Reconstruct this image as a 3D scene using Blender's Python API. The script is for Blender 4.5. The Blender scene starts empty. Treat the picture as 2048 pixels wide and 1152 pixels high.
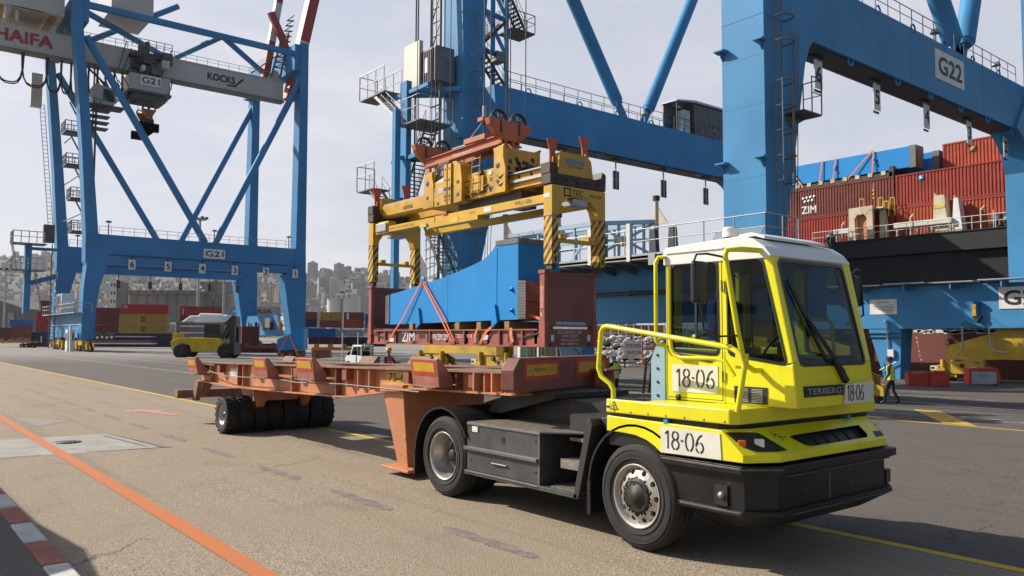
import bpy, bmesh, math, random
from mathutils import Vector, Matrix
random.seed(7)
R = math.radians
SC = bpy.context.scene
COL = SC.collection

# ------------------------------------------------------------------ camera
# world: x runs along the quay (towards the tractor's nose), y towards the water, z up
CAM_H = 2.15
YAW = R(38.95); PITCH = R(3.465); ROLL = R(0.24)
def cam_axes():
    rgt = Vector((math.sin(YAW), math.cos(YAW), 0)); fwd = Vector((-math.cos(YAW), math.sin(YAW), 0))
    d = fwd * math.cos(PITCH) + Vector((0, 0, math.sin(PITCH)))
    u = rgt.cross(d)
    r2 = rgt * math.cos(ROLL) + u * math.sin(ROLL); u2 = u * math.cos(ROLL) - rgt * math.sin(ROLL)
    return r2, u2, d
cr, cu, cd = cam_axes()
cdat = bpy.data.cameras.new('camera'); cam = bpy.data.objects.new('camera', cdat); COL.objects.link(cam)
cam.matrix_world = Matrix(((cr.x, cu.x, -cd.x, 0), (cr.y, cu.y, -cd.y, 0), (cr.z, cu.z, -cd.z, CAM_H), (0, 0, 0, 1)))
cdat.sensor_width = 36; cdat.lens = 36 * 1607 / 2048; cdat.clip_start = 0.1; cdat.clip_end = 20000
SC.camera = cam
def gp(X, D, z=0.0):
    """a point X metres right of the camera and D metres ahead of it, at height z (for far things)"""
    return Vector((X * math.sin(YAW) - D * math.cos(YAW), X * math.cos(YAW) + D * math.sin(YAW), z))

# ------------------------------------------------------------------ light
SUN_L = Vector((1.2, 0.80, -1.0)).normalized()          # direction the sunlight travels
sl = bpy.data.lights.new('sun', 'SUN'); sl.energy = 5.0; sl.angle = R(0.55); sl.color = (1.0, 0.93, 0.82)
so = bpy.data.objects.new('sun', sl); COL.objects.link(so)
so.rotation_euler = SUN_L.to_track_quat('-Z', 'Y').to_euler(); so.location = (-60, -40, 60)
W = bpy.data.worlds.new('World'); SC.world = W; W.use_nodes = True
wt = W.node_tree; wn = wt.nodes; wl = wt.links
bg = wn['Background']; bg.inputs['Strength'].default_value = 0.1
sky = wn.new('ShaderNodeTexSky'); sky.sky_type = 'NISHITA'; sky.sun_disc = False
sky.sun_elevation = math.asin(-SUN_L.z); sky.sun_rotation = math.atan2(-SUN_L.x, -SUN_L.y)
sky.air_density = 1.0; sky.dust_density = 2.2; sky.ozone_density = 1.0
# thin high cloud, laid out by direction
tc = wn.new('ShaderNodeTexCoord'); mp = wn.new('ShaderNodeMapping'); mp.inputs['Scale'].default_value = (1.0, 1.0, 3.2)
n1 = wn.new('ShaderNodeTexNoise'); n1.inputs['Scale'].default_value = 3.4; n1.inputs['Detail'].default_value = 8; n1.inputs['Roughness'].default_value = 0.62
r1 = wn.new('ShaderNodeValToRGB'); r1.color_ramp.elements[0].position = 0.46; r1.color_ramp.elements[1].position = 0.72
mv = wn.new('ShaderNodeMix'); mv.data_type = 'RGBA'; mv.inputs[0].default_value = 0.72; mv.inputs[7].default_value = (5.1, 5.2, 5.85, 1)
mc = wn.new('ShaderNodeMix'); mc.data_type = 'RGBA'; mc.inputs[7].default_value = (7.0, 6.8, 6.7, 1)
fm = wn.new('ShaderNodeMath'); fm.operation = 'MULTIPLY'; fm.inputs[1].default_value = 0.5
wl.new(tc.outputs['Generated'], mp.inputs[0]); wl.new(mp.outputs[0], n1.inputs['Vector']); wl.new(n1.outputs[0], r1.inputs[0])
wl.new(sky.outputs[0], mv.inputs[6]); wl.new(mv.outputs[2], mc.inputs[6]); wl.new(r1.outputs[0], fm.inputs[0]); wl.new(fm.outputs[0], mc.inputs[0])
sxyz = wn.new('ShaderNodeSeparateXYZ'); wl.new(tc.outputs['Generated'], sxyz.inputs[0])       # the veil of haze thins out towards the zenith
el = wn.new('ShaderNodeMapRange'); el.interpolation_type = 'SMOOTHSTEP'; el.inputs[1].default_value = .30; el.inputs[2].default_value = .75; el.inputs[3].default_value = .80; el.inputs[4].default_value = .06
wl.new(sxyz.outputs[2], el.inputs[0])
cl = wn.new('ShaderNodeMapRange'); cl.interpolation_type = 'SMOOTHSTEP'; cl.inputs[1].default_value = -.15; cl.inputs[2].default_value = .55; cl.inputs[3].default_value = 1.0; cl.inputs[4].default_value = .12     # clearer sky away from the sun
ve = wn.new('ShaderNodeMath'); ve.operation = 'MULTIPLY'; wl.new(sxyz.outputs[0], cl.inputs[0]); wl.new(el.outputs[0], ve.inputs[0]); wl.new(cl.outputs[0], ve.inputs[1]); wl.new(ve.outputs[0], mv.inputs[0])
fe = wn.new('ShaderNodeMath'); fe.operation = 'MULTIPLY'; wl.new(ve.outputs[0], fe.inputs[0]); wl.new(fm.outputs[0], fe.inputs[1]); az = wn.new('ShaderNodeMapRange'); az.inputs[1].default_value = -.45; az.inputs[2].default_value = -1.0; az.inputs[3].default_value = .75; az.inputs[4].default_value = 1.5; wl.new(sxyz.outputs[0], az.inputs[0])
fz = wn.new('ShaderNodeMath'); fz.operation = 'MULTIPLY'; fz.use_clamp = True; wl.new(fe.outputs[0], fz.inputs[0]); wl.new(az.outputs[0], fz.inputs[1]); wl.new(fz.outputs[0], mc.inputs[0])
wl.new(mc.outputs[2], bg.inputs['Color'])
SC.view_settings.view_transform = 'Standard'; SC.view_settings.look = 'None'; SC.view_settings.exposure = 0.45; SC.view_settings.gamma = 1.0

# ------------------------------------------------------------------ materials
MATS = {}
ALB = 0.86
def newmat(name):
    m = bpy.data.materials.new(name); m.use_nodes = True; MATS[name] = m
    nt = m.node_tree; return m, nt, nt.nodes, nt.links, nt.nodes['Principled BSDF']
def mixc(n, l, fac, a, b):
    x = n.new('ShaderNodeMix'); x.data_type = 'RGBA'
    for sock, v in ((x.inputs[0], fac), (x.inputs[6], a), (x.inputs[7], b)):
        if hasattr(v, 'is_linked') or hasattr(v, 'links'): l.new(v, sock)
        elif isinstance(v, (int, float)): sock.default_value = v
        else: sock.default_value = tuple(v)[:3] + (1,)
    return x.outputs[2]
def noise(n, l, scale, detail=4, rough=.55, vec=None, stretch=None):
    t = n.new('ShaderNodeTexCoord'); src = t.outputs['Object']
    if stretch:
        mpn = n.new('ShaderNodeMapping'); mpn.inputs['Scale'].default_value = stretch; l.new(src, mpn.inputs[0]); src = mpn.outputs[0]
    x = n.new('ShaderNodeTexNoise'); x.inputs['Scale'].default_value = scale; x.inputs['Detail'].default_value = detail; x.inputs['Roughness'].default_value = rough
    l.new(src, x.inputs['Vector']); return x.outputs[0]
def ramp(n, l, v, a, b):
    x = n.new('ShaderNodeMapRange'); x.inputs[1].default_value = a; x.inputs[2].default_value = b; x.clamp = True
    l.new(v, x.inputs[0]); return x.outputs[0]
def mul(n, l, a, b):
    x = n.new('ShaderNodeMath'); x.operation = 'MULTIPLY'
    for s, v in zip(x.inputs, (a, b)):
        if isinstance(v, (int, float)): s.default_value = v
        else: l.new(v, s)
    return x.outputs[0]
def paint(name, rgb, rough=.45, metal=0.0, var=.25, scale=1.2, rust=0.0, rustc=(.16, .06, .025), rscale=2.5, streak=0.0, dirtc=None, bump=0.0, spec=.5):
    m, nt, n, l, b = newmat(name); rgb = tuple(q * ALB for q in rgb)
    v = ramp(n, l, noise(n, l, scale, 6), .32, .7)
    dk = tuple(c * (1 - var) for c in rgb); lt = tuple(min(1, c * (1 + var * .45)) for c in rgb)
    c = mixc(n, l, v, dk, lt)
    if streak:
        s = ramp(n, l, noise(n, l, 1.0, 5, .6, stretch=(5, 5, .35)), .5, .75)
        c = mixc(n, l, mul(n, l, s, streak), c, dirtc or tuple(q * .45 + .03 for q in rgb))
    if rust:
        a = ramp(n, l, noise(n, l, rscale, 9, .68), .70 - rust * .34, .76 - rust * .30)
        c = mixc(n, l, a, c, rustc)
    l.new(c, b.inputs['Base Color']); b.inputs['Roughness'].default_value = rough; b.inputs['Metallic'].default_value = metal
    b.inputs['Specular IOR Level'].default_value = spec
    if bump:
        bn = n.new('ShaderNodeBump'); bn.inputs['Strength'].default_value = bump; bn.inputs['Distance'].default_value = .02
        l.new(noise(n, l, scale * 6, 6), bn.inputs['Height']); l.new(bn.outputs[0], b.inputs['Normal'])
    return m
def M(name): return MATS[name]

# ------------------------------------------------------------------ mesh collecting
FONT = {}
def font_mesh(s):
    if s not in FONT:
        cu_ = bpy.data.curves.new('lettering', 'FONT'); cu_.body = s; cu_.size = 1; cu_.fill_mode = 'FRONT'; cu_.resolution_u = 3
        o = bpy.data.objects.new('lettering', cu_); COL.objects.link(o)
        dg = bpy.context.evaluated_depsgraph_get(); me = o.evaluated_get(dg).to_mesh()
        vs = [v.co.copy() for v in me.vertices]; fs = [tuple(p.vertices) for p in me.polygons]
        o.to_mesh_clear() if hasattr(o, 'to_mesh_clear') else None
        bpy.data.objects.remove(o); bpy.data.curves.remove(cu_)
        FONT[s] = (vs, fs)
    return FONT[s]
class MB:
    def __init__(s): s.v = []; s.f = []; s.fm = []; s.fs = []; s.mats = []
    def mi(s, m):
        m = MATS[m] if isinstance(m, str) else m
        if m not in s.mats: s.mats.append(m)
        return s.mats.index(m)
    def add(s, vs, fs, m, smooth=False):
        o = len(s.v); s.v += [Vector(p) for p in vs]; k = s.mi(m)
        for f in fs: s.f.append([o + i for i in f]); s.fm.append(k); s.fs.append(smooth)
        return s
    def hexa(s, p, m): return s.add(p, [(0, 3, 2, 1), (4, 5, 6, 7), (0, 1, 5, 4), (1, 2, 6, 5), (2, 3, 7, 6), (3, 0, 4, 7)], m)
    def box(s, x0, x1, y0, y1, z0, z1, m):
        return s.hexa([(x0, y0, z0), (x1, y0, z0), (x1, y1, z0), (x0, y1, z0), (x0, y0, z1), (x1, y0, z1), (x1, y1, z1), (x0, y1, z1)], m)
    def beam(s, p, q, w, h, m, up=(0, 0, 1), w2=None, h2=None):
        p = Vector(p); q = Vector(q); d = (q - p).normalized(); u = Vector(up)
        if abs(d.dot(u)) > .98: u = Vector((1, 0, 0))
        a = d.cross(u).normalized(); b = a.cross(d).normalized(); w2 = w2 or w; h2 = h2 or h
        P = []
        for c, ww, hh in ((p, w, h), (q, w2, h2)):
            P += [c - a * ww / 2 - b * hh / 2, c + a * ww / 2 - b * hh / 2, c + a * ww / 2 + b * hh / 2, c - a * ww / 2 + b * hh / 2]
        return s.hexa(P, m)
    def tube(s, p, q, r, m, n=8, r2=None, smooth=True):
        p = Vector(p); q = Vector(q); d = (q - p).normalized(); u = Vector((0, 0, 1)) if abs(d.z) < .95 else Vector((1, 0, 0))
        a = d.cross(u).normalized(); b = d.cross(a); r2 = r if r2 is None else r2
        vs = [c + a * rr * math.cos(2 * math.pi * i / n) + b * rr * math.sin(2 * math.pi * i / n) for c, rr in ((p, r), (q, r2)) for i in range(n)]
        s.add(vs, [(i, (i + 1) % n, n + (i + 1) % n, n + i) for i in range(n)], m, smooth)
        return s.add(vs, [tuple(range(n - 1, -1, -1)), tuple(range(n, 2 * n))], m)
    def path(s, pts, r, m, n=8, closed=False):
        P = [Vector(p) for p in pts]; N = len(P); rings = []; ref = None
        for i in range(N):
            a = P[i - 1] if (i or closed) else None; c = P[(i + 1) % N] if (i < N - 1 or closed) else None
            d = ((P[i] - a).normalized() if a is not None else Vector()) + ((c - P[i]).normalized() if c is not None else Vector()); d.normalize()
            if ref is None:
                u = Vector((0, 0, 1)) if abs(d.z) < .9 else Vector((1, 0, 0)); ref = d.cross(u).normalized()
            ref = (ref - d * ref.dot(d)).normalized(); b = d.cross(ref)
            rings.append([P[i] + ref * r * math.cos(2 * math.pi * k / n) + b * r * math.sin(2 * math.pi * k / n) for k in range(n)])
        vs = [v for g in rings for v in g]; L = N if closed else N - 1
        s.add(vs, [(i * n + k, i * n + (k + 1) % n, ((i + 1) % N) * n + (k + 1) % n, ((i + 1) % N) * n + k) for i in range(L) for k in range(n)], m, True)
        if not closed: s.add(vs, [tuple(range(n - 1, -1, -1)), tuple((N - 1) * n + k for k in range(n))], m)
        return s
    def prism(s, poly, ax, a, b, m):
        """polygon in the plane across axis ax ('x': (y,z), 'y': (x,z), 'z': (x,y)) pushed from a to b"""
        def P(q, t): return {'x': (t, q[0], q[1]), 'y': (q[0], t, q[1]), 'z': (q[0], q[1], t)}[ax]
        n = len(poly); vs = [P(q, a) for q in poly] + [P(q, b) for q in poly]
        return s.add(vs, [tuple(range(n)), tuple(range(2 * n - 1, n - 1, -1))] + [(i, n + i, n + (i + 1) % n, (i + 1) % n) for i in range(n)], m)
    def lathe(s, prof, o, ax, m, n=24, smooth=True, close=False):
        """profile of (radius, height) turned about axis ax through o"""
        o = Vector(o); A = {'x': Vector((1, 0, 0)), 'y': Vector((0, 1, 0)), 'z': Vector((0, 0, 1))}[ax]
        U = Vector((0, 0, 1)) if ax != 'z' else Vector((1, 0, 0)); V = A.cross(U)
        k = len(prof); vs = [o + A * h + (U * math.cos(2 * math.pi * i / n) + V * math.sin(2 * math.pi * i / n)) * r for (r, h) in prof for i in range(n)]
        s.add(vs, [(j * n + i, j * n + (i + 1) % n, (j + 1) * n + (i + 1) % n, (j + 1) * n + i) for j in range(k - 1) for i in range(n)], m, smooth)
        for j, rev in ((0, True), (k - 1, False)):
            if prof[j][0] > 1e-4 and close: s.add(vs, [tuple(range(j * n, j * n + n))], m)
        return s
    def quad(s, a, b, c, d, m): return s.add([a, b, c, d], [(0, 1, 2, 3)], m)
    def text(s, t, o, right, up, h, m, align='c', width=None, wscale=1.0, bold=0.0):
        """lettering of cap height h; o is the middle (or left end) of its base line"""
        vs, fs = font_mesh(t); right = Vector(right).normalized(); up = Vector(up).normalized()
        x0 = min(v.x for v in vs); x1 = max(v.x for v in vs); k = h / .72
        kx = (width / (x1 - x0)) if width else k * wscale
        off = -(x0 + x1) / 2 if align == 'c' else -x0
        nn = right.cross(up); o = Vector(o)
        for dx, dy, dn in ([(0, 0, 0)] if not bold else [(0, 0, 0), (bold, 0, .0007), (0, bold, .0014), (bold, bold, .0021)]):
            s.add([o + right * ((v.x + off) * kx + dx * h) + up * (v.y * k + dy * h) + nn * dn for v in vs], fs, m)
        return s
    def mesh(s, name, origin=(0, 0, 0)):
        o = Vector(origin); me = bpy.data.meshes.new(name)
        me.from_pydata([tuple(p - o) for p in s.v], [], s.f); me.update()
        for m in s.mats: me.materials.append(m)
        for p, k, sm in zip(me.polygons, s.fm, s.fs): p.material_index = k; p.use_smooth = sm
        bm = bmesh.new(); bm.from_mesh(me); bmesh.ops.recalc_face_normals(bm, faces=bm.faces); bm.to_mesh(me); bm.free()
        return me
def tag(o, label, cat, group=None):
    o['label'] = label; o['category'] = cat
    if group: o['group'] = group
    return o
def thing(name, label, cat, loc=(0, 0, 0), rotz=0.0, group=None):
    o = bpy.data.objects.new(name, None); COL.objects.link(o); o.location = loc; o.rotation_euler = (0, 0, rotz); o.empty_display_size = .3
    o['org'] = tuple(loc); return tag(o, label, cat, group)
def part(name, mb, parent, bevel=0.0, seg=2, local=False, loc=None, rot=None):
    """mb in world coordinates (or in the parent's own when local); becomes a child of the thing or part"""
    root = parent
    while root.parent: root = root.parent
    me = mb if isinstance(mb, bpy.types.Mesh) else mb.mesh(name, (0, 0, 0) if local else tuple(root['org']))
    o = bpy.data.objects.new(name, me); COL.objects.link(o); o.parent = parent
    if loc is not None: o.location = loc
    if rot is not None: o.rotation_euler = rot
    if bevel:
        b = o.modifiers.new('bevel', 'BEVEL'); b.width = bevel; b.segments = seg; b.limit_method = 'ANGLE'; b.angle_limit = R(40)
    return o
def single(name, mb, label, cat, loc=(0, 0, 0), group=None, bevel=0.0, rotz=0.0, local=False):
    me = mb.mesh(name, (0, 0, 0) if local else loc); o = bpy.data.objects.new(name, me); COL.objects.link(o); o.location = loc; o.rotation_euler = (0, 0, rotz)
    if bevel:
        b = o.modifiers.new('bevel', 'BEVEL'); b.width = bevel; b.segments = 2; b.limit_method = 'ANGLE'; b.angle_limit = R(40)
    return tag(o, label, cat, group)
def struct(name, mb, kind='structure'):
    o = bpy.data.objects.new(name, mb.mesh(name)); COL.objects.link(o); o['kind'] = kind; return o
def dup(root, loc, rotz=0.0, label=None, group=None, scale=None):
    r = root.copy(); COL.objects.link(r); r.location = loc; r.rotation_euler = (0, 0, rotz); r['org'] = tuple(loc)
    if scale: r.scale = scale
    if label: r['label'] = label
    if group: r['group'] = group
    for ch in list(root.children):
        c = ch.copy(); COL.objects.link(c); c.parent = r
        for g in list(ch.children):
            d = g.copy(); COL.objects.link(d); d.parent = c
    return r
def gz(v): return -max(0.0, min(v, 66.0) - 9.0) * 0.018        # the quay falls gently towards the water

X = Vector((1, 0, 0)); Y = Vector((0, 1, 0)); Z = Vector((0, 0, 1))
# ------------------------------------------------------------------ paints
paint('crane_blue', (.070, .272, .525), .5, var=.16, scale=.35, streak=.30, rust=.10, rscale=1.3, spec=.15, dirtc=(.07, .22, .36))
paint('crane_blue_far', (.06, .235, .48), .55, var=.15, scale=.2, spec=.15)
paint('pale_blue_steel', (.30, .45, .55), .5, var=.2, rust=.25, rscale=2)
paint('cargo_blue', (.022, .27, .66), .45, var=.10, scale=.5, spec=.2, streak=.12)
paint('grey_steel', (.17, .17, .17), .5, .3, var=.3, rust=.1, rscale=4)
paint('galvanised', (.42, .43, .44), .45, .5, var=.2)
paint('dark_steel', (.05, .05, .052), .5, .3, var=.3)
paint('dark_grating', (.085, .085, .085), .6, .2, var=.3)
paint('cream_paint', (.62, .60, .53), .5, var=.12, streak=.3)
paint('boom_cream', (.50, .49, .45), .55, var=.12, scale=.2, streak=.25)
paint('white_paint', (.78, .78, .76), .45, var=.08)
paint('plate_white', (.74, .73, .70), .5, var=.1, streak=.25)
paint('tag_white', (.72, .71, .62), .5, var=.12, scale=4)
paint('black_letter', (.012, .012, .013), .55, var=.2, scale=8)
paint('red_letter', (.38, .03, .06), .5)
paint('white_letter', (.75, .75, .74), .5, var=.25, scale=6)
paint('yellow_letter', (.7, .52, .05), .5)
paint('tractor_yellow', (.80, .74, .012), .32, var=.10, scale=2.5, streak=.20, dirtc=(.42, .36, .05), rust=.025, rscale=14, rustc=(.10, .08, .04))
paint('black_plastic', (.012, .012, .013), .42, var=.3, scale=3)
paint('bumper_steel', (.013, .013, .014), .38, 0, var=.4, scale=4, rust=.2, rscale=6, rustc=(.075, .045, .028), bump=.15, spec=.35)
paint('worn_steel', (.12, .115, .11), .4, .3, var=.5, scale=6, rust=.3, rscale=7, rustc=(.02, .02, .02))
paint('chassis_black', (.02, .019, .018), .6, var=.4, scale=3, rust=.15)
paint('box_grey', (.085, .088, .09), .45, .25, var=.35, scale=3.5, streak=.3, dirtc=(.13, .115, .095))
paint('tread_plate', (.27, .24, .20), .5, .4, var=.3, scale=9, bump=.6)
paint('rubber', (.020, .018, .0165), .82, var=.45, scale=7, bump=.1)
paint('rubber_brown', (.032, .026, .021), .85, var=.4, scale=5)
paint('rim_silver', (.50, .46, .41), .42, .55, var=.3, scale=9, rust=.22, rscale=8, rustc=(.22, .13, .07))
paint('hub_black', (.030, .027, .025), .6, .2, var=.5, scale=12)
paint('trailer_orange', (.60, .245, .115), .55, var=.22, scale=2, rust=.18, rscale=3, streak=.3, dirtc=(.20, .07, .03))
paint('trailer_dark', (.30, .09, .05), .6, var=.35, scale=2, rust=.25, rscale=3, rustc=(.12, .05, .03))
paint('flap_red', (.41, .155, .105), .6, var=.35, scale=2.5, rust=.16, rscale=4, rustc=(.14, .09, .08))
paint('board_shaded_red', (.24, .075, .055), .6, var=.4, scale=2.5, rust=.2, rscale=4, rustc=(.12, .07, .06))  # darker flap red: the front board's shade is put into its colour
paint('deck_rust', (.27, .15, .10), .8, var=.4, scale=3, rust=.2, rustc=(.36, .28, .22))
paint('reflect_red', (.52, .05, .035), .4, var=.2, scale=5)
paint('reflect_yellow', (.62, .36, .03), .4, var=.2, scale=5)
paint('rack_red', (.37, .088, .062), .55, var=.25, scale=1.6, rust=.16, rscale=2.5, streak=.3)
paint('rack_brown', (.235, .072, .052), .6, var=.25, scale=1.6, rust=.15, rscale=2.5, streak=.3)
paint('spreader_yellow', (.64, .35, .012), .45, var=.3, scale=1.2, rust=.24, rscale=2.2, rustc=(.09, .045, .025), streak=.35, dirtc=(.22, .12, .03))
paint('frame_yellow', (.66, .38, .016), .42, var=.14, scale=1.2, rust=.10, rscale=3)
paint('head_orange', (.50, .125, .035), .5, var=.25, scale=1.5, rust=.2, rscale=2.2, rustc=(.10, .04, .03), streak=.3)
paint('flipper_red', (.55, .09, .03), .5, var=.3, rust=.2, rscale=3)
paint('greasy_brown', (.07, .045, .03), .6, .2, var=.5, scale=3, rust=.3, rustc=(.20, .10, .05))
paint('bogie_yellow', (.55, .35, .022), .5, var=.3, scale=1, rust=.18, rscale=1.5, rustc=(.08, .05, .03), streak=.3)
paint('strap_orange', (.85, .17, .06), .6, var=.1)
paint('wood', (.33, .20, .09), .8, var=.3, scale=5)
paint('plywood', (.34, .15, .06), .7, var=.2, scale=2)
paint('hull_black', (.012, .012, .013), .75, var=.3, scale=.3, streak=.15, dirtc=(.05, .05, .05))
paint('hull_red', (.19, .05, .035), .7, var=.3, scale=.25, streak=.35, dirtc=(.10, .04, .035))
paint('rust_cream', (.62, .53, .37), .6, var=.2, scale=1, rust=.3, rscale=1.1, rustc=(.28, .12, .04), streak=.5, dirtc=(.30, .15, .06))
paint('concrete', (.40, .37, .32), .85, var=.25, scale=.6, streak=.4, dirtc=(.22, .2, .17))
paint('concrete_far', (.25, .225, .195), .9, var=.25, scale=.06, streak=.4)
paint('pit_concrete', (.36, .335, .30), .85, var=.2, scale=2)
paint('red_box', (.58, .035, .02), .45, var=.2, rust=.08, rscale=4)
paint('canvas_white', (.70, .70, .68), .8, var=.12, scale=1.5, bump=.4)
paint('sack_white', (.56, .53, .47), .9, var=.3, scale=3, bump=.5)
paint('skin', (.36, .20, .13), .55)
paint('cloth_navy', (.018, .020, .03), .85, var=.4, scale=14)
paint('vest_lime', (.50, .72, .03), .6, var=.15, scale=10)
paint('vest_orange', (.85, .10, .015), .6, var=.15, scale=10)
paint('tape_silver', (.6, .6, .58), .35)
paint('helmet_white', (.75, .75, .73), .35); paint('helmet_yellow', (.75, .40, .02), .35)
paint('seat_blue', (.02, .07, .25), .8)
paint('lamp_amber', (.75, .14, .01), .2); paint('lamp_clear', (.75, .76, .78), .15, .3)
paint('warehouse_grey', (.20, .19, .17), .8, var=.3, scale=.2)
paint('warehouse_tan', (.33, .28, .21), .85, var=.2, scale=.2)

def glass(name, tint, refl=.5, rough=.02):
    m, nt, n, l, b = newmat(name); n.remove(b); out = n['Material Output']
    t = n.new('ShaderNodeBsdfTransparent'); t.inputs[0].default_value = tint + (1,)
    g = n.new('ShaderNodeBsdfGlossy'); g.inputs['Roughness'].default_value = rough
    f = n.new('ShaderNodeLayerWeight'); pw = n.new('ShaderNodeMath'); pw.operation = 'POWER'; pw.inputs[1].default_value = 4.0; l.new(f.outputs['Facing'], pw.inputs[0])
    k = n.new('ShaderNodeMath'); k.operation = 'MULTIPLY_ADD'; k.inputs[1].default_value = .8 * refl; k.inputs[2].default_value = .04 * refl; l.new(pw.outputs[0], k.inputs[0])
    x = n.new('ShaderNodeMixShader'); l.new(k.outputs[0], x.inputs[0]); l.new(t.outputs[0], x.inputs[1]); l.new(g.outputs[0], x.inputs[2]); l.new(x.outputs[0], out.inputs[0])
    return m
glass('cab_glass', (.34, .42, .44), .45)
glass('booth_glass', (.30, .42, .38), 1.5)
# black and yellow chevrons on the over-height frame's legs
m, nt, n, l, b = newmat('hazard_stripes')
t = n.new('ShaderNodeTexCoord'); sp = n.new('ShaderNodeSeparateXYZ'); l.new(t.outputs['Object'], sp.inputs[0])
ad = n.new('ShaderNodeMath'); ad.operation = 'ADD'; l.new(sp.outputs[0], ad.inputs[0]); l.new(sp.outputs[1], ad.inputs[1])
a2 = n.new('ShaderNodeMath'); a2.operation = 'MULTIPLY_ADD'; a2.inputs[1].default_value = -1.25; l.new(ad.outputs[0], a2.inputs[0]); l.new(sp.outputs[2], a2.inputs[2])
w = n.new('ShaderNodeMath'); w.operation = 'FRACT'; k = mul(n, l, a2.outputs[0], 2.7); l.new(k, w.inputs[0])
st = n.new('ShaderNodeMath'); st.operation = 'GREATER_THAN'; st.inputs[1].default_value = .52; l.new(w.outputs[0], st.inputs[0])
sc_ = ramp(n, l, noise(n, l, 5, 8, .7), .52, .6)
l.new(mixc(n, l, sc_, mixc(n, l, st.outputs[0], (.62, .36, .02), (.02, .018, .016)), (.40, .22, .03)), b.inputs['Base Color']); b.inputs['Roughness'].default_value = .5

# ------------------------------------------------------------------ the ground
def pos(n):
    return n.new('ShaderNodeNewGeometry').outputs['Position']
def pnoise(n, l, scale, detail=5, rough=.6, stretch=(1, 1, 1)):
    mpn = n.new('ShaderNodeMapping'); mpn.inputs['Scale'].default_value = stretch; l.new(pos(n), mpn.inputs[0])
    x = n.new('ShaderNodeTexNoise'); x.inputs['Scale'].default_value = scale; x.inputs['Detail'].default_value = detail; x.inputs['Roughness'].default_value = rough
    l.new(mpn.outputs[0], x.inputs['Vector']); return x.outputs[0]
def stone_mat(name, c_dark, c_mid, c_light, stain, stone=55.0, bump=.55, extra=None):
    m, nt, n, l, b = newmat(name)
    vo = n.new('ShaderNodeTexVoronoi'); vo.inputs['Scale'].default_value = stone; l.new(pos(n), vo.inputs['Vector'])
    sp_ = n.new('ShaderNodeSeparateColor'); l.new(vo.outputs['Color'], sp_.inputs[0])
    c = mixc(n, l, sp_.outputs[0], c_dark, c_light)
    c = mixc(n, l, ramp(n, l, pnoise(n, l, .35, 6), .3, .7), c, c_mid)
    c = mixc(n, l, mul(n, l, ramp(n, l, pnoise(n, l, .9, 8, .65), .56, .78), .55), c, stain)
    c = mixc(n, l, mul(n, l, ramp(n, l, pnoise(n, l, 14, 4), .62, .75), .35), c, tuple(q * .5 for q in c_mid))
    c = mixc(n, l, mul(n, l, ramp(n, l, pnoise(n, l, .5, 6, .6, (.12, 1.6, 1)), .52, .74), .35), c, stain)
    # fine cracks and long tyre streaks worn into the surface
    v2 = n.new('ShaderNodeTexVoronoi'); v2.feature = 'DISTANCE_TO_EDGE'; v2.inputs['Scale'].default_value = .16; mw = n.new('ShaderNodeMapping'); l.new(pos(n), mw.inputs[0])
    nz = n.new('ShaderNodeTexNoise'); nz.inputs['Scale'].default_value = .9; nz.inputs['Detail'].default_value = 6; l.new(pos(n), nz.inputs['Vector']); wv = n.new('ShaderNodeVectorMath'); wv.operation = 'MULTIPLY_ADD'; wv.inputs[1].default_value = (1.6, 1.6, 0); l.new(nz.outputs['Color'], wv.inputs[0]); l.new(pos(n), wv.inputs[2]); l.new(wv.outputs[0], v2.inputs['Vector'])
    crk = mul(n, l, ramp(n, l, v2.outputs['Distance'], .0035, .0012), ramp(n, l, pnoise(n, l, .25, 3), .5, .62))
    c = mixc(n, l, mul(n, l, crk, .75), c, tuple(q * .25 for q in c_mid))
    tr_ = mul(n, l, ramp(n, l, pnoise(n, l, 1.0, 5, .55, (.025, 2.2, 1)), .55, .72), ramp(n, l, pnoise(n, l, .3, 4), .35, .65))
    c = mixc(n, l, mul(n, l, tr_, .5), c, tuple(q * .42 for q in c_mid))
    spt = ramp(n, l, pnoise(n, l, 1.7, 3, .5), .735, .765)
    c = mixc(n, l, mul(n, l, spt, .6), c, tuple(q * .4 for q in c_mid))
    if extra: c = extra(n, l, c)
    l.new(c, b.inputs['Base Color']); b.inputs['Roughness'].default_value = .88; b.inputs['Specular IOR Level'].default_value = .25
    bn = n.new('ShaderNodeBump'); bn.inputs['Strength'].default_value = bump; bn.inputs['Distance'].default_value = .012
    l.new(vo.outputs['Distance'], bn.inputs['Height']); l.new(bn.outputs[0], b.inputs['Normal'])
    return m
stone_mat('apron_asphalt', (.15, .118, .082), (.272, .220, .158), (.42, .345, .255), (.150, .122, .092))
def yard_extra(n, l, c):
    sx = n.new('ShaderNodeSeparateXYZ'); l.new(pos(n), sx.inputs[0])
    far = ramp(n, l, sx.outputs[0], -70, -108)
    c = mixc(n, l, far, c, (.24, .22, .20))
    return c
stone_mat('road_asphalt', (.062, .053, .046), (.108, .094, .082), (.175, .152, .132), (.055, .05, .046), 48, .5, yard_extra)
g = MB(); g.quad((-900, -600, 0), (500, -600, 0), (500, 8.45, 0), (-900, 8.45, 0), 'apron_asphalt'); struct('apron', g)
g = MB()
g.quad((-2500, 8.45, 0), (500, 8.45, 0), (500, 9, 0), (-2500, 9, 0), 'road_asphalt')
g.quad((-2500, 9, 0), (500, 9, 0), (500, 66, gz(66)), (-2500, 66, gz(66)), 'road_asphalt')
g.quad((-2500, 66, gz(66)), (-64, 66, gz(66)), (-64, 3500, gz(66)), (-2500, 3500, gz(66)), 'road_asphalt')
struct('quay_road', g)
g = MB(); g.box(-64, 500, 66, 66.6, -6, gz(66) + .12, 'concrete'); struct('quay_edge', g)
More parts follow.
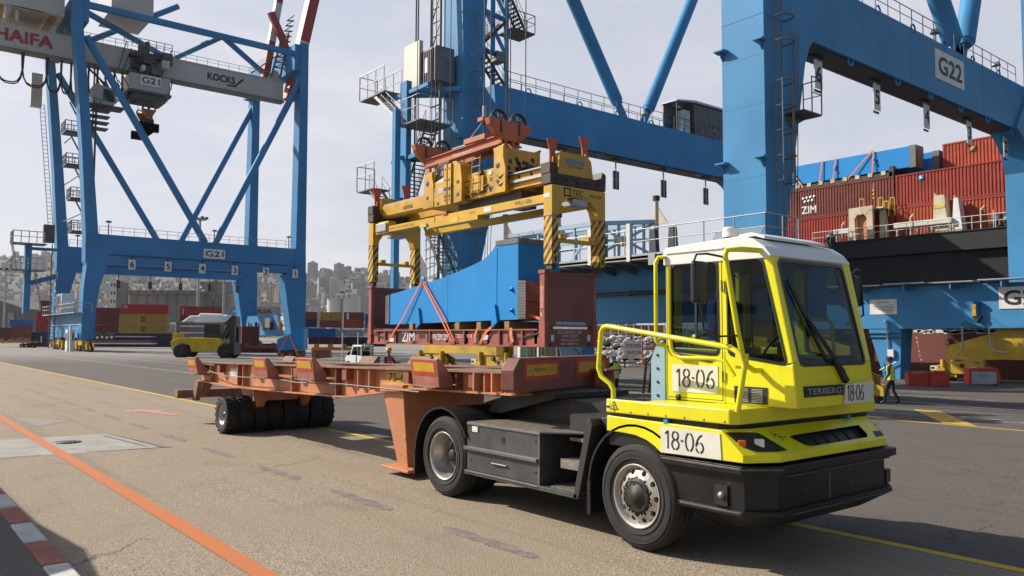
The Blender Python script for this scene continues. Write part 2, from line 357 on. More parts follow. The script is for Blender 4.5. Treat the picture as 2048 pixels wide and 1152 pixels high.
g = MB(); g.box(-64.6, -64, 66.6, 3500, -6, gz(66) - .01, 'concrete'); struct('quay_wall', g)
m, nt, n, l, b = newmat('harbour_water'); b.inputs['Base Color'].default_value = (.02, .045, .05, 1); b.inputs['Roughness'].default_value = .12
bn = n.new('ShaderNodeBump'); bn.inputs['Strength'].default_value = .3; l.new(pnoise(n, l, .8, 4), bn.inputs['Height']); l.new(bn.outputs[0], b.inputs['Normal'])
g = MB(); g.quad((-9000, -9000, -7), (9000, -9000, -7), (9000, 9000, -7), (-9000, 9000, -7), 'harbour_water'); struct('seabed', g)
g = MB(); g.quad((-64, 66.6, -3.2), (4000, 66.6, -3.2), (4000, 3500, -3.2), (-64, 3500, -3.2), 'harbour_water'); struct('water', g)

# painted lines (thin sheets), worn by noise through to the ground's own colour
def line_mat(name, rgb, worn, wear=.5, scale=6.0):
    m, nt, n, l, b = newmat(name)
    f = ramp(n, l, pnoise(n, l, scale, 9, .7), .62 - wear * .25, .68 - wear * .05)
    f2 = ramp(n, l, pnoise(n, l, 60, 3), .50, .75)
    c = mixc(n, l, f, rgb, worn); c = mixc(n, l, mul(n, l, f2, .6), c, worn)
    l.new(c, b.inputs['Base Color']); b.inputs['Roughness'].default_value = .8
    return m
TAN = (.262, .212, .152); GRY = (.10, .088, .078)
line_mat('yellow_line_paint', (.62, .40, .02), (.40, .27, .05), .4)
line_mat('orange_line_paint', (.46, .128, .030), (.34, .16, .075), .3)
line_mat('purple_line_paint', (.125, .108, .118), TAN, .75, 5)
line_mat('white_line_paint', (.55, .54, .51), GRY, .7, 4)
line_mat('yellow_mark_paint', (.58, .36, .03), (.22, .16, .07), .6, 4)
line_mat('red_mark_paint', (.60, .20, .12), TAN, .9, 4)
line_mat('blue_mark_paint', (.16, .18, .23), TAN, 1.3, 3)
line_mat('dark_slot', (.03, .03, .03), (.06, .055, .05), .6, 3)
def strip(name, s0, s1, v0, v1, m, h=.004, wob=0.0):
    g = MB(); N = max(1, int((s1 - s0) / 4)) if wob else 1
    for i in range(N):
        a = s0 + (s1 - s0) * i / N; b_ = s0 + (s1 - s0) * (i + 1) / N
        g.quad((a, v0, gz(v0) + h), (b_, v0, gz(v0) + h), (b_, v1, gz(v1) + h), (a, v1, gz(v1) + h), m)
    return struct(name, g)
strip('yellow_line', -150, 60, 8.40, 8.55, 'yellow_line_paint')
strip('orange_line', -70, 12, 2.80, 3.00, 'orange_line_paint', .009)
for i in range(12):
    a = -7.6 - 2.75 * (i - 1) if i else -4.9
    s0 = -6.25 - 2.72 * i - 1.05
    rj = random.Random(i); g = MB(); P = [(s0 - .35 + 1.6 * k / 12, 5.12 + rj.uniform(-.03, .03) + (.05 if k in (0, 12) else 0)) for k in range(13)] + [(s0 - .35 + 1.6 * k / 12, 5.28 + rj.uniform(-.03, .03) - (.05 if k in (0, 12) else 0)) for k in range(12, -1, -1)]
    g.add([(a_, b_, .004) for a_, b_ in P], [(k, k + 1, 24 - k, 25 - k) for k in range(12)], 'purple_line_paint'); struct('purple_dash', g)
for v, s0, s1 in ((33.45, -60, -14), (38.4, -40, -14.1), (26.5, -70, 10), (27.1, -70, 10), (46.6, -60, -20), (42.5, -60, -19), (15.5, -120, -34), (20.5, -90, -24)):
    strip('white_line', s0, s1, v, v + .13, 'white_line_paint')
strip('yellow_line', -80, 20, 23.8, 23.98, 'yellow_line_paint')
for s0, v0 in ((-12.8, 29.1), (-5.4, 29.1), (-16.9, 29.1)):
    g = MB(); q = [(s0 - .55, v0), (s0 + .35, v0), (s0 + 3.5, 24.05), (s0 + 2.6, 24.05)]
    g.quad(*[(a, b_, gz(b_) + .008) for a, b_ in q], 'yellow_mark_paint'); struct('yellow_mark', g)
for v in (30.6, 34.8, 31.9): strip('crane_rail_slot', -400, 300, v, v + .35, 'dark_slot', .006)
strip('crane_rail_slot', -400, 300, 60.9, 61.25, 'dark_slot', .006)
g = MB(); g.quad(*[(a, b_, .005) for a, b_ in ((-25.2, 6.1), (-24.4, 5.75), (-24.2, 6.3), (-24.2, 7.0))], 'red_mark_paint')
g.quad(*[(a, b_, .006) for a, b_ in ((-24.3, 6.25), (-22.6, 6.55), (-22.6, 6.85), (-24.3, 6.6))], 'red_mark_paint'); struct('arrow_mark', g)
g = MB(); g.quad(*[(a, b_, .005) for a, b_ in ((-24.6, 3.15), (-21.8, 3.3), (-22.6, 4.1), (-23.8, 3.6))], 'blue_mark_paint'); struct('arrow_mark', g)
# inspection pit set into the apron
g = MB(); g.quad((-19.6, 1.0, .003), (-16.5, 1.7, .003), (-16.3, 4.55, .003), (-19.25, 4.3, .003), 'pit_concrete'); struct('pit_slab', g)
g = MB()
for a, b_ in (((-16.5, 3.3), (-16.28, 4.75)), ((-19.2, 4.3), (-16.3, 4.62)), ((-18.9, 4.12), (-16.6, 4.38)), ((-16.62, .9), (-16.54, 2.6))):
    p = Vector((a[0], a[1], .006)); q = Vector((b_[0], b_[1], .006)); d = (q - p).normalized().cross(Z) * .028
    g.quad(p - d, q - d, q + d, p + d, 'grey_steel')
struct('pit_gutter', g)
g = MB(); g.lathe([(.27, .0), (.27, .010), (.0, .011)], (-18.2, 3.28, .002), 'z', 'greasy_brown', 28)
for i in range(-2, 3): g.box(-18.38, -18.02, 3.28 + i * .09 - .012, 3.28 + i * .09 + .012, .011, .016, 'grey_steel')
single('manhole_cover', g, 'round dark iron manhole cover set in the pale concrete slab', 'manhole cover', (-18.2, 3.15, 0))
# red and white kerb with paving behind
paint('kerb_white', (.62, .60, .56), .85, var=.3, scale=4, rust=.2, rustc=(.3, .26, .22)); paint('kerb_red', (.36, .12, .085), .85, var=.25, scale=4, rust=.12, rustc=(.3, .24, .2))
g = MB()
for i in range(-8, 34):
    s0 = -8.3 - i * 1.0
    g.box(s0 - .985, s0, 1.33, 1.55, -.1, .10, 'kerb_white' if i % 2 else 'kerb_red')
o = struct('kerb', g)
bv = o.modifiers.new('bevel', 'BEVEL'); bv.width = .025; bv.segments = 2
m, nt, n, l, b = newmat('paving'); br = n.new('ShaderNodeTexBrick'); br.inputs['Scale'].default_value = 5; l.new(pos(n), br.inputs['Vector'])
br.inputs['Color1'].default_value = (.085, .078, .068, 1); br.inputs['Color2'].default_value = (.105, .098, .085, 1); br.inputs['Mortar'].default_value = (.07, .064, .056, 1)
l.new(br.outputs[0], b.inputs['Base Color']); b.inputs['Roughness'].default_value = .9
g = MB(); g.box(-60, 0, -2.5, 1.33, -.1, .095, 'paving'); struct('pavement', g)
# ------------------------------------------------------------------ stencilled digits
def arc(cx, cy, rx, ry, a0, a1, n=14): return [(cx + rx * math.cos(R(a0 + (a1 - a0) * i / n)), cy + ry * math.sin(R(a0 + (a1 - a0) * i / n))) for i in range(n + 1)]
GLY = {
 '1': [[(.06, .80), (.20, .96)], [(.23, 1.0), (.23, .0)]],
 '8': [arc(.26, .76, .17, .22, 100, 262), arc(.26, .76, .17, .22, 80, -82), arc(.26, .27, .20, .26, 100, 262), arc(.26, .27, .20, .26, 80, -82)],
 '0': [arc(.27, .5, .21, .48, 102, 258, 18), arc(.27, .5, .21, .48, 78, -78, 18)],
 '6': [[(.42, .95), (.28, .86), (.16, .66), (.09, .44), (.08, .30)], arc(.27, .27, .19, .26, 190, 258), arc(.27, .27, .20, .27, 78, -78), arc(.25, .30, .15, .24, 105, 150)],
 '-': [[(.02, .52), (.16, .52)]]}
def stencil(mb, s, o, right, up, h, m, wid=.115, asp=1.0, slant=0.0):
    right = Vector(right).normalized(); up = Vector(up).normalized(); o = Vector(o); x = 0
    for ch in s:
        for pl in GLY[ch]:
            P = [o + right * ((x + px * asp + slant * py) * h) + up * (py * h) for px, py in pl]; nn = right.cross(up); w_ = wid * h / 2
            L = []; Rr = []
            for i, p in enumerate(P):
                d = ((P[i + 1] if i < len(P) - 1 else p) - (P[i - 1] if i else p)).normalized(); s_ = d.cross(nn) * w_
                L.append(p - s_); Rr.append(p + s_)
            n = len(P); mb.add(L + Rr, [(i, i + 1, n + i + 1, n + i) for i in range(n - 1)], m)
        x += (.24 if ch == '-' else .40 if ch == '1' else .56) * asp
    return x * h
# ------------------------------------------------------------------ the terminal tractor
T = thing('terminal_tractor', 'bright yellow terminal tractor with white cab roof and number 18-06', 'tractor', (-5.6, 7.4, 0))
YEL = 'tractor_yellow'
c = MB()
for v in (6.98, 7.72): c.box(-9.9, -4.6, v, v + .09, .68, .98, 'chassis_black')
for s in (-9.8, -8.5, -7.2, -5.9): c.box(s, s + .12, 7.07, 7.72, .72, .94, 'chassis_black')
c.tube((-9.1, 6.5, .54), (-9.1, 8.4, .54), .10, 'chassis_black', 10); c.tube((-5.6, 6.45, .54), (-5.6, 8.4, .54), .08, 'chassis_black', 10)
c.lathe([(.0, -.25), (.2, -.2), (.27, 0), (.2, .2), (0, .25)], (-9.1, 7.42, .56), 'y', 'chassis_black', 14)
c.box(-6.1, -4.7, 7.1, 7.75, .45, 1.25, 'chassis_black'); c.box(-7.0, -4.5, 6.55, 8.35, 1.0, 1.24, 'chassis_black')
c.box(-6.5, -6.1, 6.75, 8.2, .7, 1.3, 'chassis_black')
part('chassis', c, T)
c = MB()                                                     # lifting boom and fifth wheel under the trailer's nose
c.prism([(-9.6, 1.0), (-6.4, 1.02), (-6.4, 1.28), (-7.1, 1.34), (-8.4, 1.43), (-9.3, 1.2)], 'y', 7.0, 7.85, 'chassis_black')
c.prism([(-8.9, 1.12), (-8.6, 1.12), (-7.5, 1.38), (-7.5, 1.44), (-8.4, 1.46)], 'y', 6.75, 8.1, 'chassis_black')
c.tube((-6.5, 7.1, .95), (-7.6, 7.1, 1.32), .07, 'grey_steel', 10); c.tube((-6.5, 7.75, .95), (-7.6, 7.75, 1.32), .07, 'grey_steel', 10)
part('fifth_wheel', c, T)
# wheels: made once about their own centre (outer face towards -y), then copied
def tyre_mb(Rr, wdt, rin, mat='rubber', grooves=0):
    g = MB(); h = wdt / 2
    prof = [(rin, -h * .82), (rin + .02, -h * .95), (Rr * .80, -h * 1.03), (Rr * .92, -h * .97), (Rr * .975, -h * .80), (Rr, -h * .62)]
    for k in range(5):
        y = -h * .62 + h * 1.24 * (k + .5) / 5
        prof += [(Rr, y - h * .09), (Rr - .012, y - h * .06), (Rr - .012, y + h * .06), (Rr, y + h * .09)] if k in (0, 2, 4) else [(Rr, y)]
    prof += [(Rr, h * .62), (Rr * .975, h * .80), (Rr * .92, h * .97), (Rr * .80, h * 1.03), (rin + .02, h * .95), (rin, h * .82)]
    g.lathe(prof, (0, 0, 0), 'y', mat, 48)
    for rr, dd in ((Rr * .70, -.006), (Rr * .86, -.004)):
        g.lathe([(rr - .008, -h * 1.0), (rr, -h * 1.03 + dd), (rr + .008, -h * 1.0)], (0, 0, 0), 'y', mat, 48)
    return g
tyre_me = tyre_mb(.54, .30, .305).mesh('tyre')
g = MB()                                                     # steering wheel rim: bulging hub, ten hand holes
g.lathe([(.312, -.135), (.325, -.15), (.318, -.155), (.30, -.145), (.285, -.12), (.275, -.10)], (0, 0, 0), 'y', 'rim_silver', 48)
n = 10; R1, R2 = .275, .190
for k in range(n):                                           # disc with holes
    a0 = 2 * math.pi * k / n; da = 2 * math.pi / n
    def q(r, a, y): return (r * math.sin(a), y, r * math.cos(a))
    m_ = 6; hc = a0 + da / 2; hr = .243
    hole = [(hr + .027 * math.cos(t * math.pi / m_), .030 * math.sin(t * math.pi / m_) / hr) for t in range(-m_, m_)]
    outer = []
    for t in range(-m_, m_):
        th = t * math.pi / m_; cx_, sy_ = math.cos(th), math.sin(th); kk = 1 / max(abs(cx_), abs(sy_))
        outer.append((hr + (R1 - hr if cx_ > 0 else hr - R2) * cx_ * kk, sy_ * kk * da / 2))
    yo = lambda r: -.10 - (R1 - r) * .45
    vs = [q(r, hc + a, yo(r)) for r, a in outer] + [q(r, hc + a, yo(r)) for r, a in hole] + [q(r, hc + a, yo(r) + .05) for r, a in hole]
    N2 = 2 * m_
    g.add(vs, [(i, (i + 1) % N2, N2 + (i + 1) % N2, N2 + i) for i in range(N2)] + [(N2 + i, N2 + (i + 1) % N2, 2 * N2 + (i + 1) % N2, 2 * N2 + i) for i in range(N2)], 'rim_silver')
g.lathe([(.30, .02), (.29, .10)], (0, 0, 0), 'y', 'hub_black', 32); g.lathe([(.29, .0), (.0, .0)], (0, 0, 0), 'y', 'hub_black', 32)
rim_f = g.mesh('rim')
g = MB(); g.lathe([(.205, -.09), (.205, -.118), (.196, -.128), (.168, -.132), (.165, -.145), (.15, -.15), (.13, -.145), (.115, -.15), (.10, -.165), (.06, -.175), (.05, -.185), (.0, -.186)], (0, 0, 0), 'y', 'hub_black', 32)
for k in range(10):
    a = 2 * math.pi * k / 10 + .3
    g.tube((.145 * math.sin(a), -.165, .145 * math.cos(a)), (.145 * math.sin(a), -.175, .145 * math.cos(a)), .013, 'hub_black', 6)
for k in range(26):                                          # worn lettering round the hub cap
    a = 2 * math.pi * k / 26
    if k % 9 in (0, 4): continue
    g.box(.182 * math.sin(a) - .005, .182 * math.sin(a) + .005, -.135, -.128, .182 * math.cos(a) - .008, .182 * math.cos(a) + .008, 'rim_silver')
hub_f = g.mesh('hub')
g = MB()                                                     # drive wheel rim: deep dish
g.lathe([(.312, -.135), (.325, -.15), (.318, -.155), (.298, -.14), (.285, -.10), (.280, -.02), (.262, 0), (.258, .10), (.24, .125), (.15, .13)], (0, 0, 0), 'y', 'rim_silver', 48)
for k in range(10):
    a = 2 * math.pi * (k + .5) / 10; g.tube((.2 * math.sin(a), .128, .2 * math.cos(a)), (.2 * math.sin(a), .118, .2 * math.cos(a)), .026, 'black_letter', 10)
rim_r = g.mesh('rim')
g = MB(); g.lathe([(.155, .13), (.15, .07), (.12, .05), (.09, .05), (.085, -.01), (.05, -.03), (0, -.03)], (0, 0, 0), 'y', 'hub_black', 28)
for k in range(10):
    a = 2 * math.pi * k / 10; g.tube((.13 * math.sin(a), .06, .13 * math.cos(a)), (.13 * math.sin(a), .03, .13 * math.cos(a)), .012, 'hub_black', 6)
hub_r = g.mesh('hub')
def wheel(parent, s, v, z, rim, hub, flip=False, rz=0.0, tyre=tyre_me):
    o = part('wheel', MB().tube((0, .0, 0), (0, .14, 0), .12, 'chassis_black', 12).mesh('wheel'), parent)
    o.location = Vector((s, v, z)) - Vector(parent['org']); o.rotation_euler = (0, 0, math.pi if flip else rz)
    part('tyre', tyre, o); part('rim', rim, o); part('hub', hub, o)
    return o
wheel(T, -5.62, 6.325, .54, rim_f, hub_f, rz=R(-2)); wheel(T, -5.62, 8.5, .54, rim_f, hub_f, True)
for v, fl in ((6.325, False), (6.66, True), (8.17, False), (8.5, True)):
    wheel(T, -9.1, v, .54, rim_r, hub_r, fl)
def arch(s0, z0, r, a0, a1, v0, v1, m, th=.025, n=14):
    g = MB(); P = []
    for i in range(n + 1):
        a = R(a0 + (a1 - a0) * i / n); P.append((s0 + r * math.cos(a), z0 + r * math.sin(a)))
    Q = [(s0 + (r + th) * math.cos(R(a0 + (a1 - a0) * i / n)), z0 + (r + th) * math.sin(R(a0 + (a1 - a0) * i / n))) for i in range(n + 1)]
    g.prism(P + Q[::-1], 'y', v0, v1, m); return g
for v0, v1 in ((6.13, 6.92), (7.93, 8.72)):
    g = arch(-9.1, .54, .635, 28, 182, v0, v1, 'black_plastic'); g.box(-9.78, -9.74, v0, v1, .22, .56, 'black_plastic')
    part('mudguard', g, T)
    g = arch(-5.62, .58, .66, 40, 178, v0 + .03, v1 - .03, 'black_plastic'); g.box(-6.32, -6.27, v0 + .03, v1, .25, .62, 'black_plastic'); part('wheel_arch', g, T)
# battery box with step
g = MB()
g.box(-8.54, -7.1, 6.17, 6.95, .44, 1.03, 'box_grey')
g.box(-8.56, -6.46, 6.14, 6.95, .385, .435, 'box_grey')
g.prism([(6.17, .74), (6.12, .735), (6.12, .70), (6.17, .67)], 'x', -8.56, -7.12, 'grey_steel')
for s in (-8.45, -7.18):
    for z in (.92, .56): g.box(s - .012, s + .012, 6.163, 6.17, z, z + .025, 'black_letter')
g.box(-8.54, -7.10, 6.155, 6.172, 1.012, 1.032, 'grey_steel'); g.box(-7.125, -7.10, 6.158, 6.172, .44, 1.012, 'grey_steel'); g.box(-8.54, -7.1, 6.13, 6.142, .415, .432, 'grey_steel')
g.tube((-8.0, 6.15, .58), (-7.7, 6.15, .58), .012, 'grey_steel', 6); g.box(-7.82, -7.80, 6.165, 6.17, .84, .93, 'black_letter'); g.box(-7.78, -7.76, 6.165, 6.17, .84, .93, 'black_letter')
g.box(-8.42, -8.30, 6.155, 6.17, .93, 1.0, 'tag_white')
part('battery_box', g, T, .008)
g = MB(); g.prism([(-8.53, 6.16), (-7.10, 6.16), (-6.4, 6.7), (-6.45, 6.98), (-8.3, 6.98), (-8.53, 6.5)], 'z', 1.034, 1.05, 'tread_plate')
g.box(-6.9, -6.42, 6.45, 6.95, .95, .99, 'tread_plate'); g.box(-6.95, -6.42, 6.2, 6.9, .437, .45, 'tread_plate'); g.box(-6.86, -6.47, 6.28, 6.6, .72, .76, 'tread_plate')
g.box(-6.86, -6.47, 6.27, 6.28, .66, .765, 'tread_plate')
part('tread_plate', g, T)
g = MB(); g.prism([(-6.52, .385), (-6.44, .385), (-6.22, 1.2), (-6.25, 1.27), (-6.31, 1.24)], 'y', 6.14, 6.85, 'dark_steel')
g.prism([(-6.25, 1.27), (-6.22, 1.2), (-6.05, .98), (-6.02, 1.30)], 'y', 6.3, 6.85, 'dark_steel'); part('step_panel', g, T, .006)
g = MB(); g.box(-8.4, -6.6, 7.95, 8.7, .40, 1.0, 'chassis_black'); part('fuel_tank', g, T, .05)
# lower body: upper skirt, dark gap, arch panel, sloping nose
g = MB()
plan = [(-6.02, 6.15), (-4.47, 6.15), (-4.40, 6.22), (-4.36, 8.6), (-4.45, 8.74), (-6.02, 8.74)]
g.prism([(-6.02, 6.15), (-4.47, 6.15), (-4.40, 6.22), (-4.36, 8.6), (-4.45, 8.74), (-5.3, 8.74), (-5.3, 8.6), (-5.0, 8.4), (-5.0, 6.45), (-5.3, 6.2), (-6.02, 6.2)], 'z', 1.36, 1.50, YEL)
g.prism([(-5.6, 6.19), (-4.5, 6.19), (-4.44, 6.3), (-4.42, 8.55), (-4.5, 8.68), (-5.6, 8.68)], 'z', 1.455, 1.495, YEL)
part('upper_skirt', g, T, .012)
g = MB(); g.prism([(-6.02, 6.2), (-4.62, 6.2), (-4.5, 6.3), (-4.45, 8.6), (-4.55, 8.7), (-6.0, 8.7)], 'z', 1.02, 1.362, 'black_plastic'); part('gap_band', g, T)
g = MB()
pp = [(-6.02, 1.325), (-4.56, 1.30), (-4.33, 1.10), (-4.33, 1.03), (-5.28, 1.015), (-5.36, 1.07), (-5.47, 1.12), (-5.62, 1.155), (-5.8, 1.165), (-6.02, 1.165)]
g.prism(pp, 'y', 6.16, 6.21, YEL); part('side_panel', g, T, .008); g = MB(); g.prism(pp, 'y', 8.69, 8.74, YEL)
part('side_panel', g, T, .008)
A = [(-4.33, 6.16, 1.10), (-4.16, 6.47, 1.10), (-4.16, 8.43, 1.10), (-4.33, 8.74, 1.10)]
B = [(-4.57, 6.16, 1.31), (-4.43, 6.40, 1.31), (-4.41, 8.50, 1.31), (-4.56, 8.74, 1.31)]
C = [(p[0], p[1], 1.03) for p in A]
g = MB()
for i in range(3): g.quad(C[i], C[i + 1], A[i + 1], A[i], YEL)
g.quad(A[0], A[1], B[1], B[0], YEL); g.quad(A[2], A[3], B[3], B[2], YEL)
def nose(u, w, off=0.0):                                      # point on the sloping front face: u across 0..1, w up 0..1
    p = Vector(A[1]).lerp(Vector(A[2]), u); q_ = Vector(B[1]).lerp(Vector(B[2]), u); r_ = p.lerp(q_, w)
    nn = (Vector(A[2]) - Vector(A[1])).cross(Vector(B[1]) - Vector(A[1])).normalized()
    return r_ + nn * off
SL = [(.21, .55), (.24, .30), (.27, .16), (.30, .12), (.84, .15), (.86, .28), (.85, .62), (.83, .66), (.25, .60)]
ring = [(0, 0), (1, 0), (1, 1), (0, 1)]
# front face round the grille slot: four strips
for a, b_ in (((0, 0), (1, .12)), ((0, .66), (1, 1)), ((0, .12), (.21, .66)), ((.86, .12), (1, .66))):
    g.quad(nose(a[0], a[1]), nose(b_[0], a[1]), nose(b_[0], b_[1]), nose(a[0], b_[1]), YEL)
g.add([nose(*p) for p in ((.21, .12), (.30, .12), (.27, .16), (.24, .30), (.21, .55))], [(0, 1, 2, 3, 4)], YEL)
g.add([nose(*p) for p in ((.84, .15), (.86, .12), (.86, .28))] , [(0, 1, 2)], YEL)
g.add([nose(*p) for p in ((.21, .55), (.25, .60), (.83, .66), (.21, .66))], [(0, 1, 2, 3)], YEL)
g.add([nose(*p) for p in ((.30, .12), (.86, .12), (.84, .15))], [(0, 1, 2)], YEL)
part('nose_panel', g, T)
g = MB(); g.add([nose(u, w, -.05) for u, w in ((.19, .08), (.88, .08), (.88, .7), (.19, .7))], [(0, 1, 2, 3)], 'black_letter')
for k in range(7): g.tube(nose(.22 + k * .1, .1, -.045), nose(.22 + k * .1, .68, -.045), .008, 'dark_steel', 5)
part('grille', g, T)
g = MB()                                                     # black stone chips on the nose
rr = random.Random(4)
for k in range(26):
    u = .10 + abs(rr.gauss(0, .045)); w_ = .74 + rr.gauss(0, .1) - u * .5; d_ = rr.uniform(.004, .012)
    cc = nose(u, min(.97, max(.1, w_)), .002); g.add([cc + Vector((-d_ * .7, 0, d_ * .6)), cc + Vector((0, d_ * 1.7, 0)), cc + Vector((d_ * .6, 0, -d_ * .7)), cc + Vector((0, -d_, .0))], [(0, 1, 2, 3)], 'black_letter')
part('paint_chips', g, T)
def headlamps(fl):
    def mir(p): return Vector((p[0], 14.9 - p[1], p[2])) if fl else Vector(p)
    nn = Vector((.83, -.45, .55)).normalized() * .004
    A0, A1, B0, B1 = map(Vector, (A[0], A[1], B[0], B[1]))
    def ch(u, w, o=.004): return A0.lerp(A1, u).lerp(B0.lerp(B1, u), w) + Vector((.75, -.42, .5)).normalized() * o
    g = MB(); P = [ch(.05, .88), ch(.18, .30), ch(.45, .12), ch(1.0, .10), ch(1.0, .86)]
    g.add([mir(p) for p in P], [(0, 1, 2, 3, 4)], 'black_letter')
    P2 = [nose(.0, .10, .004), nose(.085, .10, .004), nose(.03, .80, .004), nose(.0, .86, .004)]
    g.add([mir(p) for p in P2], [(0, 1, 2, 3)], 'black_letter')
    h = part('headlamp', g, T)
    ax = Vector((.6, -.75, .1)).normalized(); 
    for nm, u, w, sz, mm in (('indicator', .30, .46, .036, 'lamp_amber'), ('lamp_lens', .82, .46, .045, 'lamp_clear')):
        p0 = ch(u, w, -.02); sd = ax.cross(Z).normalized(); g = MB()
        P = [p0 + ax * d_ - sd * sz * a + Z * sz * 1.0 * b_ for d_ in (0, .05) for a, b_ in ((-1, -1), (1, -1), (1, 1), (-1, 1))]
        g.hexa([mir(p) for p in P], mm); part(nm, g, h, .012)
headlamps(False); headlamps(True)
# bumper
def outl(d): return [(-5.27 + d, 6.13 + d), (-4.33 - d * .3, 6.13 + d), (-4.11 - d, 6.44 + d * .4), (-4.11 - d, 8.45 - d * .4), (-4.33 - d * .3, 8.77 - d), (-5.0, 8.77 - d), (-5.0, 8.2), (-5.1, 8.2), (-5.1, 6.7), (-5.27 + d, 6.7)]
g = MB(); g.prism(outl(.0), 'z', .93, 1.0, 'bumper_steel'); g.prism(outl(.02), 'z', .905, .93, 'bumper_steel')
ol = [(s, v) for s, v in outl(.07)]
g.prism([(-5.22, 6.2)] + ol[1:6] + ol[6:], 'z', .60, .906, 'bumper_steel')
g.prism([(-5.06, 6.14)] + outl(.005)[1:6] + ol[6:8] + [(-5.06, 6.7)], 'z', .555, .60, 'bumper_steel')
lo = outl(.005); lo2 = [(-4.85, 6.36), (-4.5, 6.36), (-4.32, 6.6), (-4.32, 8.15), (-4.5, 8.4), (-4.85, 8.4)]
up_ = [(-5.05, 6.16), (-4.33, 6.16), (-4.12, 6.45), (-4.12, 8.44), (-4.33, 8.74), (-5.0, 8.74)]
vs = [(a, b_, .41) for a, b_ in lo2] + [(a, b_, .555) for a, b_ in up_]
g.add(vs, [(5, 4, 3, 2, 1, 0), (6, 7, 8, 9, 10, 11)] + [(i, (i + 1) % 6, 6 + (i + 1) % 6, 6 + i) for i in range(6)], 'bumper_steel')
g.box(-4.182, -4.174, 7.32, 7.335, .60, .90, 'grey_steel')
g.prism([(-4.5, 8.77), (-4.2, 8.6), (-4.22, 8.78), (-4.45, 8.84)], 'z', .89, .97, 'bumper_steel'); g.prism([(-4.5, 8.70), (-4.25, 8.6), (-4.27, 8.74), (-4.45, 8.79)], 'z', .60, .74, 'bumper_steel')
for a, b_, z0, z1 in (((-5.25, 6.127), (-4.34, 6.127), .965, .985), ((-5.03, 6.138), (-4.36, 6.138), .575, .592)): g.box(a[0], b_[0], a[1] - .004, a[1] + .02, z0, z1, 'worn_steel')
g.beam((-4.33, 6.128, .975), (-4.11, 6.437, .975), .02, .018, 'worn_steel'); g.box(-4.112, -4.106, 6.5, 8.4, .904, .912, 'worn_steel'); g.box(-4.122, -4.112, 6.6, 8.3, .553, .562, 'worn_steel')
bp = part('bumper', g, T, .014)
g = MB(); g.box(-4.66, -4.52, 6.178, 6.20, .62, .80, 'black_letter'); g.lathe([(.0, -.03), (.028, -.025), (.03, 0)], (-4.58, 6.178, .715), 'y', 'rim_silver', 14); part('marker_lamp', g, bp)
# cab
CV0, CV1 = 6.65, 8.08
FT = {2.90: -4.335, 1.92: -4.125, 1.53: -4.09}                # front of the cab (x) by height
g = MB()
def fx(z): return -4.335 + (2.93 - z) * .208 if z > 1.92 else -4.125 + (1.92 - z) * .08
SPY = [(-5.62, 1.50), (fx(1.5), 1.50), (fx(1.92), 1.92), (fx(2.93), 2.93), (-5.62, 2.93)]
def sidewall(v0, v1):
    def bar(poly): g.prism(poly, 'y', v0, v1, YEL)
    bar([(-5.62, 1.50), (-4.87, 1.50), (-4.87, 2.03), (-5.62, 2.05)])                                   # door panel
    bar([(-4.87, 1.50), (fx(1.5), 1.50), (fx(1.92), 1.92), (-4.16, 1.90), (-4.21, 1.90), (-4.80, 1.985), (-4.87, 2.03)])
    bar([(-5.62, 2.05), (-5.545, 2.05), (-5.545, 2.93), (-5.62, 2.93)]); bar([(-4.94, 2.02), (-4.82, 1.99), (-4.85, 2.93), (-4.95, 2.93)])
    bar([(-4.21, 1.90), (fx(1.92), 1.92), (fx(2.93), 2.93), (-4.46, 2.93)])                                  # front pillar
sidewall(CV0, CV0 + .07); sidewall(CV1 - .07, CV1)
g.prism([(fx(1.5) - .06, 1.5), (fx(1.5), 1.5), (fx(1.9), 1.9), (fx(1.9) - .06, 1.9)], 'y', CV0 + .07, CV1 - .07, YEL)      # panel under the windscreen
for v in (CV0 + .07, CV1 - .13): g.prism([(fx(1.9) - .06, 1.9), (fx(1.9), 1.9), (fx(2.93), 2.93), (fx(2.93) - .06, 2.93)], 'y', v, v + .06, YEL)
g.box(-5.62, -5.56, CV0 + .07, CV1 - .07, 1.5, 2.0, YEL); g.box(-5.62, -5.56, CV0 + .07, CV0 + .2, 2.0, 2.93, YEL); g.box(-5.62, -5.56, CV1 - .2, CV1 - .07, 2.0, 2.93, YEL)
g.box(-5.56, -4.2, CV0 + .07, CV1 - .07, 1.5, 1.53, 'black_plastic')
cab = part('cab', g, T, .012)
g = MB(); roof = [(-5.64, 2.915), (-5.64, 3.07), (-5.60, 3.10), (-4.95, 3.13), (-4.68, 3.14), (-4.52, 3.10), (-4.40, 3.02), (-4.33, 2.93), (-4.36, 2.905)]
g.prism(roof, 'y', CV0 - .015, CV1 + .015, 'white_paint'); g.box(-5.66, -5.62, CV0 - .02, CV1, 3.0, 3.03, 'white_paint')
g.prism([(-4.82, 3.135), (-4.62, 3.15), (-4.5, 3.11), (-4.5, 3.14), (-4.65, 3.19), (-4.80, 3.18)], 'y', 6.8, 7.9, 'white_paint')
g.box(-5.6, -4.85, CV0 - .03, CV0 - .014, 3.03, 3.05, 'white_paint')
part('roof', g, T, .035, 3)
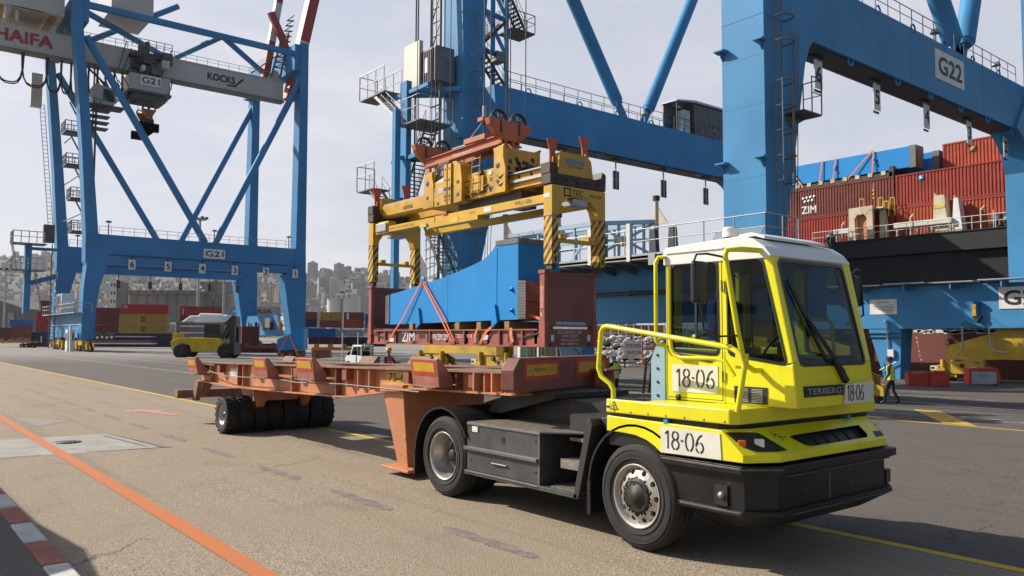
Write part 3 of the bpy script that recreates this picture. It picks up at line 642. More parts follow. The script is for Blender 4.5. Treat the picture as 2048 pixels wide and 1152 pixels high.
# windows with black rubber surround
def pane(name, pts, nrm, parent, fr=.035, gl='cab_glass'):
    P = [Vector(p) for p in pts]; c0 = sum(P, Vector()) / len(P); nrm = Vector(nrm)
    # round the corners
    Q = []
    for i, p in enumerate(P):
        a = P[i - 1]; b_ = P[(i + 1) % len(P)]; r_ = .075
        pa = p + (a - p).normalized() * r_; pb = p + (b_ - p).normalized() * r_
        for t in (0, .33, .67, 1): Q.append((1 - t) ** 2 * pa + 2 * t * (1 - t) * p + t * t * pb)
    n = len(Q); I = [p + (c0 - p).normalized() * fr for p in Q]; g = MB()
    g.add([p + nrm * .006 for p in Q] + [p + nrm * .009 for p in I] + [p - nrm * .03 for p in I], [(i, (i + 1) % n, n + (i + 1) % n, n + i) for i in range(n)] + [(n + i, n + (i + 1) % n, 2 * n + (i + 1) % n, 2 * n + i) for i in range(n)], 'black_plastic')
    g.add([p + nrm * .001 for p in I], [tuple(range(n))], gl)
    return part(name, g, parent)
for v, nn in ((CV0, (0, -1, 0)), (CV1, (0, 1, 0))):
    w1 = pane('window', [(-5.55, v, 2.0), (-4.93, v, 1.96), (-4.94, v, 2.94), (-5.55, v, 2.94)], nn, cab)
    pane('window', [(-4.84, v, 1.97), (-4.17, v, 1.885), (-4.43, v, 2.94), (-4.85, v, 2.94)], nn, cab)
    if v == CV0:
        g = MB(); g.box(-5.23, -5.205, v - .012, v + .0, 2.06, 2.88, 'black_plastic'); g.box(-5.5, -4.97, v - .012, v, 2.10, 2.12, 'grey_steel')
        for z in (2.78, 2.16): g.lathe([(.0, -.02), (.02, -.018), (.022, 0)], (-5.235, v - .004, z), 'y', 'vest_lime', 10)
        part('sash', g, w1)
fn = Vector((.98, 0, .2)).normalized()
pane('windscreen', [(fx(1.88), CV0 + .10, 1.88), (fx(1.88), CV1 - .10, 1.88), (fx(2.90), CV1 - .16, 2.90), (fx(2.90), CV0 + .07, 2.90)], fn, cab, .04)
pane('window', [(-5.62, CV0 + .15, 2.0), (-5.62, CV1 - .15, 2.0), (-5.62, CV1 - .15, 2.9), (-5.62, CV0 + .15, 2.9)], (-1, 0, 0), cab)
# seams, hinges and bolts of the door and body panels
g = MB()
for a in ((-4.905, -4.898, 1.52, 2.94), (-5.606, -5.60, 1.52, 2.94)): g.box(a[0], a[1], CV0 - .0015, CV0 + .001, a[2], a[3], 'black_letter')
g.box(-5.6, -4.9, CV0 - .0015, CV0 + .001, 1.525, 1.531, 'black_letter'); part('door_seam', g, cab)
for z in (1.72, 2.62):
    g = MB(); g.box(-4.915, -4.865, CV0 - .016, CV0 - .001, z, z + .09, YEL); g.tube((-4.89, CV0 - .018, z - .01), (-4.89, CV0 - .018, z + .10), .009, 'grey_steel', 6); part('hinge', g, cab)
for k in range(7):
    g = MB(); s_ = -5.9 + k * .23; g.lathe([(0, -.006), (.008, -.005), (.010, 0)], (s_, 6.149, 1.385), 'y', 'grey_steel', 6); part('bolt', g, T)
# interior
g = MB(); g.box(-5.35, -4.9, 7.1, 7.6, 1.6, 1.98, 'seat_blue'); g.box(-5.45, -5.3, 7.1, 7.6, 1.9, 2.55, 'seat_blue'); g.box(-5.43, -5.33, 7.22, 7.48, 2.55, 2.75, 'seat_blue'); part('driver_seat', g, T, .05, 3)
g = MB(); g.prism([(-4.45, 1.53), (-4.2, 1.53), (-4.22, 1.86), (-4.36, 1.93), (-4.5, 1.85)], 'y', 6.75, 7.98, 'black_plastic'); g.tube((-4.5, 7.35, 1.8), (-4.72, 7.35, 2.02), .03, 'black_plastic')
g.path([Vector((-4.73, 7.35, 2.03)) + Vector((.11, 0, .16)) * math.sin(a) + Vector((0, .21, 0)) * math.cos(a) for a in [2 * math.pi * i / 20 for i in range(20)]], .016, 'black_plastic', 6, True)
g.box(-4.55, -4.5, 7.05, 7.3, 1.95, 2.12, 'black_plastic'); part('dashboard', g, T, .02)
g = MB(); g.path([(-4.85, 7.95, 1.95), (-4.5, 7.95, 1.93), (-4.45, 7.95, 1.97), (-4.47, 7.95, 2.3), (-4.52, 7.95, 2.34), (-4.9, 7.95, 2.36)], .02, YEL); part('grab_handle', g, T)
g = MB(); g.tube((-4.40, 6.78, 2.86), (-4.38, 6.78, 2.62), .014, YEL, 8); g.tube((-4.38, 6.78, 2.62), (-4.34, 6.78, 2.26), .012, 'galvanised', 8); part('sun_blind', g, T)
g = MB(); g.box(-5.54, -4.25, CV1 - .085, CV1 - .072, 1.54, 1.97, 'black_plastic'); g.box(-5.555, -5.54, CV0 + .08, CV1 - .09, 1.54, 2.0, 'black_plastic'); g.box(-5.54, -4.5, CV0 + .075, CV1 - .075, 2.895, 2.905, 'black_plastic'); g.box(-4.21, -4.205, CV0 + .1, CV1 - .1, 1.54, 1.84, 'black_plastic')
g.box(-5.53, -4.96, CV0 + .072, CV0 + .08, 1.54, 1.96, 'black_plastic'); part('lining', g, cab)
# rails
g = MB()
g.path([(-5.95, 6.19, 1.42), (-5.95, 6.19, 1.60), (-5.99, 6.18, 1.66), (-6.11, 6.17, 1.73), (-6.15, 6.17, 1.82), (-6.11, 6.17, 2.20), (-6.08, 6.17, 2.25), (-6.02, 6.17, 2.265), (-4.46, 6.17, 2.06), (-4.36, 6.17, 2.01), (-4.31, 6.17, 1.90), (-4.40, 6.18, 1.48)], .027, YEL, 10)
g.path([(-5.16, 6.17, 2.14), (-5.15, 6.17, 2.04), (-5.12, 6.17, 1.985), (-5.04, 6.17, 1.955), (-4.62, 6.17, 1.955), (-4.53, 6.18, 1.935), (-4.44, 6.2, 1.80)], .02, YEL, 8)
part('hand_rail', g, T)
g = MB(); g.path([(-5.60, 6.62, 3.0), (-5.66, 6.58, 3.0), (-5.68, 6.56, 2.94), (-5.68, 6.56, 2.12), (-5.66, 6.58, 2.07), (-5.60, 6.63, 2.06)], .022, YEL, 8); part('grab_handle', g, T)
g = MB(); g.path([(-4.42, 6.72, 2.98), (-4.50, 6.40, 2.98), (-4.56, 6.27, 2.97), (-4.58, 6.27, 2.92), (-4.50, 6.34, 2.2), (-4.47, 6.40, 1.90), (-4.47, 6.55, 1.84), (-4.47, 6.66, 1.84)], .027, YEL, 10)
g.box(-4.56, -4.44, 6.38, 6.42, 1.86, 2.0, YEL); mb_ = part('mirror_bracket', g, T)
def mirror(P, sz, s0):
    g = MB(); g.path(P, .011, 'black_plastic', 6); o = part('mirror_arm', g, T)
    g = MB(); c0 = Vector(s0); g.box(c0.x - .03, c0.x + .035, c0.y - sz[0], c0.y + sz[0], c0.z - sz[1], c0.z + sz[1], 'black_plastic'); part('mirror', g, o, .03, 3)
mirror([(-4.58, 6.29, 2.90), (-4.66, 6.10, 2.93), (-4.70, 6.0, 2.92), (-4.72, 5.98, 2.85), (-4.66, 6.0, 2.45), (-4.64, 6.02, 2.22), (-4.58, 6.15, 2.16), (-4.47, 6.38, 2.17)], (.10, .20), (-4.70, 6.03, 2.66))
mirror([(-4.40, 8.05, 2.75), (-4.42, 8.4, 2.9), (-4.42, 8.48, 2.88), (-4.40, 8.48, 2.40), (-4.38, 8.1, 2.3)], (.09, .17), (-4.45, 8.42, 2.66))
g = MB(); g.lathe([(.07, 0), (.075, .05), (.06, .06)], (-5.04, 7.0, 3.13), 'z', 'black_plastic', 18, close=True); g.lathe([(.085, .06), (.088, .10), (.08, .13), (.088, .14), (.075, .165), (.0, .17)], (-5.04, 7.0, 3.13), 'z', 'plate_white', 18); part('beacon', g, T)
g = MB()
def onf(v, z, o=.02): return Vector((fx(z), v, z)) + fn * o
g.path([onf(7.45, 1.74, .03), onf(7.44, 1.82, .05), onf(7.02, 2.28, .05), onf(6.98, 2.32, .04)], .016, 'black_plastic', 6); g.path([onf(7.40, 1.82, .05), onf(6.98, 2.28, .05)], .010, 'black_plastic', 6)
g.beam(onf(6.80, 2.70, .025), onf(7.16, 1.98, .025), .025, .03, 'black_plastic'); g.beam(onf(7.32, 1.95, .03), onf(7.5, 1.72, .03), .05, .05, 'black_plastic')
part('wiper', g, T)
g = MB()
g.box(fx(1.66) + .001, fx(1.66) + .012, 6.78, 7.47, 1.60, 1.70, 'black_letter'); g.text('TERBERG', (fx(1.66) + .016, 7.12, 1.622), (0, 1, 0), (0, 0, 1), .058, 'galvanised', width=.60, bold=.02); part('name_badge', g, T)
def plate(name, P, m='tag_white', th=.006):
    g = MB(); g.prism([(a, b_) for a, b_ in P], 'y', 0, th, m); return g
g = MB(); g.prism([(7.46, 1.51), (8.02, 1.51), (8.05, 1.72), (7.50, 1.70)], 'x', fx(1.6) + .012, fx(1.6) + .018, 'tag_white'); stencil(g, '18-06', (fx(1.6) + .021, 7.51, 1.535), (0, 1, 0), (0, 0, 1), .155, 'black_letter', .10, .92, .05); part('number_plate', g, T)
g = MB(); g.prism([(-5.535, 1.585), (-4.955, 1.59), (-4.955, 1.865), (-5.535, 1.865)], 'y', CV0 - .008, CV0 - .001, 'tag_white'); stencil(g, '18-06', (-5.49, CV0 - .011, 1.64), (1, 0, 0), (0, 0, 1), .185, 'black_letter', .10, 1.18); part('number_plate', g, T)
g = MB(); g.prism([(-5.27, 1.025), (-4.56, 1.035), (-4.575, 1.27), (-5.28, 1.275)], 'y', 6.150, 6.158, 'tag_white'); stencil(g, '18-06', (-5.23, 6.147, 1.07), (1, 0, 0), (0, 0, 1), .175, 'black_letter', .10, 1.2); part('number_plate', g, T)
g = MB(); g.box(-4.76, -4.40, CV0 - .012, CV0 - .001, 1.52, 1.68, 'black_letter')
for k in range(9):
    z = 1.535 + k * .015
    for a in (-4.72, -4.56): g.box(a, a + .12, CV0 - .018, CV0 - .012, z, z + .007, 'galvanised')
part('air_vent', g, T)
g = MB(); g.lathe([(0, -.004), (.035, -.004), (.035, .0)], (-5.46, CV0 - .001, 1.53), 'y', 'black_letter', 16)
part('door_lock', g, T); g = MB(); g.beam((-5.44, CV0 - .03, 1.955), (-5.26, CV0 - .03, 1.94), .03, .035, 'black_plastic'); g.prism([(-5.5, 1.99), (-4.98, 1.94), (-5.05, 1.90), (-5.45, 1.95)], 'y', CV0 - .012, CV0 - .002, 'black_plastic')
part('door_handle', g, T)
g = MB()
for P in ([(-5.96, 6.146, 1.395), (-5.84, 6.146, 1.395), (-5.90, 6.146, 1.485)],):
    g.add(P, [(0, 1, 2)], 'black_letter'); c0 = sum((Vector(p) for p in P), Vector()) / 3; g.add([c0 + (Vector(p) - c0) * .74 + Vector((0, -.002, 0)) for p in P], [(0, 1, 2)], 'yellow_letter')
g.box(-5.907, -5.893, 6.142, 6.144, 1.405, 1.445, 'black_letter')
g.box(-6.01, -5.965, 6.145, 6.15, 1.43, 1.455, 'plate_white'); g.box(-6.01, -5.965, 6.145, 6.15, 1.41, 1.428, 'black_letter'); part('warning_sticker', g, T)
paint('reflector_blue', (.03, .30, .55), .3)
for s, v in ((-5.22, 6.17), (-4.38, 8.05)):
    g = MB(); g.box(s - .025, s + .025, v - .012, v + .03, 1.305, 1.35, 'reflector_blue'); part('side_reflector', g, T)
g = MB(); g.prism([(-6.12, 1.0), (-5.92, 1.0), (-5.92, 2.05), (-6.05, 2.05), (-6.12, 1.9)], 'y', 6.98, 7.1, 'pale_blue_steel')
for z in (1.5, 1.65, 1.8, 1.95): g.tube((-6.02, 6.97, z), (-6.02, 6.99, z), .016, 'black_letter', 8)
for k in range(6): g.path([(-6.0, 7.1 + k * .12, 1.9), (-6.15, 7.1 + k * .12, 2.0 + .02 * k), (-6.3, 7.1 + k * .1, 1.85), (-6.35, 7.1 + k * .1, 1.5)], .016, 'black_plastic', 6)
g.box(-6.1, -5.75, 7.1, 8.0, 1.36, 1.40, 'dark_steel'); part('hose_rack', g, T)

# ------------------------------------------------------------------ the orange port trailer
TR = thing('port_trailer', 'long empty orange port trailer hitched behind the yellow tractor', 'trailer', (-13, 7.4, 0))
def dk(s): return 1.475 + (s + 20.2) * .0165
c = MB()
for v in (6.58, 8.22):
    low = [(-20.3, 1.06), (-17.9, 1.03), (-15.1, 1.07), (-12.7, 1.12), (-12.2, 1.17), (-10.4, 1.38), (-7.9, 1.43)]
    c.prism(low + [(-7.9, dk(-7.9)), (-20.3, dk(-20.3))], 'y', v, v + .03, 'trailer_orange')
    for i in range(6):
        a, b_ = low[i], low[i + 1]; c.hexa([(a[0], v - .12, a[1] - .03), (b_[0], v - .12, b_[1] - .03), (b_[0], v + .15, b_[1] - .03), (a[0], v + .15, a[1] - .03), (a[0], v - .12, a[1] - .002), (b_[0], v - .12, b_[1] - .002), (b_[0], v + .15, b_[1] - .002), (a[0], v + .15, a[1] - .002)], 'trailer_orange')
    c.hexa([(-20.3, v - .14, dk(-20.3)), (-7.9, v - .14, dk(-7.9)), (-7.9, v + .17, dk(-7.9)), (-20.3, v + .17, dk(-20.3)), (-20.3, v - .14, dk(-20.3) + .025), (-7.9, v - .14, dk(-7.9) + .025), (-7.9, v + .17, dk(-7.9) + .025), (-20.3, v + .17, dk(-20.3) + .025)], 'deck_rust')
    sgn = -1 if v < 7 else 1
    for s in (-19.4, -17.6, -17.3, -14.75, -12.9, -12.5, -12.1, -11.72, -9.25, -8.6, -8.15):
        y0 = v - .11 if sgn < 0 else v + .03
        lo_z = 1.06 if s < -12.5 else 1.28 if s < -10.6 else 1.42
        c.box(s, s + .025, y0, y0 + .11, lo_z, dk(s) - .002, 'trailer_dark' if s in (-17.6, -12.9, -9.25) else 'trailer_orange')
for s in (-20.3, -18.8, -16.7, -14.6, -12.6, -10.6, -8.9):
    c.box(s, s + .16, 6.44, 8.4, dk(s) - .20, dk(s) - .03, 'trailer_dark')
c.box(-20.2, -19.0, 6.45, 8.4, dk(-19.5) - .04, dk(-19.5) - .012, 'deck_rust')
for s in (-16.9, -13.4, -10.9): c.box(s, s + 1.2, 6.72, 8.22, dk(s) - .02, dk(s) - .004, 'deck_rust')
part('frame', c, TR)
c = MB()                                                     # nose over the fifth wheel
c.hexa([(-8.0, 6.4, 1.43), (-7.86, 6.4, 1.43), (-8.5, 8.5, 1.43), (-8.64, 8.5, 1.43), (-8.0, 6.4, 1.70), (-7.86, 6.4, 1.70), (-8.5, 8.5, 1.70), (-8.64, 8.5, 1.70)], 'trailer_orange'); c.prism([(-9.6, 1.36), (-8.4, 1.44), (-8.4, 1.5), (-9.6, 1.5)], 'y', 6.7, 8.2, 'trailer_dark'); c.box(-9.4, -8.5, 6.75, 8.2, 1.6, 1.64, 'deck_rust')
for s in (-8.75, -8.35): c.box(s, s + .03, 6.4, 6.58, 1.43, dk(s), 'trailer_orange')
nose_ = part('nose', c, TR)
FA, FBv = Vector((-7.62, 6.2, 0)), Vector((-8.42, 8.68, 0)); fd = (FBv - FA).normalized(); fnn = fd.cross(Z)      # front guide board, set askew
def fbp(u, z, o=0.0): return FA + fd * u + Z * z + fnn * o
c = MB(); PP = [(0.0, 1.49), (.12, 1.455), (2.5, 1.455), (2.6, 1.5), (2.6, 1.78), (2.5, 1.885), (.14, 1.885), (0.0, 1.74)]
c.add([fbp(u, z) for u, z in PP] + [fbp(u, z, -.2) for u, z in PP], [tuple(range(8)), tuple(range(15, 7, -1))] + [(i_, 8 + i_, 8 + (i_ + 1) % 8, (i_ + 1) % 8) for i_ in range(8)], 'board_shaded_red')
fb = part('front_board', c, TR, .012)
for a, b_ in ((.20, 1.10), (1.55, 2.5)):
    c = MB(); c.quad(fbp(a, 1.60, .004), fbp(b_, 1.60, .004), fbp(b_, 1.85, .004), fbp(a, 1.85, .004), 'reflect_red'); c.quad(fbp(a + .07, 1.655, .008), fbp(b_ - .07, 1.655, .008), fbp(b_ - .07, 1.80, .008), fbp(a + .07, 1.80, .008), 'reflect_yellow')
    if a < 1: c.text('- 9201 ~', fbp(a + .42, 1.71, .011), fd, Z, .045, 'black_letter', 'c', .5)
    part('reflector', c, fb)
def flap(s0, s1, far, big=False):
    def mir(y): return 14.98 - y if far else y
    zt = 1.62 + (s0 + 20.2) * .021; zb = zt - .40
    prof = [(6.20, zt), (6.27, zt), (6.50, zb + .12), (6.48, zb), (6.26, zb)]
    g = MB(); g.prism([(mir(a), b_) for a, b_ in prof], 'x', s0, s1, 'deck_rust' if far else 'flap_red')
    g.prism([(mir(6.19), zb + .0), (mir(6.6), zb - .03), (mir(6.6), zb - .005), (mir(6.19), zb + .02)], 'x', s0 - .0, s1, 'deck_rust')
    o = part('guide_flap', g, TR, .012)
    if not far:
        def fp(s, t, o_=.004):
            a = Vector((s, 6.20, zt)); b_ = Vector((s, 6.26, zb)); return a.lerp(b_, t) + Vector((0, -o_, 0))
        for a, b_ in ([(s0 + .04, s1 - .04)] if not big else [(s0 + .22, s0 + .85), (s0 + 1.15, s1 - .05)]):
            g = MB(); g.quad(fp(a, .62 if big else .60), fp(b_, .62 if big else .60), fp(b_, .06), fp(a, .06), 'reflect_red'); e = .05 if big else .035
            g.quad(fp(a + e, .46 if not big else .54, .007), fp(b_ - e, .46 if not big else .54, .007), fp(b_ - e, .13, .007), fp(a + e, .13, .007), 'reflect_yellow')
            part('reflector', g, o)
for far in (False, True):
    for s0, s1 in ((-20.25, -19.62), (-16.05, -15.38), (-14.0, -13.28), (-10.02, -9.33)): flap(s0, s1, far)
c = MB()                                                     # boxed landing leg
vs = []
for z, s0, s1, v0, v1 in ((.13, -11.02, -10.72, 6.62, 7.98), (1.40, -11.35, -10.70, 6.50, 8.10)):
    vs += [(s0, v0, z), (s1, v0, z), (s1, v1, z), (s0, v1, z)]
c.hexa(vs, 'trailer_orange'); c.box(-11.25, -10.45, 6.45, 8.1, .09, .135, 'trailer_orange')
part('landing_leg', c, TR, .012)
c = MB()
c.box(-20.85, -20.6, 6.1, 8.7, .60, .80, 'deck_rust'); c.prism([(-20.75, .6), (-20.6, .6), (-20.0, 1.05), (-20.3, 1.05)], 'y', 6.62, 6.8, 'trailer_dark')
c.prism([(-20.6, .55), (-20.35, .55), (-20.15, 1.05), (-20.4, 1.05)], 'y', 6.45, 6.57, 'deck_rust'); part('rear_bar', c, TR, .01)
c = MB(); c.prism([(-18.5, 1.05), (-17.0, 1.05), (-17.5, .50), (-18.0, .50)], 'y', 6.86, 7.02, 'trailer_orange'); c.prism([(-18.5, 1.05), (-17.0, 1.05), (-17.5, .50), (-18.0, .50)], 'y', 7.9, 8.06, 'trailer_orange')
c.box(-17.95, -17.6, 6.4, 8.5, .33, .52, 'trailer_dark'); c.box(-18.05, -17.3, 6.9, 8.0, .86, 1.05, 'trailer_orange'); c.box(-17.02, -16.95, 6.6, 7.6, .75, 1.03, 'flap_red'); part('axle', c, TR)
def lug_tyre(Rr, wdt, rin, n=18):
    g = MB(); h = wdt / 2
    g.lathe([(rin, -h * .8), (rin + .02, -h * .95), (Rr * .85, -h * 1.02), (Rr * .955, -h * .9), (Rr * .965, 0), (Rr * .955, h * .9), (Rr * .85, h * 1.02), (rin + .02, h * .95), (rin, h * .8)], (0, 0, 0), 'y', 'rubber', 40)
    for k in range(n):
        a = 2 * math.pi * k / n
        for sg in (-1, 1):
            a2 = a + (math.pi / n if sg > 0 else 0); vs = []
            for r_ in (Rr * .945, Rr):
                for da, y in ((0, .12), (.105, .12), (.185, 1.0), (.08, 1.0)): vs.append((r_ * math.sin(a2 + da), sg * y * h, r_ * math.cos(a2 + da)))
            g.hexa(vs, 'rubber')
    return g.mesh('tyre')
solid_me = lug_tyre(.41, .28, .2)
g = MB(); g.lathe([(.205, -.115), (.215, -.125), (.2, -.12), (.17, -.05), (.15, -.03), (.06, -.03), (.055, -.07), (0, -.07)], (0, 0, 0), 'y', 'rim_silver', 28)
rim_s = g.mesh('rim')
g = MB(); g.lathe([(.05, -.07), (.045, -.09), (0, -.09)], (0, 0, 0), 'y', 'hub_black', 14); hub_s = g.mesh('hub')
for v in (6.345, 6.64, 7.0, 7.29, 7.66, 7.95, 8.30, 8.59): wheel(TR, -17.8, v, .41, rim_s, hub_s, v > 7.4, tyre=solid_me)
c = MB()
c.path([(-19.6, 6.44, 1.38), (-19.2, 6.43, 1.30), (-18.2, 6.42, 1.235), (-17, 6.42, 1.26), (-15.6, 6.42, 1.30), (-14.4, 6.42, 1.27), (-12.5, 6.42, 1.33), (-10.1, 6.42, 1.33)], .012, 'grey_steel', 6); part('air_hose', c, TR)
c = MB(); c.box(-18.3, -17.75, 6.572, 6.577, 1.20, 1.40, 'tag_white'); c.text('TT-01', (-18.02, 6.57, 1.26), (1, 0, 0), (0, 0, 1), .10, 'black_letter', wscale=.8); part('marking', c, TR); c = MB()
c.box(-11.3, -10.2, 6.572, 6.577, 1.40, 1.60, 'reflect_yellow'); c.text('75-60-2', (-11.25, 6.57, 1.44), (1, 0, 0), (0, 0, 1), .125, 'black_letter', 'l', .85, bold=.03)
part('marking', c, TR); c = MB(); c.text('GAZIT', (-13.0, 6.57, 1.36), (1, 0, 0), (0, 0, 1), .06, 'trailer_dark', width=.6); part('marking', c, TR)
# ------------------------------------------------------------------ the hanging flat rack and its cargo
S0, S1, V0, V1, ZB, ZT = -32.75, -20.5, 18.0, 20.5, 1.80, 2.42
FR = thing('flat_rack', 'rust red flat rack container hanging from the yellow lifting frame', 'flat rack', (-26.6, 19.2, 1.8))
g = MB()
for v0, v1 in ((V0, V0 + .02), (V1 - .02, V1)): g.prism([(S0, ZB + .10), (S0 + .6, ZB), (S1 - .6, ZB), (S1, ZB + .10), (S1, ZT), (S0, ZT)], 'y', v0 + (.10 if v0 == V0 else -.1), v1 + (.10 if v0 == V0 else -.1), 'rack_red')
for z0, z1, d in ((ZB, ZB + .045, 0), (ZT - .05, ZT, 0)):
    g.box(S0 + .5, S1 - .4, V0, V0 + .22, z0, z1, 'rack_red'); g.box(S0 + .5, S1 - .4, V1 - .22, V1, z0, z1, 'rack_red')
for s in (-31.3, -30.4, -27.7, -25.3, -23.1, -21.8): g.prism([(s, ZB + .045), (s + .10, ZB + .045), (s + .10, ZT - .05), (s, ZT - .05)], 'y', V0 + .02, V0 + .10, 'rack_brown')
for s in (-30.15, -28.55, -26.25, -24.6, -22.6): g.box(s, s + .42, V0 + .085, V0 + .099, ZB + .28 if s in (-28.55, -26.25) else ZB + .05, ZT - .18, 'black_letter')  # shade inside the fork pockets painted on as dark patches
for k in range(9): g.box(S0 + .8 + k * 1.35, S0 + .95 + k * 1.35, V0 + .1, V1 - .1, ZB + .1, ZT - .06, 'rack_brown')
g.box(S0 + .3, S1 - .3, V0 + .15, V1 - .15, ZT - .06, ZT - .02, 'wood'); g.box(S0 + .4, S1 - .4, V0 + .5, V1 - .5, ZB + .02, ZT - .1, 'rack_brown')
for s in (-31.0, -28.9, -25.9, -24.1, -22.3): g.box(s - .12, s + .12, V0 - .03, V0 + .04, ZB + .05, ZB + .16, 'rack_brown')
for a, b_ in (((-32.5, 2.32), (-31.1, 2.02)), ((-20.8, 2.28), (-22.0, 2.08))): g.beam((a[0], V0 + .06, a[1]), (b_[0], V0 + .06, b_[1]), .05, .07, 'black_letter')
g.text('ZIM', (-29.38, V0 + .083, ZB + .12), (1, 0, 0), (0, 0, 1), .42, 'white_letter', 'c', 1.0, bold=.03)
g.text('WWW.ZIM.COM', (-27.05, V0 + .083, ZB + .20), (1, 0, 0), (0, 0, 1), .25, 'white_letter', 'c', 1.3, bold=.02)
g.text('ZCSU 601701 8', (-25.35, V0 + .083, ZB + .30), (1, 0, 0), (0, 0, 1), .14, 'white_letter', 'c', 1.1)
g.box(-30.95, -30.55, V0 + .08, V0 + .084, ZB + .1, ZB + .26, 'plate_white'); g.box(-24.12, -23.75, V0 + .078, V0 + .082, ZB + .22, ZB + .40, 'plate_white')
part('base', g, FR, .006)
for s0, s1, out in ((S1 - .30, S1, 1), (S0, S0 + .30, -1)):
    g = MB()
    for v in (V0, V1 - .20):
        g.box(s0, s1, v, v + .20, ZB, ZB + .9, 'rack_red'); g.box(s0 + .03, s1 - .03, v + .012, v + .18, ZB + .9, 4.32, 'rack_red'); g.box(s0 - .02, s1 + .02, v - .02, v + .2, 4.32, 4.44, 'rack_red'); g.box(s0 - .015, s1 + .015, v - .015, v + .2, ZB, ZB + .13, 'rack_red')
    x0 = s1 - .10 if out > 0 else s0 + .04
    g.box(x0, x0 + .06, V0 + .2, V1 - .2, ZB + .70, 4.36, 'rack_brown'); g.box(s0 + .04, s1 - .04, V0 + .2, V1 - .2, ZB, ZB + .62, 'rack_brown'); g.box(x0 - .01, x0 + .08, V0 + .2, V1 - .2, 4.3, 4.38, 'rack_brown')
    if out > 0:
        for k, (tx, hh, w_) in enumerate((('ZCSU 601701 8   42P1', .11, 1.15), ('WWW.ZIM.COM', .10, .75), ('TARE 5200 KG', .08, .9), ('NET 39800 KG', .08, .85))):
            g.text(tx, (s1 - .035, 19.2, ZB + .46 - k * .13), (0, 1, 0), (0, 0, 1), hh, 'white_letter', 'c', w_)
        for v in (18.32, 20.05): g.box(s1 - .04, s1 - .034, v, v + .14, ZB + .2, ZB + .42, 'plate_white')
        for v in (18.4, 20.3): g.lathe([(.06, 0), (.05, .03), (0, .03)], (s1, v - .2, ZB + .08), 'x', 'black_letter', 10)
    w_ = part('end_wall', g, FR, .008)
    if out > 0:
        g = MB(); g.box(s0 + .08, s1 - .06, V0 + .004, V0 + .0115, 3.1, 4.0, 'flipper_red')
        for k in range(2): g.text(('DANGER', 'FOLDING END')[k], (s0 + .14 + k * .09, V0 + .002, 3.15), (0, 0, 1), (-1, 0, 0), .065, 'white_letter', 'l', .75)
        g.box(s0 + .09, s1 - .16, V0 + .004, V0 + .011, 2.85, 2.98, 'plate_white'); part('warning_sticker', g, w_)
# the blue girder lashed on it
CG = thing('steel_girder', 'bright blue tapered steel girder section lashed on the hanging flat rack', 'girder', (-26.6, 19.1, 2.5))
g = MB(); curve = [(-31.0, 2.66), (-31.0, 3.97), (-26.5, 4.55), (-24.6, 4.93), (-24.15, 5.04), (-23.8, 5.2), (-23.5, 5.42), (-23.36, 5.60), (-22.07, 5.60), (-22.07, 2.76), (-26, 2.72)]
g.prism(curve, 'y', 18.12, 20.1, 'cargo_blue')
for z in (3.35, 4.02): g.box(-30.9, -22.1, 18.116, 18.12, z, z + .012, 'cargo_blue')
g.box(-23.32, -23.29, 18.105, 18.12, 2.9, 5.4, 'cargo_blue'); g.box(-26.5, -26.485, 18.112, 18.12, 2.75, 4.5, 'cargo_blue')
part('web', g, CG, .01)
def holed(name, pts, ax, a, b_, dots, m='grey_steel'):
    g = MB(); g.prism(pts, ax, a, b_, m)
    for d in dots: g.lathe([(0, -.004), (.024, -.004), (.024, .0)], d, 'y', 'black_letter', 8)
    part(name, g, CG)
holed('splice_plate', [(-22.07, 2.78), (-21.62, 2.78), (-21.62, 4.12), (-22.07, 4.16)], 'y', 18.09, 18.12, [(-22.0 + i * .085, 18.09, 2.84 + k * .10) for i in range(5) for k in range(13)])
holed('splice_plate', [(-31.33, 2.7), (-31.0, 2.68), (-31.0, 3.98), (-31.33, 3.92)], 'y', 18.09, 18.12, [(-31.27 + i * .1, 18.09, 2.78 + k * .11) for i in range(3) for k in range(11)])
g = MB(); g.box(-23.36, -22.07, 18.12, 20.1, 5.605, 5.64, 'grey_steel'); g.box(-23.36, -22.06, 18.09, 18.118, 5.50, 5.68, 'grey_steel'); g.box(-22.065, -22.03, 18.1, 20.1, 5.50, 5.68, 'grey_steel')
for i in range(13): g.lathe([(0, -.004), (.02, -.004), (.02, 0)], (-23.28 + i * .1, 18.09, 5.56 + .05 * (i % 2)), 'y', 'black_letter', 7)
for i in range(18): g.box(-22.03, -22.025, 18.2 + i * .105, 18.24 + i * .105, 5.55 + .05 * (i % 2), 5.59 + .05 * (i % 2), 'black_letter')
part('top_flange', g, CG)
g = MB(); g.box(-21.95, -21.9, 18.14, 20.05, 3.42, 4.12, 'flap_red'); g.box(-21.95, -21.9, 18.14, 20.05, 2.78, 3.40, 'plywood'); g.box(-21.9, -21.86, 18.14, 18.22, 2.78, 4.1, 'wood'); g.box(-22.07, -21.6, 20.04, 20.08, 2.78, 4.14, 'grey_steel'); part('end_cover', g, CG)
for s, z in ((-22.4, 3.85), (-22.4, 3.1)):
    g = MB(); g.lathe([(.08, 0), (.08, -.05), (0, -.05)], (s, 18.12, z), 'y', 'cargo_blue', 14); g.tube((s, 18.09, z), (s, 18.0, z - .04), .03, 'cargo_blue', 8); part('lug', g, CG)
for s in (-28.55, -23.35):
    g = MB(); g.prism([(s - .17, 2.68), (s + .17, 2.68), (s + .03, 3.32), (s - .03, 3.32)], 'y', 18.03, 18.12, 'cargo_blue'); g.prism([(s - .14, 2.45), (s + .17, 2.68), (s - .17, 2.68)], 'y', 18.03, 18.12, 'cargo_blue'); part('bracket', g, CG)
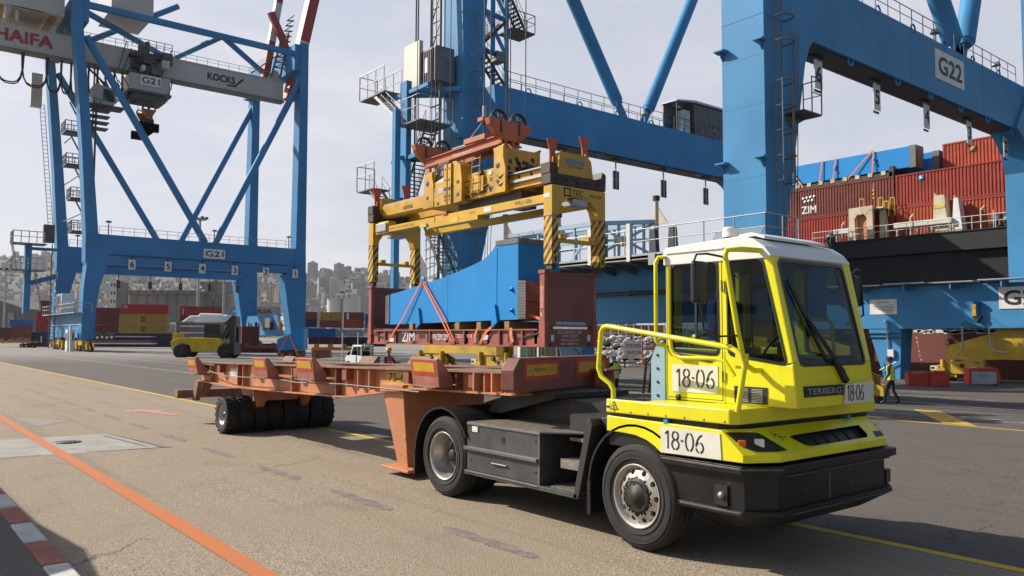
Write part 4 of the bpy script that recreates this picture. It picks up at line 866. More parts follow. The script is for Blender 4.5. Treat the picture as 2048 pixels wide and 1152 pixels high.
g = MB(); g.lathe([(.07, -.02), (.17, -.02), (.17, .02), (.07, .02), (.07, -.02)], (-28.3, 18.1, 4.46), 'y', 'cargo_blue', 18); part('pad_eye', g, CG)
for i, (s, lb) in enumerate(((-29.3, 'far'), (-25.9, 'middle'), (-24.5, 'near'), (-22.8, 'front'))):
    g = MB(); g.box(s, s + .28, 18.08, 20.2, ZT + .004, 2.70, 'wood')
    single('timber_block', g, ['brown timber block under the low end of the blue girder', 'brown timber block under the middle of the blue girder, left of the pair', 'brown timber block under the middle of the blue girder, right of the pair', 'brown timber block under the tall end of the blue girder'][i], 'timber', (s, 19.1, ZT), 'timber blocks under the blue girder', .01)
def strap(pts, w_, label):
    g = MB()
    for a, b_ in zip(pts, pts[1:]): g.beam(a, b_, w_, .012, 'strap_orange', up=(.0, -1, .0))
    single('lashing_strap', g, label, 'strap', pts[0], 'orange lashing straps on the flat rack')
strap([(-28.36, 18.05, 4.40), (-29.7, 17.99, 2.9), (-30.85, 17.97, 1.93)], .07, 'long orange lashing strap slanting down to the left from the eye on the blue girder')
strap([(-28.26, 18.05, 4.40), (-26.9, 17.99, 3.0), (-25.95, 17.97, 1.95)], .075, 'long orange lashing strap slanting down to the right, outer of the two')
strap([(-28.16, 18.07, 4.42), (-26.7, 18.03, 3.0), (-25.8, 17.98, 1.97)], .06, 'long orange lashing strap slanting down to the right, inner of the two')
strap([(-24.35, 18.02, 2.46), (-24.45, 17.98, 2.2), (-24.40, 17.97, 1.92)], .10, 'short upright orange strap beside the white card on the red rail')
strap([(-23.5, 18.02, 2.5), (-23.8, 17.98, 2.3), (-24.1, 17.97, 1.93)], .10, 'short slanting orange strap beside the white card on the red rail')
strap([(-22.35, 18.02, 2.46), (-22.3, 17.98, 2.2), (-22.2, 17.97, 1.95)], .16, 'short orange strap knotted near the right end of the red rail')
strap([(-21.75, 18.3, 2.95), (-21.2, 18.3, 2.80), (-20.85, 18.2, 2.76)], .09, 'orange strap lying across the gap at the end of the girder')
g = MB(); g.tube((-20.62, 18.55, 2.62), (-20.62, 19.95, 2.60), .10, 'pale_blue_steel', 12)
for k in range(22): g.tube((-20.75, 18.6 + k * .06, 2.55), (-20.55, 18.62 + k * .06, 2.73), .012, 'galvanised', 5)
single('chain_roll', g, 'bundle of pale blue lashing chain lying along the flat rack end', 'chain', (-20.62, 19.2, 2.5))

# ------------------------------------------------------------------ over-height frame
OH = thing('over_height_frame', 'yellow over-height lifting frame with striped legs above the flat rack', 'lifting frame', (-26.6, 19.2, 6.5))
PORT = [(18.0, 7.33), (20.56, 7.33), (20.56, 6.30), (20.22, 6.30), (20.12, 6.62), (19.86, 6.88), (19.60, 6.93), (18.86, 6.97), (18.55, 6.80), (18.34, 6.50), (18.30, 6.30), (18.0, 6.30)]
def leg(s0, s1, v0, v1):
    g = MB(); g.box(s0, s1, v0, v1, 4.62, 6.30, 'hazard_stripes'); g.box(s0 - .01, s1 + .01, v0 - .01, v1 + .01, 6.27, 6.30, 'reflect_red'); g.box(s0 + .05, s1 - .05, v0 + .05, v1 - .05, 4.44, 4.62, 'greasy_brown')
    g.box(s0 + .1, s1 + .02, v0 + .05, v1 - .05, 4.66, 4.95, 'frame_yellow'); g.box(s1 + .02, s1 + .03, v0 + .1, v1 - .1, 4.7, 4.9, 'black_letter'); part('leg', g, OH, .01)
for s0, s1 in ((-20.56, -20.14), (-32.8, -32.38)):
    g = MB(); g.prism(PORT, 'x', s0, s1, 'frame_yellow')
    g.box(s0 + .1, s1 - .1, 18.3, 20.2, 5.40, 5.52, 'frame_yellow'); g.box(s0 + .08, s1 - .02, 18.5, 18.7, 5.5, 5.66, 'frame_yellow'); g.box(s0 + .08, s1 - .02, 19.75, 19.95, 5.5, 5.66, 'frame_yellow')
    g.box(s0 - .1, s1 - .02, 19.0, 19.7, 6.72, 6.93, 'galvanised')
    if s0 > -25:
        x = s1 + .008
        for a in ((18.55, 18.60, 6.98, 7.28), (18.82, 18.87, 6.98, 7.28), (18.55, 18.87, 7.23, 7.28), (18.55, 18.87, 6.98, 7.03)): g.box(s1, x, *a, 'black_letter')
        g.text('TEC', (x, 18.93, 7.04), (0, 1, 0), (0, 0, 1), .20, 'black_letter', 'l', .52, bold=.03); g.text('CONTAINER', (x, 18.93, 6.965), (0, 1, 0), (0, 0, 1), .05, 'black_letter', 'l', .50)
        g.text('27/22', (x, 19.5, 6.96), (0, 1, 0), (0, 0, 1), .08, 'trailer_dark', 'l', .28); g.text('WLL=50t', (x, 19.78, 7.06), (0, 1, 0), (0, 0, 1), .12, 'black_letter', 'l', .58)
        g.box(s0, s1 - .1, 17.992, 18.0, 6.9, 7.05, 'plate_white')
    else:
        g.box(s0 + .6, s0 + 1.5, 18.02, 18.1, 6.85, 7.22, 'galvanised'); g.box(s0, s0 + 1.6, 18.1, 18.5, 6.75, 7.3, 'frame_yellow')
    part('portal', g, OH, .015)
    for v0, v1 in ((18.0, 18.30), (20.24, 20.56)): leg(s0, s1, v0, v1)
g = MB(); g.box(-31.3, -27.5, 18.12, 18.46, 6.80, 7.05, 'frame_yellow'); g.box(-27.5, -20.56, 18.14, 18.44, 6.78, 7.07, 'frame_yellow'); g.box(-27.9, -24.5, 18.10, 18.48, 6.62, 6.80, 'frame_yellow')
g.box(-31.3, -20.56, 20.1, 20.4, 6.80, 7.05, 'frame_yellow'); g.box(-26.9, -26.6, 18.09, 18.5, 7.05, 7.2, 'flipper_red')
g.text('WLL=50t', (-22.3, 18.134, 6.86), (1, 0, 0), (0, 0, 1), .15, 'black_letter', 'l', .95); g.box(-24.15, -23.7, 18.132, 18.136, 6.84, 7.02, 'plate_white'); g.text('27/22', (-25.1, 18.134, 6.87), (1, 0, 0), (0, 0, 1), .1, 'trailer_dark', 'l', .4)
g.text('WWW.CONTAINER.COM', (-31.1, 18.115, 6.87), (1, 0, 0), (0, 0, 1), .10, 'trailer_dark', 'l', 2.0); g.box(-28.6, -28.1, 18.095, 18.12, 6.70, 6.86, 'yellow_letter'); g.box(-26.2, -25.8, 18.09, 18.14, 6.66, 6.85, 'yellow_letter')
part('side_beam', g, OH, .012)
# ------------------------------------------------------------------ spreader and head block
SPD = thing('container_spreader', 'dirty yellow telescopic container spreader with orange sheave blocks on top', 'spreader', (-26.6, 19.2, 8.0))
SY = 'spreader_yellow'
g = MB()
for v in (18.45, 19.75):
    for z in (7.56, 8.12): g.box(-32.3, -20.5, v, v + .34, z, z + .05, 'galvanised' if z > 8 else SY)
    g.box(-32.3, -20.5, v + .12, v + .2, 7.6, 8.13, SY); g.box(-23.5, -20.6, v + .0, v + .06, 7.80, 7.90, 'galvanised')
    for s in (-21.2, -21.9, -22.6): g.lathe([(0, -.05), (.05, -.05), (.06, 0)], (s, v + .12, 8.02), 'y', 'greasy_brown', 8)
g.box(-32.2, -28.5, 18.38, 18.44, 7.62, 8.1, SY); g.text('stinis', (-30.4, 18.375, 7.72), (1, 0, 0), (0, 0, 1), .22, 'cloth_navy', 'l', .8, bold=.03)
part('telescopic_beam', g, SPD)
g = MB(); g.box(-28.5, -23.1, 18.32, 20.2, 7.52, 8.02, SY); g.box(-28.5, -23.1, 18.30, 18.34, 7.50, 8.5, SY); g.box(-28.3, -26.7, 18.28, 18.30, 7.5, 8.3, SY)
g.prism([(-28.3, 8.3), (-26.8, 8.35), (-26.8, 8.75), (-28.0, 8.5)], 'y', 18.34, 18.9, 'cream_paint'); g.box(-28.05, -27.75, 18.27, 18.282, 7.75, 8.1, 'plate_white'); g.box(-27.5, -27.1, 18.27, 18.282, 8.0, 8.2, 'galvanised')
g.box(-26.5, -22.5, 18.6, 20.0, 7.2, 7.52, 'dark_steel'); g.box(-23.6, -22.8, 18.9, 19.6, 6.95, 7.25, 'greasy_brown')
for s in (-28.0, -27.5, -25.8, -25.3, -23.6): g.lathe([(0, -.012), (.08, -.012), (.08, 0)], (s, 18.28, 7.62), 'y', 'black_letter', 10)
g.box(-25.1, -24.3, 18.2, 18.3, 7.7, 8.3, SY); g.tube((-24.9, 18.25, 7.9), (-24.4, 18.25, 8.5), .05, 'greasy_brown')
g.box(-25.9, -25.0, 18.9, 19.6, 8.02, 8.55, 'greasy_brown'); g.tube((-25.9, 19.2, 8.6), (-25.1, 19.2, 8.6), .22, 'dark_steel', 12)
rg = random.Random(17)
for k in range(34):                                          # valves, boxes and hoses crowding the frame
    s = rg.uniform(-28.2, -23.3); z = rg.uniform(8.02, 8.5); v = rg.uniform(18.45, 19.7); a = rg.uniform(.08, .3)
    g.box(s, s + a, v, v + rg.uniform(.1, .35), 8.0, z + rg.uniform(0, .4), rg.choice(['greasy_brown', 'dark_steel', 'spreader_yellow', 'galvanised', 'greasy_brown', 'hub_black']))
for k in range(16):
    s = rg.uniform(-26.0, -23.4); z = rg.uniform(7.6, 8.3); w_ = rg.uniform(.2, .8); g.path([(s, 18.27, z), (s + w_ * .5, 18.22, z - rg.uniform(.05, .25)), (s + w_, 18.27, z + rg.uniform(-.1, .1))], rg.uniform(.012, .028), rg.choice(['black_plastic', 'greasy_brown', 'dark_steel']), 5)
for k in range(14): s = rg.uniform(-28.4, -23.3); z = rg.uniform(7.6, 8.4); g.box(s, s + rg.uniform(.06, .2), 18.27, 18.30, z, z + rg.uniform(.05, .18), rg.choice(['greasy_brown', 'hub_black', 'plate_white', 'galvanised', 'greasy_brown']))
for k in range(5): g.path([(-27.9 + k * .16, 18.5, 8.5), (-28.0 + k * .15, 18.45, 9.0), (-27.8 + k * .15, 18.6, 9.4)], .025, 'black_plastic', 5)
part('main_frame', g, SPD, .01)

g = MB()
for s in (-26.66, -26.36): g.prism([(s, 7.40), (s + .22, 7.40), (s + .22, 9.05), (s, 9.02)], 'y', 17.98, 18.3, SY)
for s in (-26.55, -26.25):
    for z, r_ in ((7.75, .07), (8.05, .09), (8.4, .05), (8.85, .05), (7.6, .05)): g.lathe([(0, -.006), (r_, -.006), (r_, 0)], (s, 17.98, z), 'y', 'black_letter', 12)
g.prism([(-26.14, 7.42), (-25.5, 7.45), (-25.5, 8.3), (-25.6, 8.9), (-25.9, 9.1), (-26.14, 9.1)], 'y', 18.05, 18.6, SY)
for z in (7.75, 8.25): g.lathe([(0, -.006), (.1, -.006), (.1, 0)], (-25.75, 18.05, z), 'y', 'black_letter', 6)
part('twin_lift_box', g, SPD, .015)
for s0, top in ((-28.55, 9.0), (-23.75, 9.3)):
    for v in (18.25, 19.95):
        g = MB(); g.prism([(s0 - .05, 7.5), (s0 + .75, 7.5), (s0 + .75, 8.4), (s0 + .62, 8.8), (s0 + .62, top - .1), (s0 + .7, top), (s0, top - .08), (s0 + .05, top - .25), (s0 + .05, 8.5)], 'y', v, v + .12, SY)
        g.lathe([(0, -.01), (.12, -.01), (.12, 0)], (s0 + .3, v, 8.55), 'y', 'black_letter', 14); g.lathe([(0, -.01), (.09, -.01), (.09, 0)], (s0 + .3, v, 7.95), 'y', 'black_letter', 14); part('pedestal', g, SPD, .01)
    g = MB(); g.box(s0 + .1, s0 + .6, 18.37, 19.95, 8.3, top - .1, 'spreader_yellow')
    rr = random.Random(int(s0))
    for k in range(14): v = 18.5 + rr.random() * 1.3; z = 8.4 + rr.random() * (top - 8.8); g.lathe([(0, .02), (rr.uniform(.04, .1), .02), (.1, 0)], (s0 + .6, v, z), 'x', 'greasy_brown', 9)
    g.tube((s0 + .62, 19.5, 8.45), (s0 + .75, 19.5, 8.45), .22, 'greasy_brown', 16); part('machinery', g, SPD)
g = MB()
for s in (-25.05, -24.55): g.tube((s, 18.16, 7.6), (s + .12, 18.16, 9.1), .022, SY, 6)
for k in range(5): g.tube((-25.03 + k * .02, 18.16, 7.8 + k * .3), (-24.53 + k * .02, 18.16, 7.8 + k * .3), .016, SY, 6)
part('ladder', g, SPD)
# end beams with flippers
for s0, s1, o in ((-20.65, -20.15, 1), (-32.8, -32.3, -1)):
    g = MB(); g.prism([(17.95, 7.36), (20.6, 7.36), (20.62, 7.95), (20.45, 8.05), (20.35, 7.72), (17.95, 7.74)], 'x', s0, s1, 'greasy_brown')
    for v in (18.2, 18.7, 19.2, 19.7, 20.2): g.lathe([(0, .02), (.07, .02), (.07, 0)], (s1, v, 7.55), 'x', 'hub_black', 9)
    g.box(s0, s1 - .02, 17.93, 18.25, 7.72, 8.1, 'greasy_brown'); part('end_beam', g, SPD, .015)
    g = MB(); g.prism([(18.32, 7.74), (20.0, 7.74), (19.9, 8.35), (19.7, 8.52), (18.5, 8.52), (18.38, 8.4)], 'x', s0 + .02, s1 - .03, SY)
    if o > 0: g.text('stinis', (s1 - .02, 19.12, 8.14), (0, 1, 0), (0, 0, 1), .24, 'cargo_blue', 'c', .85, bold=.04); g.text('ROTTERDAM', (s1 - .022, 19.15, 8.02), (0, 1, 0), (0, 0, 1), .07, 'cloth_navy', 'c', .7)
    part('end_box', g, SPD, .02)
    for v in (18.3, 19.85):
        g = MB(); z0 = 8.2 if v < 19 else 8.5
        g.prism([(v - .08, z0), (v + .14, z0), (v + .16, z0 + .35), (v + .30, z0 + .8), (v - .22, z0 + .78), (v - .1, z0 + .4)], 'x', s0 + .12, s0 + .18, 'flipper_red'); g.prism([(s0 + .05, 7.7), (s0 + .3, 7.7), (s0 + .3, z0 + .15), (s0 + .05, z0 + .15)], 'y', v - .05, v + .1, 'flipper_red')
        part('flipper', g, SPD, .008)
HB = MB()
for v in (18.75, 19.6):
    HB.hexa([(-29.3, v, 9.45), (-24.0, v, 9.55), (-24.0, v + .28, 9.55), (-29.3, v + .28, 9.45), (-29.3, v, 9.50), (-24.0, v, 9.60), (-24.0, v + .28, 9.60), (-29.3, v + .28, 9.50)], 'head_orange')
    HB.hexa([(-29.3, v + .1, 9.5), (-24.0, v + .1, 9.6), (-24.0, v + .16, 9.6), (-29.3, v + .16, 9.5), (-29.3, v + .1, 9.78), (-24.0, v + .1, 9.88), (-24.0, v + .16, 9.88), (-29.3, v + .16, 9.78)], 'head_orange')
    HB.hexa([(-29.3, v, 9.78), (-24.0, v, 9.88), (-24.0, v + .28, 9.88), (-29.3, v + .28, 9.78), (-29.3, v, 9.82), (-24.0, v, 9.92), (-24.0, v + .28, 9.92), (-29.3, v + .28, 9.82)], 'head_orange')
HB.box(-26.3, -24.9, 18.7, 19.9, 9.92, 10.12, 'head_orange'); HB.box(-27.2, -25.6, 18.76, 19.8, 9.9, 9.94, 'galvanised'); HB.text('TRANSNAUT', (-26.6, 18.84, 9.56), (1, 0, 0), (0, 0, 1), .14, 'white_letter', 'c', 1.4)
part('head_block', HB, SPD, .008)
for s0 in (-29.5, -24.2):
    g = MB(); dz = .05 if s0 < -26 else .12
    bowl = [(18.30, 10.42 + dz), (20.36, 10.36 + dz), (20.36, 10.18 + dz), (20.05, 9.85 + dz), (19.75, 9.62 + dz), (19.0, 9.62 + dz), (18.65, 9.85 + dz), (18.38, 10.2 + dz)]
    for s in (s0 - .17, s0 + .13): g.prism(bowl, 'x', s, s + .04, 'head_orange')
    g.prism([(18.30, 10.40 + dz), (18.34, 10.42 + dz), (18.42, 10.2 + dz), (18.69, 9.87 + dz), (19.03, 9.64 + dz), (19.0, 9.6 + dz), (18.63, 9.83 + dz), (18.36, 10.18 + dz)], 'x', s0 - .13, s0 + .13, 'head_orange')
    g.prism([(20.36, 10.36 + dz), (20.32, 10.36 + dz), (20.32, 10.2 + dz), (20.02, 9.88 + dz), (19.72, 9.65 + dz), (19.75, 9.61 + dz), (20.08, 9.85 + dz), (20.4, 10.18 + dz)], 'x', s0 - .13, s0 + .13, 'head_orange')
    for v in (18.85, 19.75): g.prism([(v - .07, 9.9 + dz), (v + .07, 9.88 + dz), (v + .05, 10.35 + dz), (v - .06, 10.36 + dz)], 'x', s0 + .17, s0 + .178, 'greasy_brown')
    for v in (19.05, 19.45): g.box(s0 - .15, s0 + .15, v, v + .12, 9.0, 9.64 + dz, 'head_orange'); g.tube((s0 - .25, v + .06, 9.3), (s0 + .25, v + .06, 9.3), .05, 'greasy_brown', 8)
    sb = part('sheave_block', g, SPD, .01)
    for v in (18.85, 19.82):
        g = MB(); g.lathe([(.34, -.07), (.40, -.08), (.40, -.04), (.36, 0), (.40, .04), (.40, .08), (.34, .07), (.34, -.07)], (s0, v, 10.42 + dz), 'x', 'greasy_brown', 28); g.lathe([(0, -.06), (.08, -.06), (.08, .06), (0, .06)], (s0, v, 10.42 + dz), 'x', 'hub_black', 12)
        for k in range(8): a = math.pi * 2 * k / 8; g.beam((s0, v, 10.42 + dz), (s0, v + .35 * math.cos(a), 10.42 + dz + .35 * math.sin(a)), .04, .05, 'greasy_brown', up=(1, 0, 0))
        part('sheave', g, sb)
for s0, vs in ((-29.5, (18.47, 19.24, 19.44, 20.22)), (-24.2, (18.47, 19.24, 19.44, 20.22))):
    for v in vs:
        g = MB(); g.tube((s0, v, 10.35), (s0, v, 48), .022, 'dark_steel', 6)
        single('hoist_rope', g, 'dark steel hoist rope running up from an orange sheave block', 'rope', (s0, v, 10.35), 'hoist ropes above the spreader')
g = MB(); g.tube((-25.72, 19.3, 10.1), (-25.72, 19.3, 10.9), .035, 'dark_steel', 8); g.tube((-25.72, 19.3, 11.5), (-25.72, 19.3, 48), .03, 'dark_steel', 8); g.tube((-25.72, 19.3, 10.9), (-25.72, 19.3, 11.5), .075, 'galvanised', 8); g.box(-25.9, -25.55, 19.1, 19.5, 10.85, 11.0, 'head_orange'); g.tube((-25.75, 19.3, 10.9), (-27.4, 19.3, 9.9), .02, 'galvanised', 6)
single('power_cable', g, 'hanging black power cable with grey sleeve above the orange head block', 'cable', (-25.72, 19.3, 10))
# ------------------------------------------------------------------ crane pieces
CB = 'crane_blue'
def railing(mb, P, h=1.1, r=.022, m='galvanised', step=1.6, mid=True, toe=False):
    """posts, top rail and knee rail along the polyline P (foot level)"""
    for a, b in zip(P, P[1:]):
        a = Vector(a); b = Vector(b); L = (b - a).length; n = max(1, round(L / step))
        for t in ((h, r), (h * .55, r * .8)) if mid else ((h, r),): mb.tube(a + Z * t[0], b + Z * t[0], t[1], m, 5)
        if toe: mb.beam(a + Z * .08, b + Z * .08, .02, .14, m)
        for i in range(n + 1): p = a.lerp(b, i / n); mb.tube(p, p + Z * h, r, m, 5)
def stair(mb, p, q, side, m='grey_steel', rail=True, wd=.8):
    """flight from p up/down to q; side is the horizontal direction across the flight"""
    p = Vector(p); q = Vector(q); sd = Vector(side).normalized() * wd; n = max(4, int(abs(q.z - p.z) / .24))
    for o in (Vector(), sd): mb.beam(p + o, q + o, .05, .22, m)
    for i in range(1, n): c = p.lerp(q, i / n); mb.beam(c, c + sd, .24, .03, m)
    if rail:
        for o in (Vector(), sd):
            for h in (.55, 1.05): mb.tube(p + o + Z * h, q + o + Z * h, .02, m, 5)
            for i in range(0, 5): c = p.lerp(q, i / 4) + o; mb.tube(c, c + Z * 1.05, .02, m, 5)
def bogie_set(root, s, v, z0, top=3.0, mirror=1, k=1.0, m='bogie_yellow'):
    """equaliser beams with eight wheels under one crane corner, centred on (s, v)"""
    g = MB(); P = [(-4.6, .95), (-4.6, 1.75), (-1.4, 2.55), (-.8, 3.0), (.8, 3.0), (1.4, 2.55), (4.6, 1.75), (4.6, .95), (2.6, .95), (.9, 1.0), (-.9, 1.0), (-2.6, .95)]
    for dv in (-.42, .30): g.prism([(s + a * k, z0 + (b + .35) * (top - z0) / 3.35) for a, b in P], 'y', v + dv, v + dv + .12, m)
    eq = part('equaliser_beam', g, root, .02)
    for a in (-3.55, 3.55):
        g = MB(); Q = [(-1.9, .55), (-1.9, 1.05), (-.7, 1.45), (.7, 1.45), (1.9, 1.05), (1.9, .55)]
        for dv in (-.34, .24): g.prism([(s + (a + x) * k, z0 + b) for x, b in Q], 'y', v + dv, v + dv + .10, m)
        g.lathe([(0, -.46), (.14, -.46), (.16, -.34)], (s + a * k, v, z0 + 1.15), 'y', 'greasy_brown', 12)
        for b in (-1.35, 1.35):
            c = s + (a + b) * k
            g.prism([(c - .95, z0 + .28), (c + .95, z0 + .28), (c + .95, z0 + .62), (c + .35, z0 + .86), (c - .35, z0 + .86), (c - .95, z0 + .62)], 'y', v - .26, v - .20, m); g.prism([(c - .95, z0 + .28), (c + .95, z0 + .28), (c + .95, z0 + .62), (c + .35, z0 + .86), (c - .35, z0 + .86), (c - .95, z0 + .62)], 'y', v + .2, v + .26, m)
            g.box(c - .28, c + .28, v - .62, v - .26, z0 + .30, z0 + .95, m); g.tube((c + .1, v - .45, z0 + .95), (c + .1, v - .45, z0 + 1.55), .17, m, 12)
            g.box(c - .75, c - .2, v - .58, v - .26, z0 + .75, z0 + 1.1, 'rust_cream'); g.box(c - .7, c - .45, v - .59, v - .58, z0 + .85, z0 + 1.0, 'black_letter')
            g.path([(c - .8, v - .5, z0 + .2), (c - .4, v - .6, z0 + .35), (c + .3, v - .62, z0 + .25), (c + .8, v - .5, z0 + .4)], .03, 'greasy_brown', 5)
        bo = part('bogie', g, eq, .008)
        for b in (-1.9, -.8, .8, 1.9):
            pass
        g = MB()
        for b in (-1.85, -.85, .85, 1.85): g.lathe([(0, -.16), (.30, -.15), (.34, -.15), (.34, -.11), (.30, -.10), (.30, .10), (.34, .11), (.34, .15), (0, .16)], (s + (a + b) * k, v, z0 + .31), 'y', 'greasy_brown', 18)
        part('wheel', g, eq)
def sign_board(mb, txt, o, right, w, h, th=.02, tw=None, m='plate_white', inset=.2):
    """flat board with lettering; o = middle"""
    o = Vector(o); right = Vector(right).normalized(); n = right.cross(Z)
    P = [o - right * w / 2 - Z * h / 2 - n * th, o + right * w / 2 - Z * h / 2 - n * th, o + right * w / 2 - Z * h / 2, o - right * w / 2 - Z * h / 2]
    mb.hexa(P + [p + Z * h for p in P], m)
    if txt: mb.text(txt, o - Z * h * (.5 - inset) + n * .012, right, Z, h * (1 - 2 * inset), 'black_letter', 'c', tw, bold=.06)
# ------------------------------------------------------------------ crane G22, close by
C2 = thing('gantry_crane', 'huge blue quay crane G22 close behind the tractor, its legs cut by the frame', 'crane', (-31, 46, 0))
def crane_leg(s0, s1, v0, prof, m=CB, top=None):
    """prof: list of (z, v of the water-side face)"""
    g = MB()
    for (z0, a0, b0), (z1, a1, b1) in zip(prof, prof[1:]):
        g.hexa([(s0, a0, z0), (s1, a0, z0), (s1, b0, z0), (s0, b0, z0), (s0, a1, z1), (s1, a1, z1), (s1, b1, z1), (s0, b1, z1)], m)
    return g
for s0, s1 in ((-22.1, -19.9), (-44.75, -42.55)):
    g = crane_leg(s0, s1, 30.2, [(5.6, 30.2, 31.45), (14.8, 30.2, 33.5), (15.7, 30.2, 33.9), (16.2, 30.2, 34.4), (19.4, 30.2, 34.3 if s0 > -30 else 31.6), (46, 29.6 if s0 > -30 else 29.6, 36 if s0 > -30 else 34.2)])
    for z in (16.4, 6.6): g.box(s0 - .012, s1 + .012, 30.188, 30.2, z, z + .05, CB); g.box(s1, s1 + .012, 30.19, 33, z, z + .05, CB)
    for z in (9.2, 12.4, 14.6): g.box(s0, s1, 30.194, 30.2, z, z + .02, CB); g.box(s1, s1 + .006, 30.2, 31.3, z, z + .02, CB)
    for z in (9.9, 15.1):
        for s in (s0 + .05, s1 - .08):
            g.prism([(30.2, z), (29.82, z + .05), (29.82, z + .12), (30.2, z + .16)], 'x', s - .25, s + .25, CB); g.prism([(30.2, z - .35), (29.9, z), (30.2, z)], 'x', s - .03, s + .03, CB)
    lg = part('leg', g, C2)
    g = MB()                                                  # caged ladder on the face along the quay
    x = s1 + .25
    for v in (30.65, 31.2): g.tube((x, v, 6.6), (x, v, 24), .028, 'grey_steel', 6)
    for k in range(48): g.tube((x, 30.65, 6.8 + k * .36), (x, 31.2, 6.8 + k * .36), .014, 'grey_steel', 5)
    for z in (8.9, 10.0, 11.1, 12.2, 13.3, 15.1, 16.2, 17.3, 18.4, 19.5, 20.6): g.path([(x - .05, 30.5, z), (x + .45, 30.5, z + .02), (x + .65, 30.75, z + .02), (x + .65, 31.15, z + .02), (x + .45, 31.38, z + .02), (x - .05, 31.38, z)], .036, 'grey_steel', 6)
    for a, b in ((.45, 30.5), (.65, 30.95), (.45, 31.38)): g.tube((x + a, b, 8.9), (x + a, b, 13.4), .032, 'grey_steel', 6)
    for v in (31.9, 32.1, 32.35): g.tube((x - .1, v, 6.2), (x - .1, v + .35, 16), .022, 'grey_steel', 5)
    part('ladder', g, lg)
    if s0 > -30:
        g = MB(); g.box(s1, s1 + .95, 31.75, 33.2, 12.1, 12.18, 'dark_grating'); g.prism([(31.75, 12.1), (33.2, 12.1), (32.2, 11.6)], 'x', s1, s1 + .08, 'grey_steel')
        railing(g, [(s1 + .05, 33.2, 12.18), (s1 + .95, 33.2, 12.18), (s1 + .95, 32.4, 12.18)], 1.6, .03, 'grey_steel', .6); part('landing', g, lg)
    # waterside leg
    g = crane_leg(s0 + .45, s1, 62, [(5.6, 62.0, 64.3), (13.6, 61.9, 64.4), (15.0, 61.2, 64.4), (15.8, 60.2, 64.5), (16.2, 59.2, 64.5)] + ([(19.4, 62.0, 64.6)] if s0 > -30 else []))
    if s0 > -30: g.box(s1 - .5, s1 + 1.4, 62.2, 64.4, 19.4, 46, CB)
    part('leg', g, C2)
for s0, s1 in ((-21.85, -20.1), (-44.55, -42.75)):
    g = MB(); g.box(s0, s1, 33.0, 62.1, 16.2, 19.4, CB)
    for v in (39.2, 44.6, 54.4): g.box(s1, s1 + .008, v, v + .04, 16.2, 19.4, CB)
    for v in (36, 41, 45, 49, 53, 57): g.lathe([(.22, -.04), (.28, -.04), (.28, .04), (.22, .04), (.22, -.04)], (s1 - .02, v, 19.42), 'x', CB, 14); g.lathe([(.2, -.04), (.28, -.04), (.28, .04), (.2, .04), (.2, -.04)], (s1 - .1, v + 2.2, 16.1), 'x', CB, 14)
    g.box(s0 + .2, s1 - .2, 33, 60, 16.12, 16.2, 'dark_steel'); bm_ = part('portal_beam', g, C2)
    g = MB(); railing(g, [(s1 - .1, 34.0, 19.4), (s1 - .1, 60.2, 19.4)], 1.15, .028, 'grey_steel', 1.35); railing(g, [(s0 + .1, 34.0, 19.4), (s0 + .1, 60.2, 19.4)], 1.15, .028, 'grey_steel', 1.35)
    for v in (48.5, 57.4): g.tube((s1 - .3, v, 19.4), (s1 - .3, v, 20.2), .05, 'galvanised'); g.lathe([(.0, .25), (.22, .22), (.3, 0)], (s1 - .3, v, 20.1), 'z', 'galvanised', 12)
    part('railing', g, bm_)
def hanger(s, v, txt, name='lane_sign'):
    g = MB(); g.tube((s, v, 16.15), (s, v, 15.2), .06, 'galvanised', 8); g.box(s - .1, s + .1, v - .5, v + .5, 16.05, 16.15, 'dark_steel')
    if txt: sign_board(g, txt, (s + .12, v, 15.18), (0, 1, 0), .72, 1.42, .04, None, inset=.22); g.box(s + .02, s + .06, v - .3, v + .3, 14.3, 14.42, 'dark_steel')
    else: g.box(s - .03, s + .06, v - .33, v + .33, 13.75, 14.5, 'dark_grating'); g.box(s - .03, s + .06, v - .33, v + .33, 14.53, 15.2, 'dark_grating'); g.box(s + .06, s + .075, v - .06, v + .06, 13.8, 15.2, 'galvanised')
    part(name, g, C2)
for v, t in ((36.35, '6'), (42.25, '5'), (48.2, '4'), (54.15, '3'), (60.05, '2')): hanger(-21, v, t)
for v in (39.9, 45.7, 51.4, 57.0): hanger(-43.6, v, '', 'lane_sign')
g = MB(); sign_board(g, 'G22', (-20.06, 49.53, 18.05), (0, 1, 0), 3.9, 1.75, .04, 3.1, inset=.2); part('name_board', g, C2)
# tubular diagonals
def pipe(p, q, r, clevis=True):
    p = Vector(p); q = Vector(q); d = (q - p).normalized(); g = MB(); g.tube(p + d * 1.5, q, r, CB, 22)
    g.tube(p + d * 1.2, p + d * 1.6, r * .72, CB, 16, r); g.beam(p - d * .6, p + d * 1.3, r * 1.5, .10, CB, up=(1, 0, 0)); part('diagonal_brace', g, C2)
pipe((-43.6, 46.7, 19.6), (-43.6, 38.0, 32.3), .50); pipe((-43.6, 48.9, 19.6), (-43.6, 58.6, 37.6), .50)
pipe((-21, 53.2, 19.7), (-21, 48.4, 25.3), .62); pipe((-21, 53.6, 19.7), (-21, 56.4, 27), .62)
g = MB(); g.prism([(52.2, 19.4), (54.2, 19.4), (53.6, 20.9), (53.0, 20.9)], 'x', -21.05, -20.95, CB); part('gusset', g, C2)
